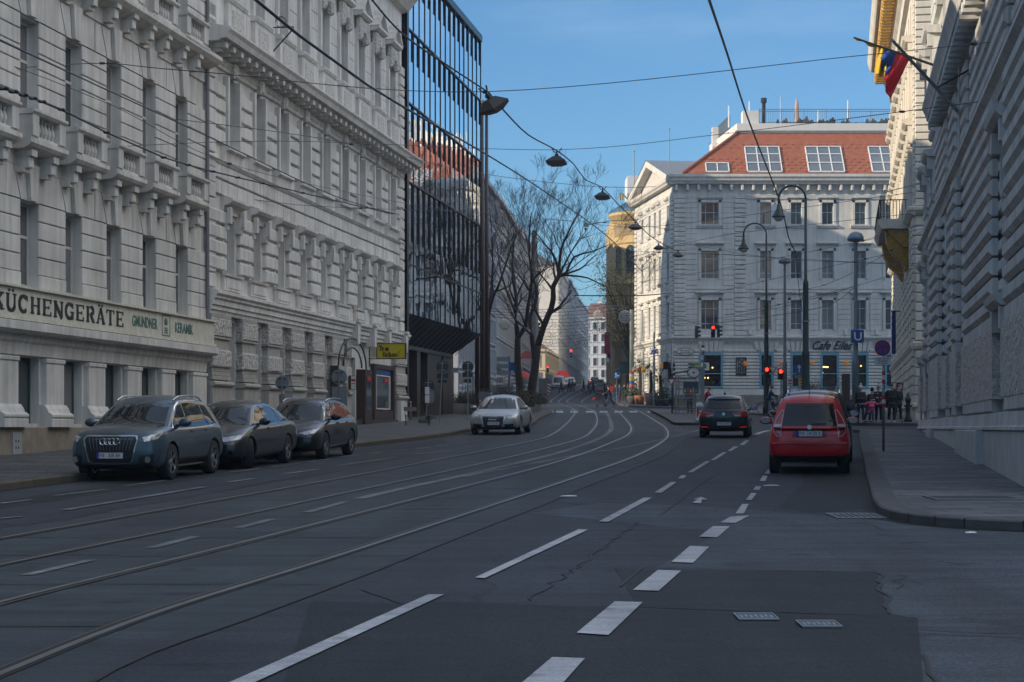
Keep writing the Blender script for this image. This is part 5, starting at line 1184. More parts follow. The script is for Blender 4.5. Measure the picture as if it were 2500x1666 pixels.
q=MB();q.box(-3.2,20,-2.4,16,20.6,21.0);q.prism([(-3.2,21.0),(20,21.0),(19,22.6),(-.6,22.6)],-2.3,15,'y');q.build('roof',mat('roof_brown_red',(.12,.05,.04),.8,noise=.3,nscale=3),yr)
q=MB();q.lathe([(2.9,20.9),(2.9,21.3),(2.3,21.9),(2.2,22.0)],(0,0,0),24);q.box(-2.3,1.2,-1.8,3,21.5,24.9);q.build('white_attic',mat('attic_white',(.60,.60,.60),.6),yr)
q=MB()
for k in range(6):
 a=R(182+k*14);q.lathe([(.34,23.9),(.34,25.2)],(-.0+2.1*math.cos(a),2.1*math.sin(a),0),3)
M_goldl=mat('gold_letters',(.42,.24,.02),.4,metal=.3)
text_mesh("ING'S",1.05,M_goldl,'roof_lettering',yr,stand((-2.0,-2.9,22.35)),.15,offset=.03)
fr,pn=MB(),MB()
for (z0,z1) in ((1.0,2.7),(7.2,10.4),(13.8,17.0)):
 for a in (205,236,268,300):
  c=Vector((math.cos(R(a)),math.sin(R(a)),0));t=Vector((-c.y,c.x,0));
  def pp(s_,z,o):p_=c*(3.62+o)+t*s_;return (p_.x,p_.y,z)
  arc_=[(-.5,z0),(.5,z0),(.5,z1-.5)]+[(.5*math.cos(R(x)),z1-.5+.5*math.sin(R(x))) for x in range(20,180,20)]+[(-.5,z1-.5)]
  pn.add([pp(s_,z,.05) for s_,z in arc_],[tuple(range(len(arc_)))])
  for s_ in (-.5,0,.5):q0=[pp(s_-.05,z0,.09),pp(s_+.05,z0,.09),pp(s_+.05,z1-.3,.09),pp(s_-.05,z1-.3,.09)];fr.add(q0,[(0,1,2,3)])
  fr.add([pp(-.5,z0+(z1-z0)*.62,.09),pp(.5,z0+(z1-z0)*.62,.09),pp(.5,z0+(z1-z0)*.62+.1,.09),pp(-.5,z0+(z1-z0)*.62+.1,.09)],[(0,1,2,3)])
w_=fr.build('window',mat('window_teal',(.03,.09,.10),.5),yr);pn.build('pane',M_pane,w_)
q=MB()
for k in range(20):
 a=R(185+k*8);q.lathe([(.06,6.45),(.13,6.8),(.06,7.2),(.08,7.4)],(4.15*math.cos(a),4.15*math.sin(a),0),6)
q.lathe([(4.25,7.4),(4.25,7.55),(4.0,7.55)],(0,0,0),30);q.build('balcony_balustrade',M_yel,yr)
q=MB();q.box(-3.7,-.6,-3.75,-3.4,2.55,3.0);q.box(-3.3,-1.2,-3.8,-3.7,3.0,3.9);q.build('shop_fascia',mat('fascia_green',(.02,.07,.06),.5),yr)
q=MB();q.lathe([(1.18,0),(1.18,.2)],(-1.55,-4.4,4.65),28,'y');rs_=q.build('round_shop_sign',mat('round_sign_green',(.004,.14,.07),.4),yr)
q=MB();q.lathe([(.78,0),(.78,.02)],(-1.55,-4.42,4.65),24,'y');q.build('disc',M_white,rs_)
q=MB();q.lathe([(.22,0),(.42,.0),(.42,.015),(.22,.015)],(-1.55,-4.44,4.75),16,'y');q.tube([(-1.95,-4.44,4.9),(-1.75,-4.44,4.35),(-1.55,-4.44,4.05),(-1.35,-4.44,4.35),(-1.15,-4.44,4.9)],.05,5);q.build('figure_emblem',mat('emblem_grey',(.25,.3,.3),.5),rs_)
for k,ch in enumerate('ERMEISTER'):
 a=R(200-k*27);text_mesh(ch,.34,M_white,'lettering',rs_,Matrix.Translation((-1.55+.97*math.cos(a),-4.43,4.65+.97*math.sin(a))) @ Euler((R(90),0,0)).to_matrix().to_4x4() @ Matrix.Rotation(a-R(90),4,'Z'),.01)
# ================================================================== blocks along the far street
rb=random.Random(21)
def block(label,x0,y0,x1,y1,depth,z1,col,nfl=5,roof=None,wcol=None,side=-1,fl0=4.2,front=True,name='street_building',ww=1.1,pitch=3.0,rh=3.0,gable=None):
 """a house whose street face runs from (x0,y0) to (x1,y1); depth to the side away from the street"""
 d=Vector((x1-x0,y1-y0,0));Ln=d.length;zb=gz(min(y0,y1))-.5
 r=thing(name,label,'building',(x0,y0,zb),math.atan2(d.y,d.x));H=z1-zb
 m_=mat('plaster_%s'%'_'.join('%02d'%int(c*100) for c in col),col,.85,noise=.2,nscale=.7,bump=.15,bscale=30)
 ys=(0,depth) if side<0 else (-depth,0)
 q=MB();q.box(0,Ln,ys[0],ys[1],0,H)
 o=-.0 if side<0 else 0;s=-1 if side<0 else 1
 for z in [fl0-.2]+[fl0+(H-fl0)*k/max(1,nfl) for k in range(1,nfl)]:q.box(-.1,Ln+.1,min(0,s*.15),max(0,s*.15),z-.12,z+.12)
 q.box(-.3,Ln+.3,min(0,s*.5),max(0,s*.5),H-.5,H)
 if front:q.box(-.15,0,ys[0],ys[1],fl0-.3,fl0);q.box(-.4,0,ys[0]+.01,ys[1]-.01,H-.5,H-.01)
 q.build('wall',m_,r)
 w,g=MB(),MB();f0_=fl0+.6;fh=(H-.8-fl0)/max(1,nfl)
 def wn_(u,z,hh,face):
  if face=='s':
   a,b=s*.0,s*.1
   g.box(u-ww/2,u+ww/2,min(s*.02,s*.05),max(s*.02,s*.05),z,z+hh)
   for (p,q_,r0,r1) in ((u-ww/2-.12,u-ww/2,z-.1,z+hh+.15),(u+ww/2,u+ww/2+.12,z-.1,z+hh+.15),(u-ww/2-.2,u+ww/2+.2,z+hh+.15,z+hh+.35),(u-ww/2-.2,u+ww/2+.2,z-.25,z-.1)):w.box(p,q_,min(0,s*.18),max(0,s*.18),r0,r1)
  else:
   g.box(-.06,-.02,u-ww/2,u+ww/2,z,z+hh)
   for (p,q_,r0,r1) in ((u-ww/2-.1,u-ww/2,z-.1,z+hh+.1),(u+ww/2,u+ww/2+.1,z-.1,z+hh+.1),(u-ww/2-.15,u+ww/2+.15,z+hh+.1,z+hh+.25),(u-ww/2-.15,u+ww/2+.15,z-.25,z-.1)):w.box(-.14,0,p,q_,r0,r1)
   w.box(-.08,0,u-.03,u+.03,z,z+hh)
 n=max(1,int(Ln/pitch))
 for fl in range(nfl):
  z=f0_+fh*fl
  for k in range(n):wn_(Ln*(k+.5)/n,z,fh*.6,'s')
  if front:
   m2=max(1,int(depth/pitch));
   for k in range(m2):wn_(ys[0]+depth*(k+.5)/m2,z,fh*.6,'f')
 gs_=MB()
 for k in range(n):
  u=Ln*(k+.5)/n;gs_.box(u-1.1,u+1.1,min(s*.02,s*.06),max(s*.02,s*.06),.6,fl0-.7)
 if front:
  m2=max(1,int(depth/3.2))
  for k in range(m2):u=ys[0]+depth*(k+.5)/m2;gs_.box(-.06,-.02,u-1.1,u+1.1,.6,fl0-.7)
 gs_.build('shop_window',M_pane,r)
 ow=w.build('window_surround',wcol or m_,r);g.build('pane',M_pane,ow)
 if roof:
  q=MB();ym=(ys[0]+ys[1])/2
  q.add([(-.3,ys[0]-.3,H),(Ln+.3,ys[0]-.3,H),(Ln+.3,ys[1]+.3,H),(-.3,ys[1]+.3,H),(1.5,ym-1.5,H+rh),(Ln-1.5,ym-1.5,H+rh),(Ln-1.5,ym+1.5,H+rh),(1.5,ym+1.5,H+rh)],[(0,1,5,4),(1,2,6,5),(2,3,7,6),(3,0,4,7),(4,5,6,7)])
  q.build('roof',roof,r)
  for k in range(max(1,int(Ln/8))):q=MB();u=Ln*(k+.5)/max(1,int(Ln/8));q.box(u-.6,u+.6,ym-.4,ym+.4,H+rh-1.0,H+rh+1.3);q.build('chimney',M_stuccoB,r)
 return r
M_rd=mat('roof_dull_red',(.17,.075,.055),.85,noise=.3,nscale=2);M_rg=mat('roof_grey',(.10,.105,.115),.7,noise=.3,nscale=2)
block('grey blue plain corner house in shade behind the masts, with roof garden',-5.0,174.5,-1.9,214,16,28.2,(.36,.38,.42),6,M_rg,rh=2.2)
block('pale shaded house with rows of framed windows behind the left bare tree',-1.9,214.3,1.3,262,14,28.5,(.56,.55,.55),6,M_rg,rh=3.2,ww=1.3,pitch=2.6)
block('warm grey house front behind the forked trunks of the bare trees',1.3,262.3,4.4,318,14,29.5,(.52,.49,.45),6,M_rd,rh=3)
block('low sunlit ochre house with hipped tile roof behind the white van',6.2,352,9.6,388,10,16.6,(.60,.50,.34),1,M_rd,rh=2.6,fl0=3.6,ww=1.2)
block('tall bare cream firewall rising above the low tiled house',9.9,402,12.9,446,14,36.5,(.72,.66,.58),6,M_rg,front=False,rh=3)
block('blue grey house front beyond the cream firewall',13.2,447,17.2,500,16,37.5,(.46,.50,.53),7,M_rg,rh=3)
block('distant pale house under a dark red roof, left side of the far street end',17.4,501,22.6,560,16,36.5,(.56,.55,.54),6,M_rd,rh=3)
block('distant house facing down the street under a long brown roof',22.6,600,48,596,20,37.0,(.60,.60,.61),6,M_rd,front=False,rh=5.0,pitch=2.4)
block('pinkish house on the right side of the far street, past the ochre corner',22.0,420,26.5,520,14,33.0,(.50,.42,.40),6,M_rd,side=1)
block('pale house on the right side of the far street, behind the ochre corner',13.0,240,21.5,415,14,27.5,(.55,.51,.46),6,M_rd,side=1)
# flanks behind the camera and off frame, seen only in reflections and shading
block('plain pale house on the left pavement, outside the picture near the camera',-22.5,-16,-14.2,36,14,21.5,(.44,.43,.40),5,M_lead)
block('plain pale house on the right pavement, outside the picture near the camera',2.5,-16,8.8,28.5,14,21.5,(.44,.43,.40),5,M_lead,side=1) if False else None
# ================================================================== trees
M_bark=mat('bark',(.040,.030,.024),.9,noise=.45,nscale=4,bump=.8,bscale=9,dist=.03)
M_twig=mat('twigs',(.055,.04,.032),.9)
def grow(mb,p,d,L_,r,depth,rnd,maxd,lean=Vector((0,0,.12)),spread=.62,tw=None):
 pts=[p];rs_=[r];n=3;q=p
 for i in range(n):
  d=(d+Vector((rnd.uniform(-.17,.17),rnd.uniform(-.17,.17),rnd.uniform(-.1,.14)))+lean*.25).normalized();q=q+d*(L_/n);pts.append(q);rs_.append(max(.006,r*(1-.3*(i+1)/n)))
 (tw if (tw is not None and depth>=maxd-2) else mb).tube(pts,rs_,5 if r>.05 else 3,False)
 if depth>=maxd:return
 k=3 if depth>=maxd-1 else 2
 for i in range(k+(1 if rnd.random()<.45 else 0)):
  ax_=Vector((rnd.uniform(-1,1),rnd.uniform(-1,1),rnd.uniform(-.35,.75))).normalized();nd=(d+ax_*spread*rnd.uniform(.7,1.35)).normalized()
  st=pts[-1] if i<2 else pts[rnd.choice([1,2])]
  grow(mb,st,nd,L_*rnd.uniform(.62,.86),rs_[-1]*(.72 if i else .85),depth+1,rnd,maxd,lean,spread,tw)
def limb_tree(name,label,base_px,Y,limbs,seed,r0=.24,maxd=6,L0=2.6,nb=1.0):
 rnd=random.Random(seed);bx=(base_px[0]-1250)*Y/FPX;r=thing(name,label,'tree',(bx,Y,gz(Y)+KH));org=Vector(r.location)
 tr,br,tw=MB(),MB(),MB();tr.smooth=True;br.smooth=True
 for li,(pts,ra,rb_,yy) in enumerate(limbs):
  w_=[P(x,y,Y+yy*i/max(1,len(pts)-1))-org for i,(x,y) in enumerate(pts)]
  if li==0:w_[0].z=-.2
  w_=catmull(w_,.7);n=len(w_);(tr if li==0 else br).tube(w_,[ra+(rb_-ra)*i/(n-1) for i in range(n)],9,True)
  if li==0:continue
  k0=2
  for i in range(k0,n,1):
   if rnd.random()<.62*nb or i==n-1:
    rr_=ra+(rb_-ra)*i/(n-1);a=rnd.uniform(0,6.28);d=(w_[min(i+1,n-1)]-w_[i-1]).normalized()
    dd=(d*.7+Vector((math.cos(a),math.sin(a)*.8,rnd.uniform(0,.6)))*.8).normalized() if i<n-1 else d
    grow(br,w_[i],dd,L0*rnd.uniform(.55,1.0),rr_*.55,1,rnd,maxd-(1 if i<n*.4 else 0),tw=tw)
 tr.build('trunk',M_bark,r);br.build('branches',M_bark,r);tw.build('twigs',M_twig,r);return r
limb_tree('bare_tree','bare winter tree with slim upright fork, left of the two trunks in the planter',(1271,985),127,[
  ([(1271,1000),(1270,950),(1264,890),(1264,825)],.30,.20,0),([(1264,825),(1258,760),(1261,727),(1252,680),(1252,624),(1256,582)],.17,.05,1.5),([(1264,825),(1283,796),(1289,749),(1295,715),(1298,670),(1292,624),(1293,555),(1298,520)],.16,.03,-1.5),
  ([(1258,760),(1240,720),(1222,660),(1214,600)],.10,.03,2)],4,L0=1.6)
limb_tree('bare_tree','larger bare winter tree leaning right with wide crown, right of the two planter trunks',(1297,985),125,[
  ([(1296,1000),(1297,960),(1306,902),(1313,844)],.34,.24,0),([(1306,890),(1298,820),(1294,775),(1308,740),(1310,708),(1302,681),(1296,640)],.17,.05,1.5),([(1313,844),(1327,798),(1346,752),(1351,725),(1351,699),(1364,676)],.22,.15,-1),
  ([(1364,676),(1360,647),(1350,620),(1337,605),(1318,580),(1302,562)],.10,.025,2),([(1364,676),(1369,612),(1385,573),(1403,536),(1422,504)],.11,.025,-1),([(1364,676),(1383,665),(1401,628),(1447,614),(1481,600)],.11,.025,-2),
  ([(1370,672),(1415,658),(1436,640),(1458,619)],.08,.02,1),([(1372,672),(1402,674),(1435,679),(1462,692),(1484,702)],.08,.02,-3),([(1302,681),(1325,662),(1345,650)],.07,.02,-3)],9,L0=1.7)
limb_tree('bare_tree','bare dark tree with steep branches, half hidden behind the brown masts',(1192,1000),133,[
  ([(1190,1005),(1190,900),(1190,830),(1192,770)],.26,.18,0),([(1192,770),(1205,720),(1215,704),(1240,630),(1262,570)],.14,.03,-2),([(1192,780),(1199,710),(1203,650),(1200,560),(1196,520)],.13,.03,2),([(1192,790),(1170,730),(1150,680),(1130,640)],.12,.03,2),([(1210,712),(1240,700),(1270,670)],.07,.02,-1)],14,L0=1.6,nb=.9)
# tree with the last yellow leaves by the ochre corner
rnd=random.Random(31);Yt=186;tx=(1541-1250)*Yt/FPX;r=thing('street_tree','slender street tree with thin olive yellow foliage in front of the ochre corner building','tree',(tx,Yt,gz(Yt)+KH))
tr,br,lf=MB(),MB(),MB();tr.tube([(0,0,-.2),(.1,0,3),(0,.1,5.5),(-.4,0,7.5)],[.22,.19,.16,.12],8);clumps=[]
for k in range(30):
 a=rnd.uniform(0,6.28);z=rnd.uniform(4.5,11.0);rr_=3.3*math.sqrt(max(.08,1-((z-8.8)/6.0)**2))*rnd.uniform(.25,1.0);e=Vector((rr_*math.cos(a)-1.3,rr_*math.sin(a),z+rnd.uniform(1,5.0)))
 s_=Vector((-.2,0,rnd.uniform(3.5,7.4)));m_=s_.lerp(e,.5)+Vector((0,0,.4));br.tube([s_,m_,e],[.06,.04,.015],4,False);clumps+=[e,s_.lerp(e,.8),m_.lerp(e,.3)]
for c in clumps:
 for j in range(3):d=Vector((rnd.gauss(0,.6),rnd.gauss(0,.6),rnd.gauss(0,.7)));br.tube([c,c+d],[.015,.006],3,False)
 for j in range(42):
  p_=c+Vector((rnd.gauss(0,.55),rnd.gauss(0,.55),rnd.gauss(0,.6)));u=Vector((rnd.uniform(-1,1),rnd.uniform(-1,1),rnd.uniform(-1,1))).normalized()*rnd.uniform(.05,.10);v=u.cross(Vector((rnd.uniform(-1,1),rnd.uniform(-1,1),.3))).normalized()*.06;lf.quad(p_-u,p_+v,p_+u,p_-v)
tr.build('trunk',M_bark,r);br.build('branches',M_bark,r);lf.build('foliage',mat('olive_leaves',(.33,.25,.06),.7,noise=.5,nscale=.8),r)
# bare trees of the cross street, off to the side, that throw branch shadows on the cafe's side
for (tx_,ty_,sd) in ((-13,166.0,41),(1.5,170.5,43)):
 if tx_>0:continue
 rnd=random.Random(sd);r=thing('bare_tree','bare avenue tree of the cross street, hidden behind the glass office block','tree',(tx_,ty_,gz(ty_)+KH));tr,tw=MB(),MB();tr.tube([(0,0,-.2),(0,0,5)],[.3,.22],8)
 for k in range(6):a=k*1.05;grow(tr,Vector((0,0,5)),Vector((math.cos(a)*.5,math.sin(a)*.5,1)).normalized(),4.0,.16,0,rnd,5,tw=tw)
 tr.build('trunk',M_bark,r);tw.build('twigs',M_twig,r)
# planter with shrubs
pts=[G(1087,1008,KH).to_2d(),Vector((-.35,104.5)),Vector((.25,104.9)),Vector((2.0,129.2)),Vector((-3.8,131))]
pl=thing('planter','low brown granite planter holding shrubs and the bare trees','planter',(0,118,gz(118)+KH));q=MB();q.M=Matrix.Translation(-Vector(pl.location))
zt=gz(118)+KH+.62
def loop(pp_,off):
 c=sum(pp_,Vector((0,0)))/len(pp_);return [p+(c-p).normalized()*off for p in pp_]
o1,o2=pts,loop(pts,.3);n=len(pts)
v=[(p.x,p.y,gz(p.y)) for p in o1]+[(p.x,p.y,gz(p.y)+KH+.62) for p in o1]+[(p.x,p.y,gz(p.y)+KH+.62) for p in o2]+[(p.x,p.y,gz(p.y)+KH+.5) for p in o2]
q.add(v,[(i,(i+1)%n,n+(i+1)%n,n+i) for i in range(n)]+[(n+i,n+(i+1)%n,2*n+(i+1)%n,2*n+i) for i in range(n)]+[(2*n+i,2*n+(i+1)%n,3*n+(i+1)%n,3*n+i) for i in range(n)]);q.build('wall',M_gran,pl)
q=MB();q.M=Matrix.Translation(-Vector(pl.location));q.add([(p.x,p.y,gz(p.y)+KH+.5) for p in o2],[tuple(range(n))]);q.build('soil',mat('soil',(.03,.022,.015),.95),pl)
def shrub(cx,cy,w_,h_,col,label,seed,n=1500,name='shrub',z0=None,group=None):
 rnd=random.Random(seed);z=gz(cy)+KH+(.5 if z0 is None else z0);r=thing(name,label,'shrub',(cx,cy,z),0,group);st,lf=MB(),MB()
 for k in range(34):
  a=rnd.uniform(0,6.28);e=Vector((math.cos(a)*w_*rnd.uniform(.2,1),math.sin(a)*w_*rnd.uniform(.2,1),h_*rnd.uniform(.5,1.05)));st.tube([(0,0,0),e*.5+Vector((0,0,.1)),e],[.02,.012,.005],3,False)
 for j in range(n):
  a=rnd.uniform(0,6.28);rr_=math.sqrt(rnd.random());zz=h_*rnd.uniform(.05,1)*(1-.45*rr_*rr_)*(1+.25*math.sin(a*3+seed));p_=Vector((math.cos(a)*w_*rr_,math.sin(a)*w_*rr_,zz));u=Vector((rnd.uniform(-1,1),rnd.uniform(-1,1),rnd.uniform(-.3,1))).normalized()*rnd.uniform(.03,.07);v=u.cross(Vector((rnd.uniform(-1,1),rnd.uniform(-1,1),.3))).normalized()*.03;lf.quad(p_-u,p_+v,p_+u,p_-v)
 st.build('stems',M_twig,r);lf.build('foliage',mat('leaf_%s'%'_'.join('%03d'%int(c*1000) for c in col),col,.7,noise=.6,nscale=1.5),r);return r
for i,(cx,cy,w_,h_,col,lb) in enumerate(((-3.0,119.5,1.0,.75,(.035,.04,.018),'dark low shrub at the left planter corner behind the thin poles'),(-1.3,114,1.3,1.0,(.075,.05,.022),'rusty brown shrub in the planter behind the masts'),(-.2,110.5,1.4,1.05,(.085,.055,.025),'russet shrub in the planter above the silver car'),
 (.4,115,1.4,.95,(.07,.055,.022),'brown green shrub in the middle of the planter'),(.8,120,1.4,.8,(.045,.05,.018),'green shrub spilling over the planter edge'),(1.2,125.5,1.2,.75,(.028,.045,.014),'bright green shrub at the far planter end'),(.6,106.8,.7,.75,(.06,.05,.02),'low shrub at the near planter corner'),(.6,128,1.2,.6,(.03,.045,.016),'low green shrub beside the bare tree trunk'))):
 shrub(cx,cy,w_,h_,col,lb,50+i)
# ================================================================== vehicles
M_tyre=mat('tyre_rubber',(.010,.010,.011),.85,bump=.2,bscale=60);M_rim=mat('alloy_rim',(.42,.42,.43),.3,metal=.85);M_rimd=mat('wheel_dark',(.02,.02,.02),.5,metal=.3)
M_cglass=mat('car_glass',(.010,.014,.016),.02,spec=.5);M_trim=mat('black_trim',(.012,.012,.013),.5);M_chrome=mat('chrome',(.65,.65,.66),.12,metal=1)
M_lens=mat('headlamp_lens',(.55,.58,.60),.06,metal=.3,noise=.85,nscale=16,coat=1);M_tail=mat('tail_lens',(.42,.012,.012),.08,coat=1,noise=.4,nscale=12);M_tailw=mat('tail_lens_clear',(.45,.42,.42),.1,coat=1)
M_eu=mat('plate_blue',(.01,.04,.28),.5);M_plt=mat('plate_white',(.55,.55,.56),.5);M_mir=mat('mirror_face',(.30,.40,.50),.02,metal=1)
def paint(n,c,met=.35):return mat('car_paint_'+n,c,.35,metal=met,coat=.8,spec=.3)
def interp(tab,x):
 if x<=tab[0][0]:return tab[0][1]
 for (a,b),(c,d) in zip(tab,tab[1:]):
  if x<=c:t=(x-a)/(c-a);t=t*t*(3-2*t) if False else t;return b+(d-b)*t
 return tab[-1][1]
class Car:
 """x forward from rear (0) to front (L), y to its left, z up; tables give the shape"""
 def __init__(s,sp,name,label,loc,heading,colm,group=None):
  s.sp=sp;s.root=thing(name,label,'car',loc,heading,group);s.root.rotation_euler=(0,-math.atan(SL1*math.sin(heading)),heading)
  # pitch so that the car lies on the slope
  L,W=sp['L'],sp['W'];st=[];n=40;hw=W/2
  bot,deck=sp['bot'],sp['deck']
  rows=[]
  xs=[L*(1-math.cos(math.pi*i/n))/2*.5+L*i/n*.5 for i in range(n+1)]
  for x in xs:
   e=min(x,L-x);rf,rr_=sp.get('rf',.42),sp.get('rr',.38);rad=rf if x>L/2 else rr_
   w=hw
   if e<rad:w=hw*(1-sp.get('nose',.30)*(1-math.sqrt(max(0,1-(1-e/rad)**2))))
   w*=interp(sp.get('plan',[(0,1),(L,1)]),x)
   zb,zd=interp(bot,x),interp(deck,x);sh=zb+(zd-zb)*.0
   hh=zd-zb
   prof=[(0,zb),(.80*w,zb),(.93*w,zb+.05),(.985*w,zb+hh*.22),(w,zb+hh*.42),(.995*w,zb+hh*.60),(.975*w,zb+hh*.76),(.945*w,zd-.07),(.90*w,zd-.025),(.82*w,zd),(.5*w,zd+sp.get('crown',.025)),(0,zd+sp.get('crown',.025)*1.3)]
   rows.append([(x,a,b) for a,b in prof])
  bm=bmesh.new();m=len(rows[0]);V=[]
  for r_ in rows:
   left=[bm.verts.new(p) for p in r_];right=[bm.verts.new((p[0],-p[1],p[2])) for p in r_[1:-1]]
   V.append(left+right[::-1])
  k=len(V[0])
  for i in range(n):
   for j in range(k):bm.faces.new((V[i][j],V[i][(j+1)%k],V[i+1][(j+1)%k],V[i+1][j]))
  # bulged ends
  for idx,sg in ((0,-1),(n,1)):
   ring_=V[idx];inner=[]
   c=Vector((ring_[0].co.x,0,sum(v_.co.z for v_ in ring_)/k))
   for v_ in ring_:
    q_=c.lerp(v_.co,.72);q_.x+=sg*sp.get('bulge',.07);inner.append(bm.verts.new(q_))
   for j in range(k):bm.faces.new((ring_[j],ring_[(j+1)%k],inner[(j+1)%k],inner[j]))
   bm.faces.new(inner)
  bmesh.ops.recalc_face_normals(bm,faces=bm.faces[:])
  me=bpy.data.meshes.new('b');bm.to_mesh(me);bm.free();body=bpy.data.objects.new('b',me);C.objects.link(body)
  # arches
  cut=MB();wr=sp['wr']
  for wx in sp['wx']:
   cut.lathe([(wr*1.16,-hw-.3),(wr*1.16,-hw+.32)],(wx,0,wr),28,'y');cut.lathe([(wr*1.16,hw-.32),(wr*1.16,hw+.3)],(wx,0,wr),28,'y')
  co=cut.build('c',M_trim);bmm=bmesh.new();bmm.from_mesh(co.data);bmesh.ops.recalc_face_normals(bmm,faces=bmm.faces[:]);bmm.to_mesh(co.data);bmm.free()
  body.data.materials.append(colm);md_=body.modifiers.new('s','SUBSURF');md_.levels=1;bo=body.modifiers.new('x','BOOLEAN');bo.operation='DIFFERENCE';bo.object=co;bo.solver='EXACT'
  try:bo.material_mode='TRANSFER'
  except Exception:pass
  bpy.context.view_layer.update()
  bme=bpy.data.meshes.new_from_object(body.evaluated_get(bpy.context.evaluated_depsgraph_get()))
  bpy.data.objects.remove(body);bpy.data.objects.remove(co)
  # cabin
  sec=sp['cab']        # outline list (x, z) from windscreen base over the roof to the tail base
  wb,wt,zb0,zt0=sp['cw']  # half width at belt and roof with their heights
  cb=bmesh.new();rows=[]
  M_=8
  for (x,z) in sec:
   t=min(1,max(0,(z-zb0)/(zt0-zb0)));w=wb+(wt-wb)*t;row=[]
   fwd=x>(sec[0][0]+sec[-1][0])/2
   for j in range(-M_,M_+1):
    a=j/M_;ex=abs(a)**3
    row.append(cb.verts.new((x+(.16 if fwd else-.10)*(1-t*.45)*(1-a*a) ,w*(a if abs(a)<.99 else a),z+(.055*(1-a*a) if t>.8 else .03*(1-a*a)*t)-.03*ex*t)))
   rows.append(row)
  for i in range(len(rows)-1):
   for j in range(2*M_):cb.faces.new((rows[i][j],rows[i][j+1],rows[i+1][j+1],rows[i+1][j]))
  for sd in (0,-1):cb.faces.new([r_[sd] for r_ in rows])
  cb.faces.new([v_ for v_ in rows[0][::-1]]+[v_ for v_ in rows[-1]])
  bmesh.ops.recalc_face_normals(cb,faces=cb.faces[:])
  side=[e_ for e_ in cb.edges if abs(abs(e_.verts[0].co.y)-(wb+(wt-wb)*min(1,max(0,(e_.verts[0].co.z-zb0)/(zt0-zb0)))))<.02 and abs(abs(e_.verts[1].co.y)-(wb+(wt-wb)*min(1,max(0,(e_.verts[1].co.z-zb0)/(zt0-zb0)))))<.02 and e_.verts[0].co.y*e_.verts[1].co.y>0 and len(e_.link_faces)==2]
  try:bmesh.ops.bevel(cb,geom=side,offset=.045,segments=3,affect='EDGES',profile=.6)
  except Exception:pass
  cme=bpy.data.meshes.new('c');cb.to_mesh(cme);cb.free()
  bm=bmesh.new();bm.from_mesh(bme);nb_=len(bm.faces);bm.from_mesh(cme)
  me=bpy.data.meshes.new('body');bm.to_mesh(me);s.bvh=BVHTree.FromBMesh(bm);bm.free()
  me.materials.clear();me.materials.append(colm);me.materials.append(M_trim)
  for p in me.polygons:p.use_smooth=True
  me.set_sharp_from_angle(angle=R(38))
  # dark the arch interiors
  for p in me.polygons:
   c=p.center
   for wx in sp['wx']:
    if math.hypot(c.x-wx,c.z-wr)<wr*1.165 and abs(c.y)<hw*1.01 and abs(c.y)>hw-.36 :p.material_index=1
   if p.normal.z<-.7 and c.z<.5:p.material_index=1
  s.body=bpy.data.objects.new('body',me);C.objects.link(s.body);s.body.parent=s.root;s.colm=colm
  s.wheels(sp)
 def wheels(s,sp):
  wr,tw=sp['wr'],sp.get('tw',.215);hw=sp['W']/2;ns=sp.get('spokes',5)
  key=('wheel',wr,ns,sp.get('rimm','a'))
  if key not in WP:
   q=MB();q.smooth=True;rr_=wr*.66
   q.lathe([(rr_,-tw/2),(wr*.93,-tw/2),(wr*.985,-tw*.4),(wr,-tw*.25),(wr,tw*.25),(wr*.985,tw*.4),(wr*.93,tw/2),(rr_,tw/2)],(0,0,0),32,'y',False)
   t_me=proto_mesh('tyre',q,M_tyre);t_me.polygons.foreach_set('use_smooth',[len(p.vertices)==4 for p in t_me.polygons])
   q=MB();q.lathe([(rr_*1.03,-tw*.48),(rr_*1.03,-tw*.40),(rr_*.9,-tw*.36),(rr_*.9,-tw*.47)],(0,0,0),32,'y',False)
   q.lathe([(rr_*1.03,tw*.40),(rr_*1.03,tw*.48),(rr_*.9,tw*.47),(rr_*.9,tw*.36)],(0,0,0),32,'y',False)
   for k in range(ns):
    a=2*math.pi*k/ns;
    for sd in (-1,1):
     pts_=[]
     for (rad,half) in ((.15,.17),(.55,.10),(.93,.15)):
      pts_.append((rad*rr_,half*rr_))
     poly=[(r__,h_) for r__,h_ in pts_]+[(r__,-h_) for r__,h_ in pts_[::-1]]
     vs=[]
     for yv in (sd*tw*.44,sd*tw*.30):
      for (r__,h_) in poly:vs.append((r__*math.cos(a)-h_*math.sin(a),yv-(sd*.02 if r__<.3*rr_ else 0),r__*math.sin(a)+h_*math.cos(a)))
     m=len(poly);q.add(vs,[tuple(range(m)),tuple(range(2*m-1,m-1,-1))]+[(i,(i+1)%m,m+(i+1)%m,m+i) for i in range(m)])
   q.lathe([(rr_*.2,-tw*.45),(rr_*.2,tw*.45)],(0,0,0),12,'y');r_me=proto_mesh('rim',q,M_rim)
   q=MB();q.lathe([(rr_*.92,-tw*.2),(rr_*.92,tw*.2)],(0,0,0),20,'y');d_me=proto_mesh('brake_disc',q,M_rimd);WP[key]=(t_me,r_me,d_me)
  t_me,r_me,d_me=WP[key]
  for i,wx in enumerate(sp['wx']):
   for sd in (-1,1):
    w_=thing('wheel',None,None,(wx,sd*(hw-tw/2-.015),wr));w_.parent=s.root
    if i==1 and sp.get('steer'):w_.rotation_euler=(0,0,R(sp['steer']))
    for nm,me in (('tyre',t_me),('rim',r_me),('hub',d_me)):
     o=bpy.data.objects.new(nm,me);C.objects.link(o);o.parent=w_
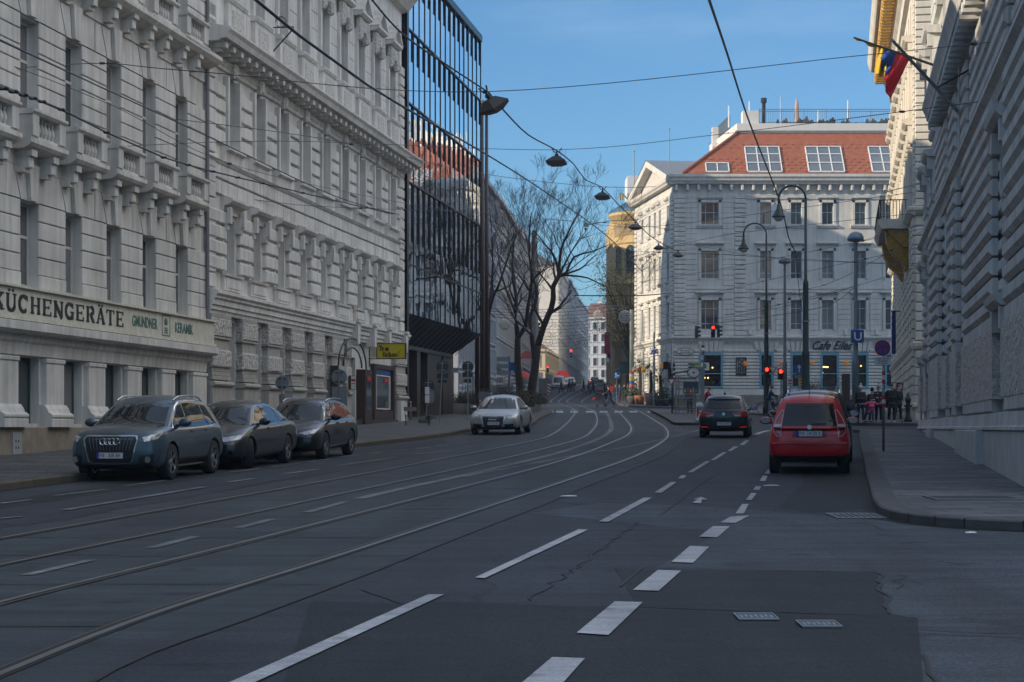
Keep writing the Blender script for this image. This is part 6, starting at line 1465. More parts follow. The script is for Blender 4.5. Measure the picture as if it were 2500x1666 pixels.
 def decal(s,name,poly,mt,face='side',sd=1,lift=.006,parent=None,cuts=3,maxd=3.0):
  """poly in (x,z) for a side, (y,z) for front or rear; pressed onto the body"""
  from mathutils.geometry import tessellate_polygon
  bm=bmesh.new();vs=[bm.verts.new((a,b,0)) for a,b in poly];f=bm.faces.new(vs);bmesh.ops.triangulate(bm,faces=[f])
  bmesh.ops.subdivide_edges(bm,edges=bm.edges[:],cuts=cuts,use_grid_fill=True)
  L=s.sp['L'];top=[]
  ok=True
  for v_ in bm.verts:
   a,b=v_.co.x,v_.co.y
   if face=='side':o,d=Vector((a,sd*3,b)),Vector((0,-sd,0))
   elif face=='front':o,d=Vector((L+3,a,b)),Vector((-1,0,0))
   elif face=='top':o,d=Vector((a,b,4)),Vector((0,0,-1))
   else:o,d=Vector((-3,a,b)),Vector((1,0,0))
   h,nrm,_,_=s.bvh.ray_cast(o,d)
   if h is None:h=(Vector((a,sd*s.sp['W']/2*.9,b)) if face=='side' else Vector((L*.98 if face=='front' else L*.02,a,b)))
   v_.co=h-d*lift
  r=bmesh.ops.extrude_face_region(bm,geom=bm.faces[:])
  dd={'side':Vector((0,-sd,0)),'front':Vector((-1,0,0)),'rear':Vector((1,0,0)),'top':Vector((0,0,-1))}[face]
  for g_ in r['geom']:
   if isinstance(g_,bmesh.types.BMVert):g_.co+=dd*(lift+.012)
  bmesh.ops.recalc_face_normals(bm,faces=bm.faces[:])
  me=bpy.data.meshes.new(name);bm.to_mesh(me);bm.free();me.materials.append(mt)
  for p in me.polygons:p.use_smooth=True
  me.set_sharp_from_angle(angle=R(30))
  o=bpy.data.objects.new(name,me);C.objects.link(o);o.parent=parent or s.root;return o
 def lamp(s,poly,mt,face='front',lift=.014,cuts=4,nm='headlight',k=1.10):
  cx,cz=sum(p[0] for p in poly)/len(poly),sum(p[1] for p in poly)/len(poly)
  h=s.decal('lamp_housing',[(cx+(a-cx)*k,cz+(b-cz)*(k+.12)) for a,b in poly],M_black,face,1,.006);return s.decal(nm,poly,mt,face,1,lift,h,cuts)
 def line(s,name,pts,wd,mt,face='side',sd=1,parent=None,lift=.004):
  for (a,b),(c,d) in zip(pts,pts[1:]):
   L_=math.hypot(c-a,d-b);nx,ny=-(d-b)/L_*wd/2,(c-a)/L_*wd/2
   s.decal(name,[(a+nx,b+ny),(a-nx,b-ny),(c-nx,d-ny),(c+nx,d+ny)],mt,face,sd,lift,parent,2)
 def windows(s,polys,chrome=None):
  for sd in (1,-1):
   for p in polys:s.decal('side_window',p,M_cglass,'side',sd,.006)
 def plate(s,face,z,txt,y=0.0,w=.52,h=.115,tr='W'):
  L=s.sp['L'];hit=s.bvh.ray_cast(Vector((L+3 if face=='front' else-3,y,z)),Vector((-1 if face=='front' else 1,0,0)))[0]
  x=hit.x+(.025 if face=='front' else-.025);r=thing('number_plate',None,None,(x,y,z));r.parent=s.root;r.rotation_euler=(0,0,R(90) if face=='front' else R(-90))
  q=MB();q.box(-w/2-.012,w/2+.012,-.0,.03,-h/2-.012,h/2+.012);q.build('holder',M_trim,r)
  q=MB();q.box(-w/2,w/2,-.006,0,-h/2,h/2);q.build('plate',M_plt,r)
  q=MB();q.box(-w/2,-w/2+.045,-.009,-.006,-h/2,h/2);q.build('blue_band',M_eu,r)
  if tr=='W':
   q=MB()
   for zz in (-h/2+.004,h/2-.008):q.box(-w/2+.045,w/2,-.008,-.006,zz,zz+.004)
   q.box(-w/2+.133,-w/2+.155,-.0085,-.006,-.03,.03);q.build('crest',M_red,r)
   text_mesh(txt[0],.105,M_black,'plate_lettering',r,stand((-w/2+.085,-.009,0)),.002,sx=.72)
   text_mesh(txt[1],.11,M_black,'plate_lettering',r,stand((.088,-.009,0)),.002,sx=.76)
  else:text_mesh(txt,.115,M_black,'plate_lettering',r,stand((.025,-.009,0)),.002,sx=.72)
 def mirrors(s,x,z,col=None,w=.24,d=.0):
  wb=s.sp['cw'][0]
  for sd in (1,-1):
   q=MB();q.smooth=True
   y0=wb-.02;n=8;c=(x,sd*(y0+.19),z)
   q.M=Matrix.Translation(c) @ Matrix.Diagonal((.55,1,.62,1));q.ball((0,0,0),.135,8);q.M=None
   o=q.build('wing_mirror',col or s.colm,s.root);q=MB();q.box(x-.04,x+.04,min(sd*(y0-.03),sd*(y0+.12)),max(sd*(y0-.03),sd*(y0+.12)),z-.075,z-.035);q.build('stalk',M_trim,o)
   q=MB();q.lathe([(.001,0),(.10,.0),(.10,.008)],(0,0,0),12,'x');q.M=None;m_=q.build('mirror_glass',M_mir,o);m_.location=(x-.072,sd*(y0+.19),z);m_.scale=(1,1,.62)
 def handles(s,xs,z):
  for sd in (1,-1):
   for x in xs:s.decal('door_handle',[(x-.09,z-.012),(x+.09,z-.006),(x+.09,z+.016),(x-.09,z+.012)],s.colm,'side',sd,.03)
 def seams(s,xs,z0,z1):
  for sd in (1,-1):
   for x,dx in xs:s.line('door_seam',[(x,z0),(x+dx,z1)],.018,M_trim,'side',sd,None,.002)
def rings(par,c,r,n=4,rr_=.008):
 q=MB()
 for k in range(n):q.tube([(c[0],c[1]+(k-(n-1)/2)*r*1.42+r*math.cos(t*math.pi/8),c[2]+r*math.sin(t*math.pi/8)) for t in range(17)],rr_,5)
 return q.build('emblem',M_chrome,par)
def gx(c,face,y,z):
 L=c.sp['L'];return c.bvh.ray_cast(Vector((L+3 if face=='front' else-3,y,z)),Vector((-1 if face=='front' else 1,0,0)))[0].x
def mirror_poly(p):return [(-a,b) for a,b in p][::-1]
def car_at(Xf,Yf,th,sp,wheel=1):
 """place so that the middle of the front (wheel=1) or rear (0) axle is at Xf,Yf; th: heading"""
 wx=sp['wx'][wheel];x,y=Xf-math.cos(th)*wx,Yf-math.sin(th)*wx;return (x,y,gz(Yf)-wx*SL1*math.sin(th) if Yf<YB else gz(y))
TH=math.atan2(1,.1565)         # street direction, away from the camera
# --- blue grey SUV, nose towards us
sp=dict(L=4.385,W=1.83,wr=.35,wx=(.86,3.46),bot=[(0,.38),(.35,.25),(1,.24),(3.4,.24),(4.1,.22),(4.385,.30)],deck=[(0,.94),(.15,1.04),(.6,1.07),(2.9,1.05),(3.25,1.045),(3.8,1.0),(4.15,.94),(4.33,.86),(4.385,.80)],
  cab=[(3.42,.96),(3.0,1.22),(2.62,1.44),(2.35,1.545),(1.9,1.585),(1.3,1.575),(.75,1.515),(.45,1.40),(.2,1.12),(.08,.96)],cw=(.80,.62,1.0,1.57),rf=.6,nose=.26,bulge=.05,crown=.05)
a0=TH+math.pi;loc=car_at(-7.6+.12,36.75,a0,sp);M_q=paint('blue_grey',(.050,.075,.095))
c=Car(sp,'parked_car','blue grey SUV facing us at the left kerb, nearest of the three parked there',loc,a0,M_q);b=c.decal
for sd in (1,-1):
 b('side_window',[(3.18,1.0),(2.5,1.42),(2.28,1.46),(2.2,1.0)],M_cglass,'side',sd);b('side_window',[(2.12,1.0),(2.2,1.465),(1.6,1.49),(1.18,1.46),(1.02,1.02)],M_cglass,'side',sd);b('side_window',[(.95,1.03),(1.1,1.45),(.8,1.40),(.5,1.12),(.42,1.05)],M_cglass,'side',sd)
 c.line('window_trim',[(3.3,.985),(2.2,.978),(1.0,1.0),(.4,1.03)],.018,M_chrome,'side',sd);c.line('window_trim',[(.36,1.05),(.5,1.2),(.8,1.45),(1.2,1.52),(1.8,1.53),(2.35,1.50),(2.6,1.42),(3.25,1.0)],.016,M_chrome,'side',sd)
 b('sill_trim',[(3.05,.24),(3.05,.40),(1.28,.40),(1.28,.24)],M_trim,'side',sd)
b('windscreen',[(-.70,1.0),(.70,1.0),(.56,1.47),(-.56,1.47)],M_cglass,'front',cuts=5);b('rear_window',[(-.6,1.1),(.6,1.1),(.5,1.42),(-.5,1.42)],M_cglass,'rear',cuts=5)
g=b('grille',[(-.48,.86),(.48,.86),(.51,.80),(.42,.40),(.34,.36),(-.34,.36),(-.42,.40),(-.51,.80)],M_black,'front',cuts=5)
c.line('grille_frame',[(-.49,.875),(.49,.875),(.53,.80),(.43,.385),(.34,.345),(-.34,.345),(-.43,.385),(-.53,.80),(-.49,.875)],.026,M_chrome,'front',parent=g,lift=.02)
for k in range(-6,7):c.line('grille_bar',[(k*.072,.84),(k*.062,.60)],.010,mat('grille_bar',(.10,.11,.12),.4),'front',parent=g,lift=.012)
rings(c.root,(gx(c,'front',0,.76)+.035,0,.765),.062);c.plate('front',.50,('W','AIR 84'))
for p in ([(.60,.86),(.86,.92),(.84,.80),(.66,.755)],):
 for pp_ in (p,mirror_poly(p)):h_=c.lamp(pp_,M_lens);c.line('light_edge',[pp_[0],pp_[1]] if pp_ is p else [pp_[-1],pp_[-2]],.014,M_black,'front',parent=h_,lift=.018)
 for pp_ in ([(.56,.50),(.87,.53),(.84,.36),(.66,.31),(.55,.36)],):
  for p3 in (pp_,mirror_poly(pp_)):b('air_intake',p3,M_black,'front',cuts=4,lift=.008)
for sd in (1,-1):q=MB();q.lathe([(.05,0),(.06,.03)],(gx(c,'front',.72*sd,.42),.72*sd,.42),12,'x');q.build('fog_light',M_chrome,c.root);c.line('roof_rail',[(.75,1.535),(1.3,1.60),(1.9,1.61),(2.5,1.55)],.03,M_chrome,'side',sd,lift=.03) if False else None
for sd in (1,-1):q=MB();q.smooth=True;q.tube([(.7,sd*.57,1.50),(.95,sd*.58,1.585),(1.6,sd*.585,1.625),(2.2,sd*.585,1.61),(2.5,sd*.58,1.535)],.018,6);q.build('roof_rail',M_chrome,c.root)
b('bumper_lip',[(-.6,.24),(.6,.24),(.55,.30),(-.55,.30)],M_black,'front',cuts=4);c.line('bonnet_seam',[(-.86,.95),(-.5,.905),(.5,.905),(.86,.95)],.01,M_trim,'front')
c.mirrors(2.92,1.10);c.handles((1.28,2.2),.92);c.seams(((2.98,.03),(2.08,0),(1.2,-.12)),.40,1.0)
# --- dark grey saloon
sp=dict(L=4.9,W=1.86,wr=.335,wx=(1.07,4.04),bot=[(0,.34),(.4,.22),(1.2,.2),(3.9,.2),(4.6,.19),(4.9,.27)],deck=[(0,.88),(.12,.98),(.7,1.03),(1.3,1.0),(3.2,.97),(3.7,.95),(4.2,.87),(4.65,.74),(4.85,.64),(4.9,.6)],
  cab=[(3.75,.93),(3.3,1.16),(2.85,1.36),(2.5,1.43),(2.0,1.45),(1.5,1.41),(1.0,1.26),(.55,1.04),(.42,.97)],cw=(.80,.57,.93,1.45),rf=.6,nose=.25,bulge=.04,steer=24,crown=.05,spokes=5,rimm='b')
loc=car_at(-6.75+.1,41.75,a0,sp);M_s=paint('anthracite',(.018,.018,.022));c=Car(sp,'parked_car','dark grey saloon with turned front wheel, parked between the SUV and the black estate',loc,a0,M_s);b=c.decal
for sd in (1,-1):
 b('side_window',[(3.45,.98),(2.75,1.33),(2.55,1.35),(2.45,.97)],M_cglass,'side',sd);b('side_window',[(2.37,.97),(2.45,1.355),(1.9,1.36),(1.62,1.33),(1.42,.99)],M_cglass,'side',sd);b('side_window',[(1.34,1.0),(1.52,1.31),(1.2,1.2),(.9,1.03)],M_cglass,'side',sd)
 c.line('window_trim',[(3.6,.955),(2.4,.948),(1.3,.97),(.85,1.0)],.016,M_chrome,'side',sd);c.line('window_trim',[(.85,1.01),(1.2,1.225),(1.6,1.365),(2.1,1.39),(2.6,1.375),(2.9,1.29),(3.5,.98)],.014,M_chrome,'side',sd)
b('windscreen',[(-.70,.97),(.70,.97),(.54,1.37),(-.54,1.37)],M_cglass,'front',cuts=5)
for sd in (1,-1):
 g=b('grille',[(sd*.04,.68),(sd*.36,.68),(sd*.36,.55),(sd*.30,.48),(sd*.06,.48)][::sd],M_black,'front');
for p in ([(.50,.70),(.86,.76),(.84,.66),(.60,.60),(.50,.62)],):
 for pp_ in (p,mirror_poly(p)):c.lamp(pp_,M_lens)
for p in ([(.5,.40),(.84,.42),(.8,.30),(.55,.28)],):
 for pp_ in (p,mirror_poly(p)):b('air_intake',pp_,M_black,'front',cuts=3)
c.line('bumper_chrome',[(-.6,.33),(.6,.33)],.012,M_chrome,'front');b('lower_intake',[(-.45,.25),(.45,.25),(.45,.42),(-.45,.42)],M_black,'front')
for sd in (1,-1):q=MB();q.lathe([(.045,0),(.05,.03)],(gx(c,'front',.7*sd,.36),.7*sd,.36),12,'x');q.build('fog_light',M_chrome,c.root)
c.plate('front',.40,('W','40218 K')) if False else None
c.mirrors(3.2,1.02);c.handles((1.62,2.6),.86);c.seams(((3.42,.05),(2.38,0),(1.5,-.15)),.3,.92)
# --- black estate
sp=dict(L=4.54,W=1.82,wr=.335,wx=(.98,3.62),bot=[(0,.36),(.4,.22),(1.2,.2),(3.6,.2),(4.3,.19),(4.54,.27)],deck=[(0,.90),(.1,.98),(.6,1.0),(2.9,.97),(3.35,.95),(3.85,.87),(4.3,.76),(4.5,.66),(4.54,.62)],
  cab=[(3.45,.93),(3.0,1.18),(2.6,1.38),(2.3,1.45),(1.7,1.47),(1.0,1.44),(.55,1.36),(.3,1.15),(.1,.95)],cw=(.79,.58,.93,1.46),rf=.55,nose=.25,bulge=.045,crown=.05,rimm='c')
loc=car_at(-5.62+.1,47.2,a0,sp);M_e=paint('black',(.006,.008,.011),0);c=Car(sp,'parked_car','glossy black estate facing us, farthest of the three cars parked before the pub',loc,a0,M_e);b=c.decal
for sd in (1,-1):
 b('side_window',[(3.2,.98),(2.55,1.36),(2.3,1.38),(2.22,.97)],M_cglass,'side',sd);b('side_window',[(2.14,.97),(2.22,1.385),(1.5,1.395),(1.35,1.38),(1.2,1.0)],M_cglass,'side',sd);b('side_window',[(1.12,1.01),(1.28,1.37),(.8,1.34),(.5,1.06)],M_cglass,'side',sd)
 c.line('window_trim',[(.42,1.05),(.75,1.37),(1.4,1.43),(2.1,1.435),(2.6,1.40),(3.3,.98)],.014,M_chrome,'side',sd)
 q=MB();q.smooth=True;q.tube([(.55,sd*.55,1.40),(.75,sd*.56,1.47),(1.5,sd*.565,1.505),(2.1,sd*.565,1.49),(2.4,sd*.56,1.43)],.016,6);q.build('roof_rail',M_chrome,c.root)
b('windscreen',[(-.69,.97),(.69,.97),(.55,1.38),(-.55,1.38)],M_cglass,'front',cuts=5)
g=b('grille',[(-.32,.72),(.32,.72),(.22,.56),(-.22,.56)],M_black,'front');c.line('grille_frame',[(-.34,.735),(.34,.735),(.23,.545),(-.23,.545),(-.34,.735)],.018,M_chrome,'front',parent=g,lift=.014)
for p in ([(.42,.66),(.84,.78),(.80,.66),(.60,.62)],):
 for pp_ in (p,mirror_poly(p)):h_=c.lamp(pp_,M_lens)
b('lower_intake',[(-.5,.24),(.5,.24),(.6,.44),(-.6,.44)],M_black,'front',cuts=4);text_mesh('09',.11,M_black,'plate_lettering',c.root,Matrix.Translation((gx(c,'front',.0,.5)+.05,.18,.49)) @ Euler((R(90),0,R(90))).to_matrix().to_4x4(),.002)
q=MB();xx=gx(c,'front',0,.49);q.box(xx-.01,xx+.04,-.26,.26,.435,.55);q.build('number_plate',M_plt,c.root)
c.mirrors(2.92,1.03,M_trim);c.handles((1.3,2.3),.88);c.seams(((3.15,.05),(2.16,0),(1.3,-.15)),.3,.92)
for sd in (1,-1):c.line('sill_chrome',[(1.35,.32),(3.15,.30)],.014,M_chrome,'side',sd)
# --- silver saloon farther up
sp=dict(L=5.05,W=1.89,wr=.345,wx=(1.12,4.06),bot=[(0,.34),(.4,.22),(1.2,.2),(3.9,.2),(4.75,.19),(5.05,.27)],deck=[(0,.86),(.12,.95),(.7,1.0),(1.3,.98),(3.3,.95),(3.8,.93),(4.3,.87),(4.8,.76),(5.0,.68),(5.05,.64)],
  cab=[(3.9,.91),(3.4,1.16),(2.95,1.36),(2.6,1.43),(2.1,1.45),(1.6,1.41),(1.1,1.26),(.65,1.03),(.5,.95)],cw=(.82,.58,.91,1.45),rf=.55,nose=.22,bulge=.045,crown=.045,rimm='d')
a1=math.atan2(1,.125)+math.pi;loc=car_at(-.58,71.2,a1,sp);M_v=paint('silver',(.34,.33,.32),.55);c=Car(sp,'parked_car','silver saloon facing us, parked alone at the kerb before the planter',loc,a1,M_v);b=c.decal
for sd in (1,-1):
 b('side_window',[(3.55,.96),(2.85,1.33),(2.65,1.35),(2.5,.95)],M_cglass,'side',sd);b('side_window',[(2.42,.95),(2.5,1.355),(1.9,1.35),(1.7,1.32),(1.5,.97)],M_cglass,'side',sd);b('side_window',[(1.42,.98),(1.6,1.29),(1.2,1.15),(1.0,1.0)],M_cglass,'side',sd)
b('windscreen',[(-.72,.96),(.72,.96),(.56,1.38),(-.56,1.38)],M_cglass,'front',cuts=5)
g=b('grille',[(-.40,.69),(.40,.69),(.40,.60),(.30,.28),(-.30,.28),(-.40,.60)],M_black,'front',cuts=5);c.line('grille_frame',[(-.41,.705),(.41,.705),(.415,.6),(.31,.265),(-.31,.265),(-.415,.6),(-.41,.705)],.02,M_chrome,'front',parent=g,lift=.014)
rings(c.root,(gx(c,'front',0,.6)+.035,0,.61),.055);c.plate('front',.43,'HF 737 AC',w=.48,tr='D')
for p in ([(.50,.72),(.86,.76),(.85,.62),(.52,.60)],):
 for pp_ in (p,mirror_poly(p)):c.lamp(pp_,M_lens)
for p in ([(.42,.40),(.86,.42),(.84,.30),(.44,.28)],):
 for pp_ in (p,mirror_poly(p)):b('air_intake',pp_,M_black,'front',cuts=3)
c.mirrors(3.3,1.0);c.seams(((3.5,.05),(2.45,0),(1.6,-.15)),.3,.9)
# --- black hatchback waiting at the light, seen from behind
def tail(face='rear'):pass
sp=dict(L=4.2,W=1.786,wr=.32,wx=(.80,3.38),bot=[(0,.32),(.3,.25),(1,.2),(3.3,.2),(3.9,.19),(4.2,.28)],deck=[(0,.92),(.1,.98),(.5,1.0),(2.8,.97),(3.2,.95),(3.7,.86),(4.05,.74),(4.2,.62)],
  cab=[(3.3,.92),(2.9,1.18),(2.5,1.38),(2.2,1.46),(1.7,1.48),(1.0,1.47),(.55,1.41),(.3,1.2),(.06,.94)],cw=(.79,.60,.92,1.47),rr=.42,nose=.13,bulge=.04,crown=.05,rimm='e')
loc=car_at(7.55,66.9,TH,sp,0);c=Car(sp,'waiting_car','black hatchback seen from behind, waiting beside the red and white chevron',loc,TH,M_e);b=c.decal
b('rear_window',[(-.60,1.02),(.60,1.02),(.53,1.33),(-.53,1.33)],M_cglass,'rear',cuts=5);b('spoiler',[(-.56,1.36),(.56,1.36),(.56,1.42),(-.56,1.42)],M_e,'rear',lift=.06)
for p in ([(.30,.88),(.55,.90),(.80,.94),(.84,.80),(.80,.74),(.36,.76)],):
 for pp_ in (p,mirror_poly(p)):b('tail_light',pp_,M_tail,'rear',lift=.012,cuts=4);b('reversing_light',[(x*1.0,z) for x,z in ([(.38,.765),(.60,.755),(.60,.79),(.38,.80)] if pp_ is p else mirror_poly([(.38,.765),(.60,.755),(.60,.79),(.38,.80)]))],M_tailw,'rear',lift=.018)
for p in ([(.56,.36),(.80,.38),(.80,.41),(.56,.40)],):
 for pp_ in (p,mirror_poly(p)):b('reflector',pp_,mat('reflector_red_glow',(.6,.015,.01),.3,emit=.25),'rear',lift=.012)  # returned light put into the reflectors as a weak glow
q=MB();q.lathe([(.055,-.03),(.055,.0)],(gx(c,'rear',0,.84),0,.84),16,'x');q.build('emblem',M_chrome,c.root);c.plate('rear',.50,'WI YS 957',tr='D');c.line('boot_seam',[(-.62,.70),(.62,.70)],.012,M_trim,'rear');c.line('boot_seam',[(-.66,.46),(.66,.46)],.012,M_trim,'rear');c.line('wiper',[(-.1,1.03),(.28,1.04)],.02,M_trim,'rear',lift=.02)
q=MB();q.lathe([(.05,0),(.035,.05),(.015,.09)],(1.0,0,1.515),8);q.build('roof_antenna',M_trim,c.root)
for sd in (1,-1):b('side_window',[(3.0,.97),(2.45,1.37),(2.2,1.39),(2.1,.96)],M_cglass,'side',sd);b('side_window',[(2.0,.97),(2.1,1.395),(1.3,1.39),(1.0,1.36),(.75,1.0)],M_cglass,'side',sd)
c.mirrors(2.85,1.02)
# --- red small van-like car, seen from behind
M_r=paint('red',(.46,.006,.012),.1)
sp=dict(L=4.2,W=1.684,wr=.325,wx=(.74,3.35),bot=[(0,.36),(.3,.28),(1,.22),(3.3,.2),(3.9,.19),(4.2,.28)],deck=[(0,.86),(.06,.98),(.5,1.04),(2.6,1.0),(3.1,.98),(3.6,.9),(4.05,.76),(4.2,.64)],
  cab=[(3.2,.95),(2.8,1.25),(2.45,1.46),(2.1,1.56),(1.6,1.60),(.9,1.60),(.42,1.57),(.24,1.46),(.06,1.1),(.0,.95)],cw=(.785,.585,.95,1.59),rr=.34,nose=.10,bulge=.045,crown=.05,rimm='f')
loc=car_at(6.25,39.6,TH,sp,0);c=Car(sp,'parked_car','red compact car seen from behind at the right kerb, with tall tail lights',loc,TH,M_r);b=c.decal
b('rear_window',[(-.56,1.0),(.56,1.0),(.53,1.15),(.48,1.46),(-.48,1.46),(-.53,1.15)],M_cglass,'rear',cuts=6)
p=[(.59,.78),(.66,.79),(.73,.87),(.735,.98),(.68,1.14),(.57,1.32),(.52,1.33),(.56,1.1)]
for pp_ in (p,mirror_poly(p)):
 t_=b('tail_light',pp_,M_tail,'rear',lift=.014,cuts=5);k=1 if pp_ is p else-1
 b('clear_lens',[(k*x,z) for x,z in ([(.575,.98),(.73,.98),(.715,1.04),(.57,1.04)])][::k],M_tailw,'rear',lift=.02,parent=t_)
 c.line('light_edge',pp_+[pp_[0]],.014,mat('light_rim',(.45,.40,.40),.3),'rear',parent=t_,lift=.018)
q=MB();q.lathe([(.05,-.03),(.05,.0)],(gx(c,'rear',0,.975),0,.975),16,'x');q.build('emblem',M_chrome,c.root)
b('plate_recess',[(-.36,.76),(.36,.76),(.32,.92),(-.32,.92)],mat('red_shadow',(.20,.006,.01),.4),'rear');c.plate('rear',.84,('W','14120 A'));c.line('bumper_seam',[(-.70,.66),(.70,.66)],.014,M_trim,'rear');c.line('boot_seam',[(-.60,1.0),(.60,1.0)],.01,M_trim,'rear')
c.line('bumper_edge',[(-.76,.645),(.76,.645)],.035,M_r,'rear',lift=.05);c.line('wiper',[(-.02,1.045),(-.34,1.05)],.03,M_trim,'rear',lift=.02)
b('high_brake_light',[(-.17,1.40),(.17,1.40),(.17,1.425),(-.17,1.425)],mat('dull_red',(.12,.02,.03),.4),'rear',lift=.016)
q=MB();q.tube([(.5,0,1.63),(.35,0,1.93)],.008,5);q.build('roof_antenna',M_trim,c.root)
for sd in (1,-1):
 q=MB();q.tube([(.35,sd*.56,1.58),(.6,sd*.57,1.645),(1.8,sd*.575,1.64),(2.1,sd*.57,1.57)],.017,6);q.build('roof_rail',M_trim,c.root);b('side_window',[(2.9,1.02),(2.4,1.44),(2.2,1.48),(2.0,1.0)],M_cglass,'side',sd);b('side_window',[(1.9,1.0),(1.95,1.5),(1.2,1.52),(1.1,1.0)],M_cglass,'side',sd);b('side_window',[(1.0,1.1),(1.05,1.5),(.5,1.46),(.35,1.15)],M_cglass,'side',sd)
c.mirrors(2.85,1.06);text_mesh('roomster',.055,M_chrome,'badge',c.root,Matrix.Translation((gx(c,'rear',-.5,.93)-.008,-.5,.935)) @ Euler((R(90),0,R(-90))).to_matrix().to_4x4(),.003) if False else None
# --- dark MPV in front of it
sp=dict(L=4.5,W=1.86,wr=.34,wx=(.85,3.55),bot=[(0,.36),(.3,.28),(1,.22),(3.6,.2),(4.2,.19),(4.5,.28)],deck=[(0,.90),(.06,1.0),(.5,1.05),(2.9,1.02),(3.4,1.0),(3.9,.92),(4.35,.78),(4.5,.66)],
  cab=[(3.5,.97),(3.1,1.3),(2.7,1.52),(2.3,1.64),(1.7,1.68),(.9,1.67),(.45,1.62),(.25,1.45),(.06,1.1),(.0,.97)],cw=(.85,.66,.97,1.67),rr=.34,nose=.10,bulge=.04,crown=.05,rimm='g')
loc=car_at(7.3,45.6,TH,sp,0);c=Car(sp,'parked_car','dark MPV mostly hidden in front of the red compact car',loc,TH,paint('dark_bronze',(.022,.020,.020)));b=c.decal
b('rear_window',[(-.62,1.1),(.62,1.1),(.55,1.52),(-.55,1.52)],M_cglass,'rear',cuts=5)
for p in ([(.62,.80),(.80,.86),(.80,1.0),(.62,.98)],):
 for pp_ in (p,mirror_poly(p)):b('tail_light',pp_,mat('tail_lens_pale',(.30,.16,.17),.1,coat=1),'rear',lift=.012)
for sd in (1,-1):b('side_window',[(3.1,1.05),(2.6,1.5),(2.3,1.55),(2.1,1.04)],M_cglass,'side',sd);b('side_window',[(2.0,1.05),(2.1,1.57),(.8,1.56),(.5,1.12)],M_cglass,'side',sd);q=MB();q.tube([(.4,sd*.60,1.64),(.6,sd*.61,1.71),(2.2,sd*.61,1.71),(2.5,sd*.6,1.62)],.018,6);q.build('roof_rail',M_chrome,c.root)
c.mirrors(3.0,1.12)
# --- far cars: one plain saloon and one van, copied
sp=dict(L=4.3,W=1.78,wr=.32,wx=(.85,3.4),bot=[(0,.32),(.4,.22),(3.9,.2),(4.3,.28)],deck=[(0,.88),(.1,.98),(2.9,.97),(3.3,.95),(3.8,.86),(4.2,.7),(4.3,.62)],cab=[(3.35,.93),(2.9,1.2),(2.4,1.42),(1.8,1.48),(1.0,1.46),(.5,1.36),(.1,.95)],cw=(.79,.60,.93,1.47),rimm='h',crown=.05)
fa=math.atan2(1,.065)+math.pi
def far_car(label,x,y,colr,th=fa,spx=sp,met=.35,nm='parked_car'):
 c=Car(spx,nm,label,(x,y,gz(y)),th,paint(nm+'%d'%int(abs(x*10)+y),colr,met));c.root.rotation_euler=(0,-math.atan((SL2 if y>YB else SL1)*math.sin(th)),th);t=spx.get('top',1.4)
 c.decal('windscreen',[(-.68,.97),(.68,.97),(.55,t-.03),(-.55,t-.03)],M_cglass,'front',cuts=4);c.decal('rear_window',[(-.6,1.02),(.6,1.02),(.5,t-.06),(-.5,t-.06)],M_cglass,'rear',cuts=4)
 for sd in (1,-1):c.decal('side_window',[(3.1,1.0),(2.4,t-.06),(1.0,t-.06),(.5,1.0)],M_cglass,'side',sd);c.decal('headlight',[(sd*.48,.66),(sd*.84,.74),(sd*.8,.62)][::sd],M_lens,'front');c.decal('tail_light',[(sd*.45,.78),(sd*.82,.90),(sd*.82,.76)][::sd],mat('tail_lit',(.8,.03,.02),.3,emit=2.0) if nm=='driving_car' else M_tail,'rear')
 c.decal('grille',[(-.35,.64),(.35,.64),(.3,.5),(-.3,.5)],M_black,'front');q=MB();xx=gx(c,'front',0,.42);q.box(xx,xx+.02,-.25,.25,.37,.48);q.build('number_plate',M_plt,c.root);return c
far_car('dark blue car parked between the two planter tree trunks',.3,206,(.012,.03,.06));far_car('dark car parked just right of the larger bare tree trunk',1.9,213.5,(.012,.014,.02));far_car('grey blue car behind the dark one, left of the construction container',2.55,220.5,(.05,.065,.08))
spv=dict(L=5.0,W=1.95,wr=.34,wx=(.9,4.0),bot=[(0,.32),(.4,.25),(4.6,.22),(5,.3)],deck=[(0,1.0),(.06,1.1),(3.7,1.08),(4.2,1.0),(4.8,.85),(5,.7)],cab=[(4.3,1.0),(3.7,1.5),(3.3,1.85),(2.8,1.95),(1.5,1.97),(.2,1.95),(.05,1.8),(0,1.0)],cw=(.9,.78,1.0,1.95),rimm='i',top=1.8,crown=.05)
far_car('white van parked up the far street under the red awning',7.0,281,(.45,.45,.45),spx=spv,met=.0);far_car('pale blue car parked behind the white van',8.0,291,(.10,.16,.20));far_car('white car parked third behind the white van',8.6,301,(.3,.3,.31));far_car('dark grey car parked near the top of the far street',9.4,313,(.03,.03,.035));far_car('silver car parked farthest up the far street',10.2,326,(.25,.25,.26))
far_car('dark car with lit red tail lights driving up the far street',14.5,331,(.02,.022,.03),fa-math.pi,nm='driving_car')
bx=thing('container','grey construction container beside the parked cars up the far street','container',(3.6,229,gz(229)),fa+math.pi);q=MB();q.box(-2.5,3.5,-.9,1.1,.15,1.9)
for k in range(24):q.box(-2.5+k*.25,-2.4+k*.25,-.96,1.16,.2,1.85)
q.build('body',mat('container_grey',(.20,.21,.23),.6,noise=.2),bx);q=MB();q.box(-2.6,-2.5,-.95,1.15,.1,1.95);q.build('door_end',mat('container_end',(.16,.17,.19),.6),bx)
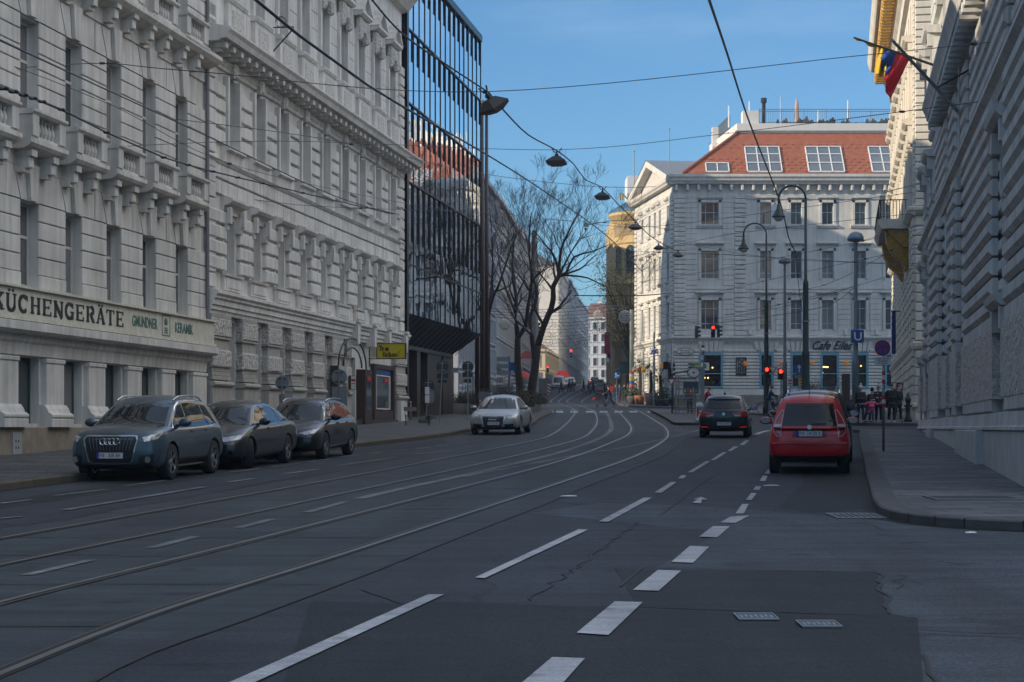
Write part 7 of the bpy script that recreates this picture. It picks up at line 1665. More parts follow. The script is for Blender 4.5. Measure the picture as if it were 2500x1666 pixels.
# ================================================================== people
M_skin=mat('skin',(.50,.30,.22),.6);M_hair=mat('hair_dark',(.025,.016,.012),.7)
def skin_mesh(name,V,E,rad,mt,parent,root=0,sub=1):
 me=bpy.data.meshes.new(name);me.from_pydata([tuple(v) for v in V],E,[]);o=bpy.data.objects.new(name,me);C.objects.link(o)
 m=o.modifiers.new('k','SKIN');m.use_smooth_shade=True
 for i,r in enumerate(rad):
  sv=me.skin_vertices[0].data[i];sv.radius=(r if isinstance(r,tuple) else (r,r));sv.use_root=(i==root)
 s2=o.modifiers.new('s','SUBSURF');s2.levels=sub;s2.render_levels=sub
 bpy.context.view_layer.update()
 nm=bpy.data.meshes.new_from_object(o.evaluated_get(bpy.context.evaluated_depsgraph_get()));bpy.data.objects.remove(o)
 nm.materials.clear();nm.materials.append(mt)
 for p in nm.polygons:p.use_smooth=True
 ob=bpy.data.objects.new(name,nm);C.objects.link(ob);ob.parent=parent;return ob
class Sk:
 def __init__(s):s.V,s.E,s.R,s.n=[],[],[],{}
 def j(s,name,pos,r,to=None):
  s.n[name]=len(s.V);s.V.append(Vector(pos));s.R.append(r)
  if to is not None:s.E.append((s.n[to],s.n[name]))
def cm(n,c):return mat('cloth_'+n,c,.85,noise=.25,nscale=14,bump=.3,bscale=30)
PM={}
def person(label,loc,face=0.0,h=1.72,stride=0.25,top=(.02,.02,.025),legs=(.02,.03,.06),shoes=(.02,.015,.012),coat=0.0,bulk=1.0,hat=None,pom=False,hair='short',arms='swing',lean=0.0,hood=False,group=None,sit=False,scarf=None,mattop=None,z=None,fine=True,ph=1):
 k=h/1.75;x,y=loc;r=thing('person',label,'person',(x,y,(gz(y)+KH) if z is None else z),face,group)
 s=stride*ph;B=Sk();L=lambda a,b,c:Vector((a*k,b*k,c*k));ln=lambda z_:-lean*max(0,z_-.95)
 if sit:hipz,kn=.98,{1:((.11,-.34,.86),(.11,-.22,.46)),-1:((-.11,-.36,.66),(-.11,-.30,.28))}
 else:
  hipz=.93;kn={1:((.10,-.5*s-.06*abs(s)-.02,.50),(.105,-1.0*s+.02,.085+.0*s)),-1:((-.10,.5*s-.14*abs(s)-.02,.50),(-.105,1.0*s+.03,.085+.10*abs(s)))}
 B.j('pel',L(0,0,hipz),(.15*k*min(bulk,1.15),.105*k));B.j('waist',L(0,ln(1.12),1.12),(.135*k,.095*k),'pel');B.j('chest',L(0,ln(1.32),1.32),(.165*k,.11*k),'waist');B.j('neck0',L(0,ln(1.46)-.01,1.465),.06*k,'chest');B.j('neck',L(0,ln(1.53)-.02,1.53),.05*k,'neck0')
 hy=ln(1.6)-.03;B.j('head',L(0,hy,1.61),(.068*k,.082*k),'neck');B.j('crown',L(0,hy+.005,1.69),(.07*k,.085*k),'head');B.j('nose',L(0,hy-.105,1.60),.012*k,'head')
 for sd in (1,-1):
  (a,b,c),(d,e,f)=kn[sd];t='LR'[sd<0]
  B.j('hip'+t,L(.09*sd,0,hipz-.06),.095*k,'pel');B.j('kn'+t,L(a,b,c),.062*k,'hip'+t);B.j('calf'+t,L((a+d)/2,(b+e)/2+.015,(c+f)/2+.06),.056*k,'kn'+t);B.j('an'+t,L(d,e,f),.042*k,'calf'+t);B.j('toe'+t,L(d,e-.16,f-.045),.036*k,'an'+t)
  sh=L(.185*sd,ln(1.42),1.42)
  if arms=='swing':el,wr_=L(.235*sd,ln(1.16)+.22*s*sd+.03,1.15),L(.25*sd,ln(1)+.32*s*sd-.10,.92)
  elif arms=='out':el,wr_=L(.40*sd,-.05,1.28),L(.60*sd,-.12,1.32)
  elif arms=='front':el,wr_=L(.24*sd,ln(1.2)-.06,1.16),L(.12*sd,ln(1.2)-.28,1.18)
  elif arms=='bar':el,wr_=L(.25*sd,ln(1.3)-.22,1.18),L(.24*sd,ln(1.3)-.48,1.10)
  elif arms=='open':el,wr_=L(.34*sd,.02,1.18),L(.46*sd,-.06,.98)
  else:el,wr_=L(.22*sd,.03,1.15),L(.22*sd,-.03,.90)
  B.j('sh'+t,sh,.07*k,'chest');B.j('el'+t,el,.046*k,'sh'+t);B.j('wr'+t,wr_,.03*k,'el'+t)
  d_=(wr_-el).normalized();n_=d_.cross(Vector((sd,.2,0))).normalized();w_=d_.cross(n_).normalized()
  B.j('palm'+t,wr_+d_*.06*k,(.036*k,.018*k),'wr'+t)
  if fine:
   for fi,(off,ln_) in enumerate(((-.030,.062),(-.010,.072),(.011,.066),(.031,.050))):
    p1=wr_+d_*.095*k+w_*off*k;p2=p1+(d_+n_*.25)*ln_*.55*k;p3=p2+(d_*.7+n_*.7)*ln_*.5*k
    B.j('f%d%s'%(fi,t),p1,.010*k,'palm'+t);B.j('g%d%s'%(fi,t),p2,.009*k,'f%d%s'%(fi,t));B.j('h%d%s'%(fi,t),p3,.008*k,'g%d%s'%(fi,t))
   q1=wr_+d_*.045*k+w_*(-.045)*k;B.j('t'+t,q1,.011*k,'palm'+t);B.j('u'+t,q1+(d_-w_*.5+n_*.3)*.04*k,.009*k,'t'+t)
 skin_mesh('body',B.V,B.E,B.R,M_skin,r)
 def cl(name,names,infl,mt,rootn,over={}):
  idx=[B.n[n_] for n_ in names];mp={o_:i for i,o_ in enumerate(idx)}
  V=[B.V[i] for i in idx];E=[(mp[a],mp[b]) for a,b in B.E if a in mp and b in mp]
  R_=[]
  for n_,i in zip(names,idx):
   q=B.R[i];q=q if isinstance(q,tuple) else (q,q);f=over.get(n_,infl);R_.append((q[0]*f+.008,q[1]*f+.008))
  return V,E,R_,mt
 tn=['pel','waist','chest','neck0']+[a+t for t in 'LR' for a in ('sh','el','wr')]
 V,E,R_,_=cl('',tn,1.18*bulk,None,'pel',{'neck0':1.25,'wrL':1.35,'wrR':1.35,'shL':1.12*bulk,'shR':1.12*bulk})
 if not coat:coat=.07
 if coat:V.append(L(0,.01,hipz-coat));R_.append(((.13+.02*bulk)*k,(.10+.015*bulk)*k));E.append((0,len(V)-1))
 skin_mesh('jacket',V,E,R_,mattop or cm('top%d'%(int(sum(top)*1e4)),top),r)
 if legs is not None:
  V,E,R_,_=cl('',['pel']+[a+t for t in 'LR' for a in ('hip','kn','calf','an')],1.14,None,'pel',{'pel':1.03})
  skin_mesh('trousers',V,E,R_,cm('leg%d'%(int(sum(legs)*1e4)),legs),r)
 sm_=mat('shoe%d'%int(sum(shoes)*1e3),shoes,.5)
 for t in 'LR':
  a,b=B.V[B.n['an'+t]],B.V[B.n['toe'+t]];skin_mesh('shoe',[a+Vector((0,.02,-.01)),a+Vector((0,.0,-.055*k)),b+Vector((0,.02,0)),b+Vector((0,-.04,0))],[(0,1),(1,2),(2,3)],[.05*k,.046*k,.046*k,.034*k],sm_,r)
 c=B.V[B.n['crown']];hd=B.V[B.n['head']]
 q=MB()
 for sd in (1,-1):q.ball((hd.x+.032*k*sd,hd.y-.086*k,hd.z+.022*k),.010*k,5);q.box(hd.x+sd*.032*k-.016*k,hd.x+sd*.032*k+.016*k,hd.y-.094*k,hd.y-.086*k,hd.z+.043*k,hd.z+.050*k)
 q.box(hd.x-.022*k,hd.x+.022*k,hd.y-.094*k,hd.y-.084*k,hd.z-.045*k,hd.z-.037*k);q.build('face',M_hair,r)
 q=MB()
 for sd in (1,-1):q.ball((hd.x+.082*k*sd,hd.y,hd.z+.01),.02*k,5,1.4)
 q.build('ears',M_skin,r)
 if hat is not None or hood:
  hc=hat if hat is not None else top;q=MB();q.smooth=True;q.lathe([(.098*k,-.035),(.104*k,0),(.10*k,.05),(.078*k,.10),(.03*k,.135),(.002,.14)],(c.x,c.y+.008,c.z),12)
  if pom:q.ball((c.x,c.y,c.z+.165),.048,7)
  q.build('knit_hat' if hat is not None else 'hood',cm('hat%d'%int(sum(hc)*1e3),hc),r)
 if hair:
  q=MB();q.smooth=True;bot={'short':-.05,'long':-.20,'bald':.02}.get(hair,-.05)
  q.M=Matrix.Translation((c.x,c.y+.040,c.z)) ;q.lathe([(.06*k,bot),(.080*k,bot*.5),(.086*k,0),(.085*k,.045),(.05*k,.082),(.002,.092)],(0,0,0),12);q.M=None;q.build('hair',M_hair,r)
 if scarf:q=MB();q.smooth=True;n0=B.V[B.n['neck']];q.lathe([(.07*k,-.05),(.10*k,-.03),(.10*k,.03),(.07*k,.04)],(n0.x,n0.y,n0.z-.02),12);q.build('scarf',cm('scarf%d'%int(sum(scarf)*1e3),scarf),r)
 return r
PY=87.0
def PX(px,Y):return (px-1250)*Y/FPX
black=(.012,.012,.014)
person('woman in black padded coat, jeans and white bobble hat, leftmost of the group',(PX(2101,PY),PY),.1,1.68,.12,top=(.016,.018,.022),legs=(.02,.045,.09),coat=.18,bulk=1.15,hat=(.55,.54,.52),pom=True,hair='long',arms='down')
person('stooping figure in long black cloak and hood behind the group',(PX(2119,PY+1.6),PY+1.6),.9,1.55,.1,top=black,legs=black,coat=.55,bulk=1.05,hood=True,lean=.35,arms='front',hair=None)
M_pinkp=mat('pink_check',(.50,.015,.11),.8,noise=1,nscale=13,col2=(.42,.12,.20))
person('small girl in pink checked jacket with arms held out, holding hands between the two women',(PX(2127,PY-.2),PY-.2),0,1.16,.1,top=(.4,.05,.15),mattop=M_pinkp,legs=(.02,.05,.11),hat=(.10,.03,.08),arms='out',hair='long',bulk=1.15)
person('woman in dark jacket with grey bobble hat and white scarf, right of the girl',(PX(2145,PY+.3),PY+.3),-.1,1.70,.14,top=(.02,.02,.03),legs=(.014,.014,.018),shoes=(.08,.07,.07),hat=(.32,.29,.29),pom=True,hair='long',arms='front',scarf=(.5,.5,.52))
person('broad man in black padded jacket, dark trousers and white trainers, right of the group',(PX(2177,PY),PY),0,1.76,.12,top=(.010,.013,.012),legs=(.008,.008,.010),shoes=(.5,.5,.5),bulk=1.35,arms='open',hair='short')
person('person in dark coat half hidden behind the broad man',(PX(2192,PY+1.5),PY+1.5),.2,1.72,.15,top=(.014,.02,.035),legs=black,coat=.15,arms='down',hair='short')
person('person leaning out of the shaded café corner by the red square signs',(PX(2190,118),118),.5,1.75,.1,top=(.03,.035,.05),legs=(.02,.03,.05),arms='down',lean=.1)
person('woman with her back turned in pale coat and dark trousers, waiting inside the tram shelter',(PX(1684,118),118),math.pi,1.72,.05,top=(.30,.30,.31),legs=(.012,.012,.02),coat=.12,bulk=1.2,arms='down',hair='long')
person('person in brown headband and hooded dark coat behind the roof of the red car',(PX(1985,100),100),.3,1.74,.05,top=(.03,.035,.04),legs=black,hat=(.30,.22,.20),arms='down',hair='long',bulk=1.1)
wk=person('man in dark jacket and jeans striding left while pushing a pushchair over the crossing',(PX(1489,166),166),-R(90),1.80,.36,top=(.018,.03,.04),legs=(.025,.05,.10),hat=(.05,.03,.05),arms='bar',lean=.16,hair='short',z=gz(166)+.0)
pr_=thing('pushchair','black pushchair with red footmuff pushed across the crossing','pushchair',(PX(1466,165),165,gz(165)))
q=MB();q.tube([(.95,-.2,1.05),(.3,-.2,.45),(-.25,-.2,.2)],.02,5);q.tube([(.95,.2,1.05),(.3,.2,.45),(-.25,.2,.2)],.02,5);q.tube([(.95,-.2,1.05),(.95,.2,1.05)],.02,5);q.tube([(.45,-.22,.2),(-.1,-.2,.75)],.02,5);q.tube([(.45,.22,.2),(-.1,.2,.75)],.02,5);q.build('frame',M_iron,pr_)
q=MB();q.prism([(-.55,.62),(-.1,.5),(.3,.75),(.25,1.1),(.15,1.12),(.05,.8),(-.5,.75)],-.2,.2,'y');q.build('seat',cm('pram',(.02,.02,.022)),pr_)
q=MB();q.prism([(-.72,.66),(-.3,.6),(-.2,.72),(-.62,.82)],-.19,.19,'y');q.build('footmuff',mat('footmuff_red',(.45,.02,.03),.7),pr_)
for (x,rr_,yy) in ((.42,.15,-.26),(.42,.15,.26),(-.3,.10,-.12),(-.3,.10,.12)):
 q=MB();q.lathe([(rr_*.8,-.02),(rr_,-.015),(rr_,.015),(rr_*.8,.02)],(x,yy,rr_),14,'y');q.build('wheel',M_tyre,pr_)
cr_=[(1503,178,'blue jeans and dark jacket standing at the kerb under the blue arrow sign',(.015,.02,.03),(.01,.10,.22),None),(1513,179,'maroon trousers and royal blue jacket in the waiting crowd',(.012,.05,.16),(.10,.03,.03),None),(1524,178,'olive dark jacket, arms folded, beside the sticker covered mast',(.03,.035,.03),(.05,.05,.045),None),(1533,178,'dark green jacket, rightmost of the waiting crowd',(.03,.05,.045),(.06,.07,.06),None),
       (1490,180,'pale coat carrying red bag at the kerb behind the pushing man',(.35,.35,.36),(.40,.36,.33),None),(1481,182,'dark navy coat in the crowd behind the pushchair',(.014,.018,.03),(.015,.02,.03),(.3,.03,.04))]
for px,Y,lb,t_,l_,ht in cr_:person('person in '+lb,(PX(px,Y),Y),random.uniform(-.8,.8),1.72,.06,top=t_,legs=l_,hat=ht,arms='down',hair='short',fine=False,bulk=1.1)
q=MB();q.box(-.28,.28,-.1,.1,0,.5);o=q.build('shopping_bag',mat('bag_red',(.45,.015,.02),.6),loc=(PX(1491,179),179,gz(179)+KH+1.0));tag(o,'bright red bag held by the pale coated person in the crowd','bag')
for i,(px,Y,fc,lb,t_,l_,st) in enumerate(((1370,230,-1.2,'grey trousers and black coat, leftmost walker crossing the far street',(.012,.012,.014),(.06,.065,.07),.28),(1390,252,-1.5,'black clothes striding across the far street beside the blue jeans walker',black,(.02,.02,.025),.30),(1397,250,-1.5,'black jacket and blue jeans striding across the far street',(.012,.014,.02),(.02,.05,.12),.34),
      (1425,250,1.4,'brown trousers crossing the far street left of the lit red lights',(.02,.018,.02),(.07,.02,.02),.16),(1437,232,1.5,'black coat walking right across the far street',black,(.015,.015,.02),.24),(1447,231,1.6,'dark jacket just behind, walking right across the far street',(.015,.015,.018),(.012,.012,.015),.32),(1459,226,1.3,'dark long coat beside the poster carrier',black,black,.1),(1474,222,.6,'black coat right of the poster carrier',(.012,.012,.013),(.02,.02,.03),.12))):
 person('person in '+lb,(PX(px,Y),Y),fc,1.74,st,top=t_,legs=l_,arms='swing',hair='short',fine=False,bulk=1.12,z=gz(Y),ph=1 if i%2 else-1)
pb=thing('poster_board','tall white advertising board carried among the crossing walkers','board',(PX(1465,221),221,gz(221)+.35));q=MB();q.box(-.42,.42,-.03,.03,0,1.6);q.build('panel',mat('board_white',(.36,.38,.37),.6),pb);q=MB();q.box(-.36,.36,-.04,-.03,.8,.95);q.box(-.3,.3,-.04,-.03,1.2,1.5);q.build('print',mat('board_print',(.12,.16,.15),.6),pb);q=MB();q.box(-.4,.4,-.045,-.03,.05,.35);q.build('red_print',M_red,pb)
# ------------------------------------------------ bicycles
def bicycle(name,label,loc,rz,colr,z=None,group=None):
 r=thing(name,label,'bicycle',(loc[0],loc[1],(gz(loc[1])+KH) if z is None else z),rz,group)
 for i,x in enumerate((-.52,.54)):
  q=MB();q.smooth=True;q.tube([(x+.34*math.cos(t*math.pi/12),0,.35+.34*math.sin(t*math.pi/12)) for t in range(25)],.016,5);w_=q.build('wheel',M_tyre,r);q=MB()
  for k in range(14):a=k*math.pi/7;q.tube([(x,0,.35),(x+.33*math.cos(a),0,.35+.33*math.sin(a))],.002,3)
  q.lathe([(.03,-.04),(.03,.04)],(x,0,.35),8,'y');q.build('spokes',M_steel,w_)
  q=MB();q.tube([(x+.38*math.cos(R(20+14*t)),0,.35+.38*math.sin(R(20+14*t))) for t in range(12)],.014,4);q.build('mudguard',M_iron,r)
 q=MB();pts={'h':(.40,0,.85),'h2':(.43,0,.72),'bb':(-.08,0,.30),'s':(-.22,0,.82),'r':(-.52,0,.35),'f':(.54,0,.35)}
 for a,b in (('h','s'),('h2','bb'),('s','bb'),('bb','r'),('s','r'),('h','f')):q.tube([pts[a],pts[b]],.017,6)
 q.build('frame',mat('bike_%d'%int(sum(colr)*1000),colr,.35,coat=.6),r)
 q=MB();q.tube([(.40,0,.85),(.38,0,1.0)],.014,5);q.tube([(.30,-.26,1.02),(.38,-.1,1.02),(.38,.1,1.02),(.30,.26,1.02)],.013,5);q.build('handlebar',M_iron,r)
 q=MB();q.tube([(-.22,0,.82),(-.24,0,.94)],.013,5);q.lathe([(.02,-.02),(.09,0),(.07,.04)],(-.25,0,.94),8);q.build('saddle',M_iron,r)
 q=MB();q.lathe([(.09,-.06),(.09,-.05)],(-.08,0,.30),12,'y');q.tube([(-.08,-.09,.30),(.02,-.09,.16)],.012,4);q.tube([(-.08,.09,.30),(-.18,.09,.44)],.012,4);q.build('crankset',M_steel,r);return r
bz=gz(113)+KH
bicycle('bicycle','black city bicycle ridden by the child-like rider in blue jacket',(PX(1883,113),113),0,(.015,.016,.02));rd=person('rider in blue jacket and red knit cap on the black bicycle',(PX(1880,113)-.1,113.0),R(90),1.66,0,top=(.012,.08,.16),legs=(.01,.03,.06),hat=(.45,.02,.03),arms='bar',lean=.32,sit=True,hair=None,z=bz+.02)
bicycle('bicycle','pink bicycle half hidden behind the waiting hatchback',(PX(1737,112),112),R(35),(.45,.01,.14),z=gz(112));person('rider in bright pink jacket and orange cap on the pink bicycle',(PX(1723,112),112.2),R(70),1.72,0,top=(.48,.01,.09),legs=black,hat=(.55,.10,.03),arms='bar',lean=.3,sit=True,hair=None,z=gz(112)+.03)
for i,(px,Y,a) in enumerate(((1905,110,.15),(1925,109,.25))):bicycle('bicycle',('parked bicycle leaning on the hoop stand, nearer the blue jacket rider','parked bicycle leaning on the hoop stand, nearer the red car roof')[i],(PX(px,Y),Y),a,((.05,.05,.06),(.10,.02,.02))[i],group='bicycles parked at the hoop stand')
st=thing('bike_stand','steel hoop bicycle stand beside the parked bicycles','bicycle stand',(PX(1915,108),108,gz(108)+KH))
for k in range(3):q=MB();q.tube([(k*.7-.9,0,0),(k*.7-.9,0,.75),(k*.7-.75,0,.85),(k*.7-.45,0,.85),(k*.7-.3,0,.75),(k*.7-.3,0,0)],.025,6);q.build('hoop',M_steel,st)
sc=thing('scooter','dark motor scooter parked behind the bronze MPV beside the strolling family','motor scooter',(PX(2075,92),92,gz(92)+KH),R(80))
q=MB();q.smooth=True;q.prism([(-.6,.5),(-.3,.35),(.1,.3),(.4,.3),(.55,.9),(.45,1.0),(.3,.45),(.05,.45),(-.1,.75),(-.7,.8)],-.16,.16,'y');q.build('body',M_iron,sc);q=MB();q.tube([(.5,-.3,1.05),(.45,0,1.0),(.5,.3,1.05)],.02,5);q.build('handlebar',M_iron,sc)
for x in (-.45,.6):q=MB();q.lathe([(.18,-.05),(.24,-.03),(.24,.03),(.18,.05)],(x,0,.24),14,'y');q.build('wheel',M_tyre,sc)
# ================================================================== masts, lamps and wires
def wp(px,py,Y):return P(px,py,Y)
def base_at(px,Y,lift=KH):return Vector((PX(px,Y),Y,gz(Y)+lift))
# three brown masts
for i,(px,Y,lb) in enumerate(((1165,116.5,'tall brown flag mast, nearest and leftmost of three'),(1177,119.5,'tall brown flag mast, middle of three'),(1188,123.6,'tall brown flag mast, farthest and rightmost of three'))):
 b=base_at(px,Y);H=22.5-b.z;r=thing('mast',lb,'mast',b,0,'brown masts before the glass office block');q=MB();q.smooth=True;q.lathe([(.15,0),(.14,H*.5),(.10,H)],(0,0,0),12);q.build('pole',M_brown,r)
 q=MB();q.ball((0,0,H+.08),.13,6);q.lathe([(.16,-.12),(.16,0)],(0,0,H),10);q.build('finial',M_steel,r)
q=MB();q.box(-.35,.35,-.2,.2,0,1.35);bx=q.build('switch_box',mat('box_grey',(.14,.15,.155),.5),loc=base_at(1183,113));tag(bx,'grey switch cabinet with red white strip beside the brown masts','cabinet')
q=MB();q.box(.36,.46,-.22,.2,.1,1.3);o=q.build('warning_strip',M_white,bx);q=MB();[q.box(.355,.465,-.225,.205,.1+k*.4,.3+k*.4) for k in range(3)];q.build('red_band',M_red,bx)
# gooseneck lamp posts
def gooseneck(label,px,Y,topz,arm,big=1.0,lampoff=None):
 b=base_at(px,Y);H=topz-b.z;r=thing('street_lamp',label,'street lamp',b,0,'gooseneck lamp posts in dark green')
 rr=arm/2;q=MB();q.smooth=True;q.lathe([(.22*big,0),(.20*big,.6),(.17*big,.7),(.165*big,H*.28),(.17*big,H*.285),(.13*big,H*.30),(.12*big,H*.58),(.125*big,H*.585),(.07*big,H*.60),(.055*big,H-rr)],(0,0,0),14);q.build('post',M_green,r)
 q=MB();q.smooth=True;q.tube([(-rr+rr*math.cos(t*math.pi/14),0,H-rr+rr*math.sin(t*math.pi/14)) for t in range(15)]+[(-arm,0,H-rr-.35)],.05*big,7);q.build('arm',M_green,r)
 q=MB();q.smooth=True;q.lathe([(.03,.55),(.08,.5),(.10,.3),(.15,.2),(.30,-.05),(.34,-.12),(.33,-.14)],(-arm,0,H-rr-.75),16);s_=q.build('lamp_shade',M_green,r);q=MB();q.smooth=True;q.ball((-arm,0,H-rr-.9),.24,8,.8);q.build('glass_bowl',mat('lamp_bowl',(.45,.43,.40),.2),r)
 q=MB();q.lathe([(.19*big,H*.42),(.19*big,H*.425)],(0,0,0),12);q.build('clamp_band',M_steel,r)
 return r,H
g1,H1=gooseneck('gooseneck street lamp in dark green carrying the red signal, smaller of the two',1871,114,14.2,1.38)
g2,H2=gooseneck('gooseneck street lamp in dark green, larger and nearer of the two, behind the red car',1967,92,13.65,1.32,1.15)
def post_top(label,px,Y,topz,rr,grp='pale steel lamp posts with hemispherical heads'):
 b=base_at(px,Y);H=topz-b.z;r=thing('street_lamp',label,'street lamp',b,0,grp);q=MB();q.smooth=True;q.lathe([(rr*1.6,0),(rr*1.5,H*.3),(rr*1.5,H*.31),(rr,H*.33),(rr*.8,H-.4),(rr*.8,H-.2)],(0,0,0),12);q.build('post',mat('pale_steel',(.17,.21,.24),.45,metal=.3,noise=.25,nscale=3),r)
 q=MB();q.smooth=True;q.lathe([(.42,-.28),(.40,-.1),(.3,.06),(.15,.15),(.01,.18)],(0,0,H-.15),16);q.build('head',mat('lamp_head_blue_grey',(.17,.25,.31),.35),r);q=MB();q.lathe([(.40,-.30),(.2,-.36),(.01,-.38)],(0,0,H-.15),14);q.build('glass_bowl',MATS['lamp_bowl'],r);return r
post_top('thin pale lamp post with round head between the two green gooseneck lamps',1916,121,12.85,.10);up=post_top('pale lamp post with round head carrying the blue underground sign',2089,95,11.7,.115)
mast=thing('tram_mast','grey green mast covered with stickers beside the palm pots','mast',base_at(1542,172));q=MB();q.lathe([(.24,0),(.20,3),(.17,8.6)],(0,0,0),12);q.build('post',mat('mast_grey_green',(.20,.23,.21),.5,noise=.4,nscale=3),mast)
for k,cc in enumerate(((.45,.04,.03),(.5,.25,.02),(.45,.45,.45),(.45,.05,.04),(.02,.12,.35),(.45,.40,.05),(.42,.42,.42),(.4,.03,.03))):q=MB();q.lathe([(.245-.005*k,.5+k*.32),(.243-.005*k,.78+k*.32)],(0,0,0),12);q.build('sticker',mat('sticker%d'%k,cc,.6),mast)
for (px,Y,h_,rr,lb) in ((1597,161,6.3,.10,'plain thin grey post before the palm pots'),(1305,131,12.5,.30,'thick grey tapering mast behind the forked bare trees')):
 r=thing('post',lb,'post',base_at(px,Y));q=MB();q.lathe([(rr,0),(rr*.65,h_)],(0,0,0),10);q.build('shaft',M_steel,r)
# signs on posts
def signpost(label,px,Y,h_,r_=.03,mt=None,lift=KH,name='sign_post',cat='sign',lean=0.0,bands=None,bx_=None,grp=None):
 r=thing(name,label,cat,base_at(px,Y,lift),0,grp);q=MB();q.smooth=True;q.tube([(0,0,0),(lean,0,h_)],r_,8);q.build('pole',mt or M_steel,r)
 for (z0,z1,c) in (bands or ()):q=MB();q.lathe([(r_*1.08,z0),(r_*1.08,z1)],(lean*z0/h_,0,0),8);q.build('band',c,r)
 return r
def disc(r,x,y,z,rad,m_,name,th=.012,n=32,back=False):q=MB();q.lathe([(rad,-th/2),(rad,th/2)],(x,y,z),n,'y');return q.build(name,m_,r)
def plate(r,x,y,z,w_,h_,m_,name,th=.012):q=MB();q.box(x-w_/2,x+w_/2,y-th/2,y+th/2,z-h_/2,z+h_/2);return q.build(name,m_,r)
M_signred=mat('sign_red',(.42,.01,.015),.4);M_signblue=mat('sign_blue',(.008,.075,.30),.4);M_back=mat('sign_back_grey',(.20,.21,.225),.55,metal=.4,noise=.2,nscale=5);M_backd=mat('sign_back_dark',(.02,.022,.024),.5)
zz=CAMH+(1045-850)*49/FPX-(gz(49)+KH)
r=signpost('no stopping sign with text plate on a red and white banded pole',2157,49,zz+.2,.036,bands=[(1.14,1.24,M_signred),(1.24,1.34,M_white),(1.34,1.44,M_signred),(1.75,1.86,M_signred),(1.86,1.97,M_white),(1.97,2.08,M_signred)])
s_=disc(r,-.04,-.06,zz,.215,M_white,'sign_face');disc(r,-.04,-.069,zz,.205,M_signred,'red_ring',.008);disc(r,-.04,-.075,zz,.160,M_signblue,'blue_field',.006)
q=MB()
for a in (45,-45):c_,s2=math.cos(R(a)),math.sin(R(a));q.add([(-.04+c_*.165-s2*.017,-.080,zz+s2*.165+c_*.017),(-.04+c_*.165+s2*.017,-.080,zz+s2*.165-c_*.017),(-.04-c_*.165+s2*.017,-.080,zz-s2*.165-c_*.017),(-.04-c_*.165-s2*.017,-.080,zz-s2*.165+c_*.017)],[(0,1,2,3)])
q.build('red_cross',M_signred,r);tp=plate(r,-.03,-.06,zz-.335,.44,.21,M_white,'text_plate')
for k,t in enumerate(('ausgen. Fahrzeuge','der Botschaft','von Uruguay')):text_mesh(t,.065,M_black,'lettering',tp,stand((-.03,-.068,zz-.275-k*.06)),.002,sx=.72)
# no stopping sign farther, hydrant, bare pole by the second building
r=signpost('narrow edge-on no stopping sign on banded pole beside the carved door surround',2279,80.5,4.1,.03,bands=[(2.0,2.1,M_signred),(2.25,2.35,M_signred),(1.55,1.65,M_signred)]);o=disc(r,0,0,3.7,.22,M_signred,'sign_face');o.rotation_euler=(0,0,R(63));o=disc(r,-.01,-.01,3.7,.17,M_signblue,'blue_field',.02);o.rotation_euler=(0,0,R(63))
r=signpost('bare grey post standing before the banded front of the cream corner building',2249,88.2,3.35,.035,name='post',cat='post');q=MB();q.tube([(0,0,3.3),(-.08,0,3.5)],.006,4);q.build('wire',M_iron,r)
r=thing('hydrant','dark iron standpipe hydrant at the corner of the cream building','hydrant',base_at(2217,89));q=MB();q.smooth=True;q.lathe([(.20,0),(.19,.1),(.12,.25),(.10,.9),(.14,.95),(.15,1.1),(.10,1.15),(.06,1.3),(.03,1.38)],(0,0,0),12);q.build('body',M_iron,r);q=MB();q.tube([(-.18,0,.75),(.18,0,.75)],.05,8);q.tube([(0,0,1.36),(.14,0,1.42)],.015,5);q.build('outlet',M_iron,r)
r=thing('hanging_signs','pair of dark red square hanging signs with white discs at the building edge','sign',wp(2184,950,106));
for (x,z) in ((.28,.12),(-.02,-.22)):q=MB();q.M=Matrix.Translation((x,0,z)) @ Euler((0,R(8),0)).to_matrix().to_4x4();q.box(-.2,.2,-.03,.03,-.2,.2);o=q.build('panel',mat('sign_dark_red',(.22,.012,.035),.5),r);disc(o,x,-.04,z,.15,M_white,'disc')
q=MB();q.box(-.6,.6,0,.04,.32,.36);q.build('bracket',M_iron,r)
r=thing('banner','long dark blue vertical banner on the cream corner building','banner',wp(2182,815,112));q=MB();q.box(-.12,.12,-.02,.02,-1.2,1.3);q.build('cloth',mat('banner_blue',(.01,.03,.14),.7),r);q=MB();q.box(-.15,.5,-.02,.02,1.3,1.36);q.build('bracket',M_iron,r)
# underground sign on its post
zz=CAMH+(1045-822)*95/FPX-(gz(95)+KH);q=MB();q.box(-.32,.32,-.5,-.2,-.33,.33);us_=q.build('underground_sign',mat('u_blue',(.006,.09,.33),.35));us_.location=(up.location.x+.02,95,up.location.z+zz);us_['label']='blue square illuminated underground sign with white U';us_['category']='sign'
bmod=us_.modifiers.new('b','BEVEL');bmod.width=.06;bmod.segments=3
o=disc(us_,0,-.505,0,.29,mat('u_blue_dark',(.004,.05,.20),.35),'disc');q=MB();n=14
pts=[(-.155,.19),(-.155,-.04)]+[(-.155*math.cos(math.pi*k/n),-.04-.155*math.sin(math.pi*k/n)) for k in range(1,n)]+[(.155,-.04),(.155,.19)]
for (a,b),(c_,d_) in zip(pts,pts[1:]):
 L_=math.hypot(c_-a,d_-b);nx,ny=-(d_-b)/L_*.04,(c_-a)/L_*.04;q.add([(a+nx,-.52,b+ny),(a-nx,-.52,b-ny),(c_-nx,-.52,d_-ny),(c_+nx,-.52,d_+ny)],[(0,1,2,3)])
q.build('letter_u',M_white,us_)
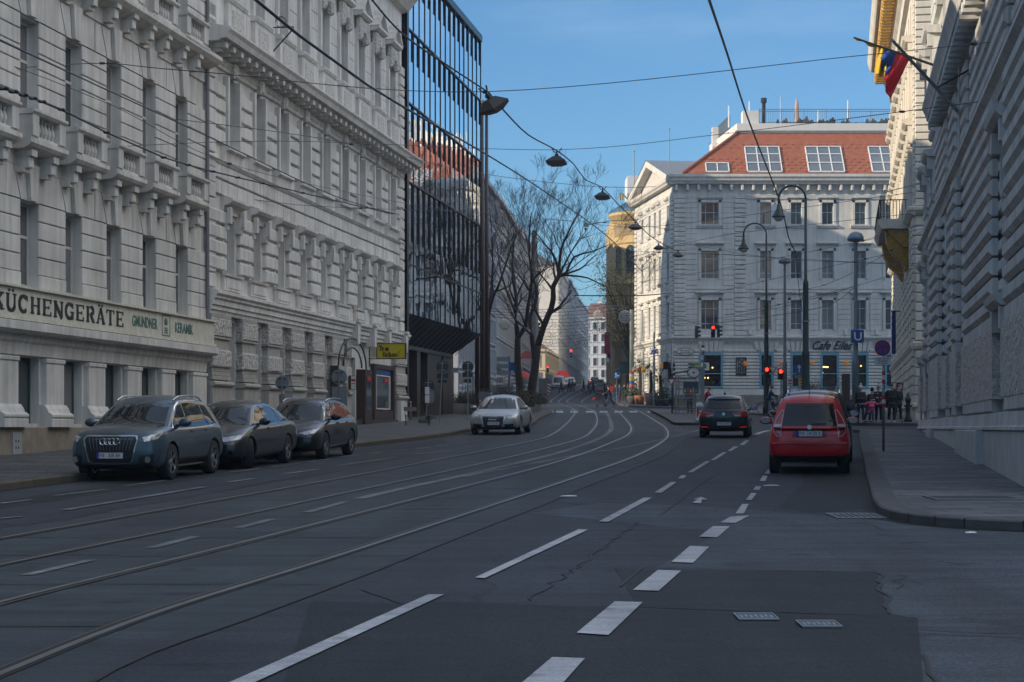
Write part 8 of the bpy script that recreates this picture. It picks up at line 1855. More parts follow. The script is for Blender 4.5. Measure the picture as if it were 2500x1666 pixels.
# traffic signals
M_lampr=mat('signal_red_lit',(1.0,.02,.01),.4,emit=6);M_lampo=mat('signal_off',(.015,.02,.02),.3)
def signal(label,pos,lit=True,face=0.0,mt=None,n=3,s=1.0,grp=None):
 r=thing('traffic_light',label,'traffic light',pos,face,grp);q=MB();q.box(-.15*s,.15*s,-.0,.2*s,-.15*n*s,.15*n*s);q.build('housing',mt or M_black,r)
 for k in range(n):
  z=(.15*n-.15-.3*k)*s;q=MB();q.lathe([(.1*s,-.02),(.1*s,.0)],(0,-.005,z),16,'y');l_=q.build('lens',M_lampr if (k==0 and lit) else M_lampo,r);q=MB();q.smooth=True
  q.add([(.115*s*math.cos(t),yv,z+.115*s*math.sin(t)) for yv in (0,-.2*s) for t in [R(-20+22*i) for i in range(11)]],[(i,i+1,12+i,11+i) for i in range(10)]);q.build('visor',M_black,r)
 return r
Yt_=135;signal('red lit signal hanging from the wires, middle of the three overhead heads',wp(1741,810,Yt_),s=.95);signal('side-turned dark signal hanging overhead, left of the red one',wp(1704,811,Yt_),False,R(75),mat('housing_green',(.035,.05,.045),.5),s=.95);signal('side-turned dark signal hanging overhead, right of the red one',wp(1757,809,Yt_),False,R(80),s=.95)
signal('red lit signal on the smaller green gooseneck post',wp(1872,915,113.2));signal('red lit pedestrian signal on a thin post between the gooseneck lamps',wp(1906,914,119),n=2,s=1.15)
signal('side-turned signal cluster in front of the tram shelter roof',wp(1640,915,119),False,R(70));signal('black signal above the tram shelter sign cluster',wp(1634,893,120),False,R(60),n=1,s=1.6)
signal('red lit signal hanging over the far street, left',wp(1394,864,205),mt=mat('housing_white',(.4,.4,.4),.5),s=1.05);signal('red lit signal beside the flag at the far street, right',wp(1487,866,196),s=1.0);signal('dark signal beside the fork of the larger bare tree',wp(1313,802,133),False,R(50),s=.9)
signal('small red lit signal low in the far street by the red awning',wp(1337,902,230),s=.9)
p_=signpost('thin post carrying the red pedestrian signal',1907,119.2,3.2,.045,name='signal_post',cat='post');p_=signpost('thin post beside the tram shelter carrying the signals and the yield sign',1641,118.8,4.4,.06,name='signal_post',cat='post')
def yield_sign(label,px,py,Y,w_=.75):
 r=thing('yield_sign',label,'sign',wp(px,py,Y));h_=w_*.87
 for (s2,m_,y_,nm) in ((1,M_signred,0,'border'),(.66,M_white,-.012,'face')):q=MB();q.add([(-w_/2*s2,y_,h_/3*s2+.0),(w_/2*s2,y_,h_/3*s2),(0,y_,-h_*2/3*s2),(-w_/2*s2,y_+.01,h_/3*s2),(w_/2*s2,y_+.01,h_/3*s2),(0,y_+.01,-h_*2/3*s2)],[(0,1,2),(3,4,5),(0,1,4,3),(1,2,5,4),(2,0,3,5)]);q.build(nm,m_,r)
 return r
yield_sign('red and white yield triangle beside the gooseneck post signal',1887,902,112.8,.52);yield_sign('red and white yield triangle at the tram shelter corner',1639,931,116,.50)
def arrow_sign(label,px,py,Y,rad,post_h=None,two=False):
 r=thing('direction_sign',label,'sign',wp(px,py,Y));disc(r,0,0,0,rad,M_signblue,'face',.02);q=MB();k=rad
 q.box(-.09*k-.25*k*two,.09*k-.25*k*two,-.02,-.012,-.7*k,.35*k);q.add([(-.38*k-.25*k*two,-.016,.2*k),(.38*k-.25*k*two,-.016,.2*k),(-.25*k*two,-.016,.78*k)],[(0,1,2)])
 if two:q.box(-.2*k,.35*k,-.02,-.012,-.2*k,-.02*k);q.add([(.3*k,-.016,-.4*k),(.3*k,-.016,.18*k),(.72*k,-.016,-.1*k)],[(0,1,2)])
 q.build('arrow',M_white,r);b=base_at(px,Y);q=MB();q.tube([(0,.03,b.z-r.location.z),(0,.03,.1)],.03,6);q.build('pole',M_steel,r);return r
r=arrow_sign('blue round straight ahead arrow sign before the café window',1951,901,104,.30);plate(r,0,0,-.43,.52,.17,M_back,'text_plate');arrow_sign('blue round sign with straight and right arrows beside the sticker mast',1506,917,174,.34,two=True)
# oval tram stop sign and shelter
b=base_at(1716,107);r=thing('tram_stop_sign','oval white tram stop sign on a grey pole at the traffic island','sign',b);q=MB();q.lathe([(.11,0),(.085,3.9)],(0,0,0),10);q.build('pole',M_steel,r)
zz=CAMH+(1045-910)*107/FPX-b.z;q=MB();n=36;ov=lambda a,b_,y0,y1:([(-.52+a*math.cos(2*math.pi*k/n),y0,zz+b_*math.sin(2*math.pi*k/n)) for k in range(n)]+[(-.52+a*math.cos(2*math.pi*k/n),y1,zz+b_*math.sin(2*math.pi*k/n)) for k in range(n)],[tuple(range(n)),tuple(range(2*n-1,n-1,-1))]+[(k,(k+1)%n,n+(k+1)%n,n+k) for k in range(n)])
q.add(*ov(.37,.31,-.06,.06));o=q.build('rim',mat('sign_navy',(.01,.02,.05),.4),r);q=MB();q.add(*ov(.32,.26,-.075,-.06));q.build('face',M_white,r)
for (txt,top) in (('STRASSENBAHN',1),('HALTESTELLE',-1)):
 for k,ch in enumerate(txt):
  t=(k-(len(txt)-1)/2)/(len(txt)-1);a=R(90)-t*R(150) if top>0 else R(270)+t*R(140);x,z=-.52+.265*math.cos(a),zz+.205*math.sin(a);text_mesh(ch,.075,M_black,'lettering',r,Matrix.Translation((x,-.08,z)) @ Euler((R(90),0,0)).to_matrix().to_4x4() @ Matrix.Rotation((a-R(90)) if top>0 else (a+R(90)),4,'Z'),.002)
q=MB();q.add([(-.52-.1,-.08,zz-.02),(-.52+.1,-.08,zz-.02),(-.52+.04,-.08,zz+.06),(-.52-.06,-.08,zz+.06)],[(0,1,2,3)]);q.build('red_emblem',M_signred,r);q=MB();q.add([(-.52-.08,-.08,zz-.03),(-.52+.09,-.08,zz-.03),(-.52+.03,-.08,zz-.08),(-.52-.03,-.08,zz-.08)],[(0,1,2,3)]);q.build('grey_emblem',M_back,r)
q=MB();q.ball((-.0,-.15,3.72),.12,7);q.tube([(0,0,3.75),(0,-.15,3.8)],.02,4);q.build('camera_dome',M_white,r);q=MB();q.lathe([(.09,3.9),(.1,4.0)],(0,0,0),8);q.build('red_cap',M_signred,r)
for k in (3.3,2.9):plate(r,-.06,-.1,k,.14,.22,M_white,'sticker')
X0,X1,Ys,Ye=PX(1649,117),PX(1708,117),116.6,119.4;r=thing('tram_shelter','glass tram shelter with curved roof and poster case on the traffic island','shelter',(X0,Ys,gz(Ys)+KH));W_=X1-X0;D_=Ye-Ys
q=MB()
for (x,y) in ((0,0),(0,D_),(W_,0),(W_,D_),(.18,0)):q.tube([(x,y,0),(x,y,2.35)],.035,6)
for (a,b_) in (((0,0),(W_,0)),((0,0),(0,D_)),((0,D_),(W_,D_))):
 for z in (.25,.95,2.25):q.tube([(a[0],a[1],z),(b_[0],b_[1],z)],.022,5)
q.build('frame',M_steel,r);M_sg=mat('shelter_glass',(.20,.22,.22),.03,spec=1,alpha=.28)
for k,(a,b_) in enumerate((((0.02,0),(W_,0)),((0,.02),(0,D_)),((0,D_),(W_,D_)))):q=MB();q.add([(a[0],a[1],.27),(b_[0],b_[1],.27),(b_[0],b_[1],2.23),(a[0],a[1],2.23)],[(0,1,2,3)]);q.build('glass_panel',M_sg,r)
q=MB();q.smooth=True;n=12;q.add([(-.25+(W_+.5)*t/n,y_,2.4+.32*math.sin(math.pi*.5*t/n)+dz) for dz in (0,.05) for y_ in (-.3,D_+.2) for t in range(n+1)],[(t,t+1,n+2+t,n+1+t) for t in range(n)]+[(2*n+2+t,2*n+3+t,3*n+4+t,3*n+3+t) for t in range(n)]+[(t,t+1,2*n+3+t,2*n+2+t) for t in range(n)]);q.build('roof',mat('shelter_roof',(.03,.035,.04),.4),r)
q=MB();q.box(.42,1.42,-.03,-.0,1.2,2.0);pc=q.build('poster_case',M_steel,r);q=MB();q.box(.47,1.37,-.04,-.03,1.25,1.95);q.build('poster',mat('poster_night',(.02,.05,.10),.5),pc)
rp_=random.Random(8);fg=[(.5,.4,.12),(.5,.05,.04),(.5,.45,.3),(.45,.35,.05),(.12,.3,.2)]
for k,cc in enumerate(fg):q=MB();x=.56+k*.17;hh=.22+.12*(k%2);q.prism([(x-.06,1.3),(x+.07,1.3),(x+.05,1.3+hh*.6),(x+.02,1.32+hh),(x-.03,1.3+hh*.9)],-.046,-.04,'y');q.build('poster_figure',mat('poster%d'%k,cc,.6),pc)
q=MB();q.box(.1,.5,.02,.03,.55,.85);q.build('yellow_green_notice',mat('notice_lime',(.18,.30,.04),.6),r)
# bench seat inside, chevron beacon
r=thing('chevron_beacon','red and white chevron beacon on the tip of the traffic island','beacon',base_at(1708,88.6));q=MB();q.smooth=False;q.prism([(-.17,.08),(.17,.08),(.17,.80)]+[(.17*math.cos(R(a)),.80+.15*math.sin(R(a))) for a in range(15,180,15)]+[(-.17,.80)],-.03,.03,'y');q.build('panel',M_white,r)
q=MB();q.box(-.14,.14,-.04,-.03,.18,.76);q.build('red_field',M_signred,r);q=MB();q.add([(-.12,-.045,.76),(-.02,-.045,.76),(.12,-.045,.47),(-.02,-.045,.18),(-.12,-.045,.18),(.01,-.045,.47)],[(0,1,2,5),(2,3,4,5)]);q.build('chevron',M_white,r);q=MB();q.box(-.2,.2,-.15,.15,0,.08);q.build('foot',M_back,r)
# left pavement: backs of signs
b=base_at(706,70);
def back_sign(label,px,y_top,y_c,rad,Y,base_y=None,rect=None,mt=M_back,pole=.03,leanpx=0,brackets=True):
 bb=base_at(px-leanpx,Y);top=wp(px,y_top,Y);r=thing('traffic_sign',label,'sign',bb);d=top-bb;q=MB();q.tube([(0,0,0),d],pole,7);q.build('pole',M_steel,r)
 c=wp(px,y_c,Y)-bb;disc(r,c.x,.06,c.z,rad,mt,'round_plate',.01)
 for dz in (-.6,.6):q=MB();q.box(c.x-rad*.55,c.x+rad*.55,.02,.05,c.z+dz*rad-.02,c.z+dz*rad+.02);q.build('clamp',M_steel if mt is M_backd else M_trim,r)
 for (w_,h_,yy) in (rect or ()):cc=wp(px,yy,Y)-bb;plate(r,cc.x,.06,cc.z,w_,h_,mt,'lower_plate')
 return r
back_sign('grey back of a round and square sign before the pub, right of the black estate',828,905,921,.29,70,rect=[(.55,.78,970)])
r=back_sign('grey back of a round sign with brackets behind the black estate',688,915,935,.24,66,rect=[(.2,.35,975)]);plate(r,-.22,-.05,2.2,.28,.03,M_trim,'bracket')
back_sign('leaning sign post with dark disc and white timetable cards, set in a concrete foot',1046,927,943,.27,86,mt=M_backd,leanpx=7,rect=None);r=thing('concrete_foot','round grey concrete blocks holding the leaning sign post','concrete block',base_at(1044,86));q=MB();q.box(-.42,.12,-.2,.2,0,.17);q.build('lower_block',M_kerb,r);q=MB();q.lathe([(.27,0),(.27,.15)],(.15,.1,.17),16);q.build('upper_block',M_kerb,r)
r=thing('timetable','two white timetable cards clipped to the leaning sign post','notice',wp(1043,964,85.8));
for z in (.18,-.20):plate(r,.0,0,z,.20,.34,M_white,'card')
plate(r,.17,.08,-.1,.28,.55,M_back,'grey_back');plate(r,-.01,-.02,-.42,.10,.08,M_signred,'red_label')
back_sign('tall post with dark round sign back and black signals, left of the silver car',1080,882,896,.28,88,mt=M_backd,leanpx=7,rect=[(.52,.24,918),(.42,.16,931)]);back_sign('post with dark round sign back right beside the silver car',1142,884,896,.28,92,mt=M_backd,rect=[(.5,.24,915),(.34,.16,930)])
r=thing('small_sign','small pale rectangular sign bracket on the post beside the silver car','sign',wp(1111,905,92));plate(r,0,0,0,.32,.22,M_back,'plate');q=MB();q.tube([(.1,0,0),(.62,0,0)],.015,5);q.build('arm',M_steel,r)
for (px,Y,lb) in ((1002,97,'red and white topped bollard before the glass office entrance'),(1172,103.5,'red and white topped bollard just behind the silver car')):r=thing('bollard',lb,'bollard',base_at(px,Y),0,'red and white bollards');q=MB();q.smooth=True;q.lathe([(.055,0),(.055,.85),(.04,.9),(.01,.92)],(0,0,0),10);q.build('post',mat('bollard_grey',(.3,.3,.31),.5),r);[(lambda qq,z:(qq.lathe([(.058,z),(.058,z+.1)],(0,0,0),10),qq.build('red_band',M_signred,r)))(MB(),z) for z in (.55,.72)]
# blue information board post and other far bits
r=thing('finger_post','blue grey post with three white direction boards behind the planter','sign',base_at(1243,134));q=MB();q.tube([(0,0,0),(0,0,3.8)],.06,6);q.build('pole',mat('post_blue',(.03,.08,.14),.5),r)
for z in (3.6,3.1,2.65):plate(r,-.45,-.05,z,.9,.33,mat('board_pale_blue',(.20,.26,.32),.5),'direction_board')
plate(r,.22,-.05,3.0,.38,.75,M_signblue,'blue_board');plate(r,.22,-.06,2.72,.2,.12,M_white,'white_label')
r=thing('shop_sign','small dark red arched sign above the far shop, left of the larger tree trunk','sign',wp(1287,872,165));q=MB();q.prism([(-.55,0),(.55,0)]+[(.5*math.cos(R(a)),.55*math.sin(R(a))) for a in range(10,180,20)],-.05,.05,'y');q.build('panel',mat('sign_maroon',(.09,.01,.015),.5),r);q=MB();q.box(-.9,.9,-.06,.06,-.15,.0);q.build('base',MATS['sign_maroon'],r)
r=thing('awning','small bright red awning over the far shop front','awning',wp(1372,915,335));q=MB();q.prism([(-1.5,-.6),(1.5,-.6),(.9,.7),(-.6,.7)],-.6,.6,'y');q.build('cloth',mat('awning_red',(.40,.02,.02),.7),r)
r=thing('barrier_beacon','red and white striped beacon standing before the grey container','beacon',(PX(1340,224),224,gz(224)));plate(r,0,0,.75,.4,1.3,M_white,'panel')
for k in range(3):q=MB();q.add([(-.2,-.02,.3+k*.4),(.2,-.02,.1+k*.4),(.2,-.02,.3+k*.4),(-.2,-.02,.5+k*.4)],[(0,1,2,3)]);q.build('red_stripe',M_signred,r)
r=thing('pole_flag','dark red banner hanging on a post at the right side of the far street','banner',wp(1483,838,190));q=MB();q.box(-.3,.25,-.02,.02,-1.1,1.1);q.build('cloth',mat('banner_red',(.28,.015,.04),.7),r);q=MB();q.box(-.15,.15,-.03,.03,-1.9,-1.5);o=q.build('white_square',M_white,r);text_mesh('W',.3,M_signred,'letter_w',r,stand((0,-.04,-1.7)),.005)
q=MB();q.tube([(.35,0,-5.5),(.35,0,1.5)],.05,6);q.build('pole',M_steel,r)
# newspaper cards, kiosk column, hedge at the green lamp post
for (px,py,Y,cc,lb) in ((1929,925,99,(.45,.42,.42),'white and red free newspaper holder behind the red car'),(1956,925,99,(.5,.42,.03),'yellow bordered newspaper holder behind the red car')):
 r=thing('newspaper_holder',lb,'newspaper holder',base_at(px,Y));z=CAMH+(1045-py-8)*Y/FPX-r.location.z;plate(r,0,0,z,.26,.36,mat('news%d'%px,cc,.6),'card',.05);plate(r,0,-.03,z+.08,.2,.08,M_signred,'headline');plate(r,0,-.03,z-.08,.16,.06,M_signred,'headline');q=MB();q.tube([(0,0,0),(0,0,z)],.02,5);q.build('stake',M_iron,r)
rn=random.Random(6);r=thing('shrub','leafless pale shrub beside the larger gooseneck lamp post','shrub',base_at(2010,104));q=MB()
for k in range(150):
 a,l_=rn.uniform(0,6.28),rn.uniform(.5,1.0);e=Vector((math.cos(a)*1.15*l_,math.sin(a)*.8*l_,2.3*rn.uniform(.55,1)));q.tube([(0,0,0),e*.5+Vector((rn.uniform(-.1,.1),0,.25)),e],[.012,.008,.004],3,False)
 for j in range(3):s_=e*rn.uniform(.5,.9);q.tube([s_,s_+Vector((rn.uniform(-.3,.3),rn.uniform(-.3,.3),rn.uniform(.1,.4)))],[.006,.003],3,False)
q.build('stems',mat('pale_stems',(.09,.06,.05),.8),r)
r=thing('kiosk_column','brown slatted column between the underground sign post and the red car','post',base_at(2065,93));q=MB();q.box(-.18,.18,-.18,.18,0,2.3);[q.box(-.16+k*.11,-.10+k*.11,-.2,-.18,0,2.3) for k in range(3)];q.build('column',mat('column_brown',(.05,.035,.028),.6),r)
# benches by the pub
r=thing('bench','folding wood and iron bench in front of the pub window','bench',(-4.05,80.6,gz(80.6)+KH),R(12));
for x in (-.5,.5):
 q=MB();q.tube([(x,-.25,0),(x,.2,.48),(x,.22,.82)],.016,5);q.tube([(x,.25,0),(x,-.2,.45)],.016,5);q.build('leg',M_iron,r)
q=MB();[q.box(-.55,.55,-.2+k*.1,-.12+k*.1,.44,.46) for k in range(4)];q.build('seat',mat('bench_slat',(.15,.125,.10),.6),r);q=MB();q.box(-.55,.0,.2,.22,.62,.80);q.build('backrest',MATS['bench_slat'],r)
# palms and pots at the café's sunny side
def pot(label,px,Y,r0,h_,m_,kind='palm',ph=2.2,seed=1,cx=None):
 r=thing('potted_palm' if kind=='palm' else 'potted_plant',label,'potted plant',base_at(px,Y),0);q=MB();q.smooth=True;q.lathe([(r0*.7,0),(r0,h_*.8),(r0*1.05,h_),(r0*.9,h_),(r0*.88,h_*.9)],(0,0,0),14);q.build('pot',m_,r);rn=random.Random(seed);lf=MB()
 if kind=='palm':
  q=MB();q.tube([(0,0,h_*.8),(.05,0,ph*.6),(0,.05,ph)],[.16,.15,.12],7);q.build('trunk',mat('palm_trunk',(.04,.028,.02),.9,bump=1,bscale=12),r)
  for k in range(34):
   a,el=rn.uniform(0,6.28),rn.uniform(-.7,1.1);d=Vector((math.cos(a)*math.cos(el),math.sin(a)*math.cos(el),math.sin(el)));b_=Vector((0,.05,ph));t=b_+d*rn.uniform(.45,.75)
   for j in range(9):e=t+(d+Vector((rn.uniform(-.8,.8),rn.uniform(-.8,.8),rn.uniform(-.8,.3)))).normalized()*.42;s_=d.cross(Vector((0,0,1))).normalized()*.022;lf.add([t-s_,t+s_,e],[(0,1,2)])
   lf.add([b_-Vector((.008,0,0)),b_+Vector((.008,0,0)),t],[(0,1,2)])
 else:
  for k in range(420):a,el,rr_=rn.uniform(0,6.28),rn.uniform(.1,1.5),rn.uniform(.2,1)*ph*.55;p_=Vector((math.cos(a)*math.cos(el)*rr_,math.sin(a)*math.cos(el)*rr_,h_+math.sin(el)*rr_));u=Vector((rn.uniform(-1,1),rn.uniform(-1,1),rn.uniform(-.2,1))).normalized()*.11;v=u.cross(Vector((rn.uniform(-1,1),1,0))).normalized()*.035;lf.quad(p_-u,p_+v,p_+u,p_-v)
 lf.build('leaves',mat('palm_green',(.030,.055,.018),.6,noise=.4,nscale=3),r);return r
M_terra=mat('terracotta',(.26,.10,.05),.8,noise=.2);M_potp=mat('pot_pale',(.32,.24,.19),.8,noise=.2)
pot('tall fan palm in a terracotta pot at the sunlit café side',1562,168.5,.5,.8,M_terra,ph=3.3,seed=3);pot('dark fan palm in a pale round pot, left of the plain grey post',1589,165,.62,1.1,M_potp,ph=2.9,seed=4);pot('dense dark palm behind the thin grey post at the café corner',1612,163.0,.6,.9,mat('pot_dark',(.03,.03,.03),.7),ph=2.6,seed=5)
pot('low green plant in a grey trough left of the fan palm',1545,169,.55,.7,M_kerb,'p',1.6,6);pot('low dark shrub in a dark trough beside the café corner',1617,160.2,.7,.6,MATS['pot_dark'],'p',2.0,7);pot('tall leafy plant beside the sticker mast',1551,175,.5,.6,MATS['pot_dark'],'p',3.0,8)
# star lanterns
def star(label,px,py,Y,rad,colr,em=.0,n=9,grp='star lanterns on the café'):
 r=thing('star_lantern',label,'star lantern',wp(px,py,Y),0,grp);q=MB();rs2=random.Random(int(px))
 for k in range(16):
  d=Vector((math.cos(k*2.4)*math.sqrt(max(0,1-((k-7.5)/8)**2)),(k-7.5)/8,math.sin(k*2.4)*math.sqrt(max(0,1-((k-7.5)/8)**2)))).normalized();d=Vector((d.x,d.y*.6,d.z)).normalized();a=d.cross(Vector((.3,1,.2))).normalized()*rad*.2;b_=d.cross(a).normalized()*rad*.2;t=d*rad;q.add([a,b_,-a,-b_,t],[(0,1,4),(1,2,4),(2,3,4),(3,0,4)])
 q.build('star',mat('star_%d'%int(sum(colr)*1000),colr,.5,emit=em),r);q=MB();q.tube([(0,0,rad*.2),(0,0,rad*1.8)],.008,4);q.build('cord',M_iron,r);return r
org=(.65,.24,.02)
for px,py,lb in ((1820,888,'between the first and second blue café windows'),(1907,887,'just right of the pedestrian signal post'),(1983,886,'right of the larger gooseneck post'),(2066,886,'left of the underground sign post')):star('orange star lantern on the café wall '+lb,px,py,159.6,.30,org,.12)
star('orange star lantern at the shaded café corner',1617,892,160.5,.33,org,.12);star('white star lantern leftmost on the sunlit café side',1551,902,171,.42,(.5,.45,.38));star('large yellow star lantern on the sunlit café side',1571,902,169,.45,(.65,.33,.02));star('orange star lantern half behind the white one',1556,905,170.5,.3,org);star('dark blue star lantern left of the large yellow one',1562,902,170,.28,(.02,.06,.16));star('blue star lantern right of the large yellow one',1580,897,167,.27,(.02,.07,.2))
# ------------------------------------------------ wires and hanging lamps
M_wire=mat('overhead_wire',(.010,.010,.012),.5)
def wire(label,pts,rad=.012,sag=0.0,nodes=(),grp='tram and lamp wires over the street'):
 A,B_=pts[0],pts[-1];n=14;out=[]
 if len(pts)==2:out=[A.lerp(B_,k/n)-Vector((0,0,4*sag*(k/n)*(1-k/n))) for k in range(n+1)]
 else:out=catmull(pts,(B_-A).length/24)
 r=thing('overhead_wire',label,'wire',A,0,grp);q=MB();q.tube([p-A for p in out],rad,5);q.build('cable',M_wire,r)
 for t in nodes:p=out[min(len(out)-1,int(t*(len(out)-1)))]-A;q=MB();q.smooth=True;q.lathe([(.015,-.09),(.035,-.05),(.035,.05),(.015,.09)],p,8,'x');q.build('insulator',M_wire,r)
 return r
def LW(px,py,v=0.0):# point on the left house fronts at that place of the photo
 Y=(91560-FPX*v*1.0)/(1970-px);return P(px,py,Y)
def RWp(px,py):Y=17020/(px-2050);return P(px,py,Y)
hub=wp(1193,226,62)
def hlamp(label,px,py,Y,s=1.0,tilt=0.0,rz=0.0):
 r=thing('hanging_lamp',label,'street lamp',wp(px,py,Y),rz,'lamps hanging from the span wires');r.rotation_euler=(tilt,0,rz);q=MB();f=.42*s
 q.add([(-f,-f*.62,-.30*s),(f,-f*.62,-.30*s),(f,f*.62,-.30*s),(-f,f*.62,-.30*s),(-f*1.02,-f*.66,-.2*s),(f*1.02,-f*.66,-.2*s),(f*1.02,f*.66,-.2*s),(-f*1.02,f*.66,-.2*s),(-f*.35,-f*.3,.02),(f*.35,-f*.3,.02),(f*.35,f*.3,.02),(-f*.35,f*.3,.02)],[(0,1,5,4),(1,2,6,5),(2,3,7,6),(3,0,4,7),(4,5,9,8),(5,6,10,9),(6,7,11,10),(7,4,8,11),(8,9,10,11)]);q.build('hood',mat('lamp_hood',(.035,.032,.030),.5),r)
 q=MB();q.add([(-f*.9,-f*.55,-.31*s),(f*.9,-f*.55,-.31*s),(f*.9,f*.55,-.31*s),(-f*.9,f*.55,-.31*s),(-f*.5,-f*.3,-.40*s),(f*.5,-f*.3,-.40*s),(f*.5,f*.3,-.40*s),(-f*.5,f*.3,-.40*s)],[(0,1,5,4),(1,2,6,5),(2,3,7,6),(3,0,4,7),(4,5,6,7)]);q.build('glass_bowl',mat('lamp_glass_grey',(.16,.155,.15),.15,noise=.3),r)
 q=MB();q.tube([(0,0,0),(0,0,.3*s)],.03*s,6);q.tube([(-.22*s,0,.38*s),(-.1*s,0,.22*s),(.1*s,0,.22*s),(.22*s,0,.40*s)],.025*s,5);q.ball((0,0,.1*s),.08*s,6);q.build('hanger',M_wire,r);return r
hlamp('large lamp tilted on its wire above the brown masts, nearest of the hanging lamps',1195,243,52,1.0,R(35),R(-60));hlamp('second hanging lamp along the sagging wire over the street',1359,384,78,.95,R(-6),R(-12));hlamp('third hanging lamp along the sagging wire, over the bare tree',1471,472,100,.92,R(-6),R(-12))
hlamp('hanging lamp crossing the café pediment corner',1551,548,112,.85,R(8),R(20));hlamp('small hanging lamp before the sunlit café side',1608,600,125,.75,R(0));hlamp('small hanging lamp before the café corner stones',1655,618,128,.75,R(12),R(20))
wire('sagging cable joining the hanging lamps',[wp(1193,226,52),wp(1230,270,58),wp(1290,330,68),wp(1356,366,78),wp(1400,400,86),wp(1430,440,93),wp(1469,457,100),wp(1510,500,106),wp(1548,537,112),wp(1580,570,118),wp(1608,590,125),wp(1652,614,128)],.028)
wire('thick black feeder cable from top left down to the ochre corner',[wp(600,-20,30),wp(900,210,42),wp(1200,385,70),wp(1340,475,95),wp(1480,575,120),wp(1567,663,150)],.030)
wire('cable from the top edge to the tilted lamp',[wp(900,-10,38),wp(985,85,42),wp(1100,165,47),wp(1193,226,52)],.022)
wire('steep thick cable from the top edge to the gooseneck lamp',[wp(1728,-10,40),wp(1775,130,55),wp(1830,300,75),wp(1905,495,98),wp(1925,580,105),wp(1942,615,110)],.034,nodes=(.8,.97));wire('thin cable below the gooseneck lamp',[wp(1942,615,110),wp(1950,700,112),wp(1958,760,113)],.02)
wire('upper span wire from the left front to the flag pole',[LW(20,168),wp(250,155,52),wp(480,175,48),wp(1193,224,52),wp(2092,137,55),RWp(2500,95)],.012,nodes=(.12,.88));wire('span wire carrying the second hanging lamp',[LW(150,366),wp(700,345,66),wp(1359,366,78),wp(1760,328,74),RWp(2460,240)],.012,nodes=(.02,.86))
wire('span wire carrying the third hanging lamp',[LW(420,290),wp(820,345,70),wp(1180,425,90),wp(1469,457,100),wp(1600,456,100)],.014,nodes=(.3,));wire('long wire along the left fronts, upper',[wp(-40,80,26),LW(250,215,1.5),LW(500,330,1.5),LW(820,480,1.5),LW(975,525,1.2)],.02)
wire('doubled wire along the left fronts, lower',[wp(-40,200,26),LW(150,268,1.6),LW(400,385,1.6),LW(700,462,1.5),wp(960,523,88)],.026,nodes=(.05,.1,.15,.2,.25,.3,.35,.4,.45,.5,.55,.6,.65,.7,.9))
wire('thin wire low over the left fronts',[LW(0,150),LW(280,260,.5),LW(560,400,.5),wp(900,480,84),wp(1130,520,104)],.011,nodes=(.3,));wire('long thin wire from left fronts to the café',[LW(360,430),wp(720,500,72),wp(1200,520,100),wp(1420,545,120)],.012,nodes=(.4,));
for i,(a,b,c_,lb) in enumerate((((1330,536),(1490,545),(1640,560),'upper wire left of the café roof line'),((1440,546),(1600,553),(2230,470),'wire crossing the café upper windows'),((1500,640),(1750,578),(2240,520),'wire rising right across the café third floor'),((1560,690),(1800,650),(2250,560),'wire rising right below the café third floor'),((1400,722),(1560,722),(1640,715),'thick wire across the street mouth'),
 ((1560,760),(1850,690),(2240,605),'wire rising right over the café second floor'),((1600,800),(1900,752),(2280,640),'lower wire rising right over the café'),((1560,615),(1720,620),(2250,650),'wire sloping down right across the café'),((1640,590),(1900,632),(2260,645),'second wire sloping right across the café'),((1700,740),(2000,700),(2260,560),'wire curving to the right building front'),((1770,770),(1900,745),(2100,695),'wire from the overhead signals to the pale lamp post'))):
 Ya,Yb,Yc=118,122,84 if c_[0]>2200 else 125;wire('thin '+lb,[wp(*a,Ya+i),wp(*b,Yb),wp(*c_,Yc)],.013 if i !=4 else .035,nodes=(.2,.75) if i%2 else (.5,))
wire('span wire holding the three overhead signals',[wp(1600,760,135),wp(1700,790,135),wp(1760,788,135),wp(2000,752,130),wp(2090,700,110)],.018);q=MB()
wire('thick short wire with switch box over the bare tree',[wp(1430,550,110),wp(1490,540,112),wp(1560,536,116)],.02,nodes=(.05,));wire('wire from the flag pole to the right front',[wp(2230,260,62),wp(2300,250,60),RWp(2440,240)],.012,nodes=(.3,));wire('low wire to the right front',[wp(2160,470,80),wp(2280,440,68),RWp(2470,385)],.016,nodes=(.3,));wire('lowest wire to the right front',[wp(2100,590,96),wp(2200,560,84),RWp(2310,545)],.014)
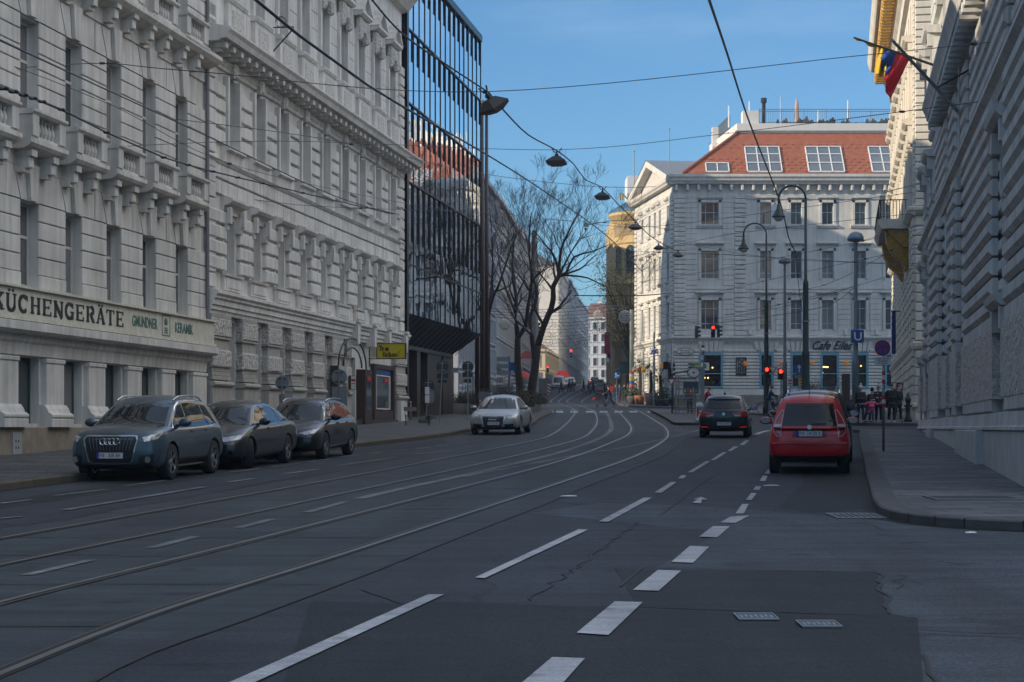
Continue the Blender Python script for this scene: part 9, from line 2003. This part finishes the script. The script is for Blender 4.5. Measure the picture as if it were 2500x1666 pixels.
# wires with light decorations down the far street
rw_=random.Random(17)
for k in range(13):
 Y=172+k*12.5;z=CAMH+(1045-(748+k*8.5))*Y/FPX;xl=-4.5+(Y-174)*.065 if Y>172 else-4;xr=min(13.0,9.8+(Y-170)*.055);r=thing('light_garland','festive light wire with ring shapes strung across the far street, row %s'%('nearest','second','third','fourth','fifth','sixth','seventh','eighth','ninth','tenth','eleventh','twelfth','farthest')[k],'light garland',(xl,Y,z),0,'light garlands over the far street')
 q=MB();n=16;f_=lambda t:Vector(((xr-xl)*t,0,-1.0*4*t*(1-t)*.5+.4*t));q.tube([f_(i/n) for i in range(n+1)],.022,4);q.build('wire',M_wire,r);q=MB()
 for j in range(rw_.choice((2,3,3))):
  t=rw_.uniform(.2,.9);c_=f_(t)-Vector((0,0,rw_.uniform(.5,1.0)));rr_=rw_.uniform(.35,.75);q.tube([c_+Vector((rr_*math.cos(a*math.pi/7),0,rr_*math.sin(a*math.pi/7))) for a in range(15)],.018,4);q.tube([c_+Vector((rr_*.5*math.cos(a*math.pi/5),.05,rr_*.5*math.sin(a*math.pi/5))) for a in range(11)],.014,4);q.tube([c_+Vector((0,0,rr_)),f_(t)],.015,4)
 q.build('ring_ornament',mat('ornament_grey',(.05,.05,.06),.5),r)
def globe(label,px,py,Y,rad,arm=None):
 r=thing('globe_decoration',label,'globe decoration',wp(px,py,Y),0,'wire globe decorations');q=MB()
 for k in range(8):a=k*math.pi/8;q.tube([(rad*math.cos(a)*math.sin(t*math.pi/10),rad*math.sin(a)*math.sin(t*math.pi/10),rad*math.cos(t*math.pi/10)) for t in range(21)],.02,4,False)
 for z in (-.7,-.35,0,.35,.7):c_=math.sqrt(1-z*z)*rad;q.tube([(c_*math.cos(t*math.pi/9),c_*math.sin(t*math.pi/9),z*rad) for t in range(19)],.018,4,False)
 q.build('hoops',mat('globe_white',(.42,.41,.38),.5),r);q=MB();q.tube([(0,0,rad),(0,0,rad+.35)],.02,4);q.tube([(0,0,rad+.35),arm or (-2.8,0,rad+.5)],.02,4);q.build('hanger',M_steel,r)
globe('white wire globe hanging left beside the two tree trunks',1232,793,140,.40);globe('larger white wire globe over the street mouth in front of the yellow foliage',1526,774,152,.52,(-5,0,.85));globe('smaller white wire globe left of the larger one',1460,770,175,.42,(2.4,0,.5))
r=thing('wire_fitting','small grey overhead switch device on the wire above the tree crown','wire fitting',wp(1434,549,110));q=MB();q.box(-.22,.05,-.08,.08,-.12,.12);q.tube([(0,0,0),(.7,0,.12)],.04,5);q.lathe([(.1,-.2),(.02,-.4)],(-.1,0,0),8);q.build('body',M_steel,r)
r=thing('wall_bracket','black iron scroll bracket high on the second left building','bracket',LW(660,88));r.rotation_euler=(0,0,math.atan2(1,LA));q=MB();q.tube([(0,0,.55),(0,0,-.8)],.03,5);q.tube([(0,0,-.7),(0,-.9,.25)],.03,5);q.tube([(0,-.05,.3),(0,-.9,.3)],.025,5);q.tube([(0,-.4+.2*math.cos(t*.6),.5+.2*math.sin(t*.6)) for t in range(10)],.02,4);q.build('scrollwork',M_iron,r)
for (px,py,Y,w_,cc,lb) in ((1388,1214,31,.28,(.5,.52,.55),'flattened pale paper scrap on the road by the bed seam'),(2370,1304,22.8,.14,(.6,.6,.6),'white paper scrap near the kerb at the right'),(1882,1188,34,.3,(.35,.45,.5),'pale blue grey scrap in the parking lane')):
 g_=G(px,py);o=MB();o.add([(-w_/2,-.05,0),(w_/2,-.03,.0),(w_*.45,.05,.012),(-w_*.4,.06,.008),(0,0,.02)],[(0,1,4),(1,2,4),(2,3,4),(3,0,4)]);ob=o.build('paper_scrap',mat('paper%d'%px,cc,.7),loc=(g_.x,g_.y,g_.z+.014));tag(ob,lb,'litter')
# ------------------------------------------------ the air
hz=MB();hz.box(-700,700,-60,900,-6,60)
hm=bpy.data.materials.new('haze');hm.use_nodes=True;hn=hm.node_tree.nodes;hn.remove(hn['Principled BSDF']);pv=hn.new('ShaderNodeVolumePrincipled')
pv.inputs['Color'].default_value=(0.80,0.88,1.0,1);pv.inputs['Density'].default_value=0.0004;pv.inputs['Anisotropy'].default_value=0.2
hm.node_tree.links.new(pv.outputs[0],hn['Material Output'].inputs['Volume'])
hz.build('haze',hm)['kind']='stuff'
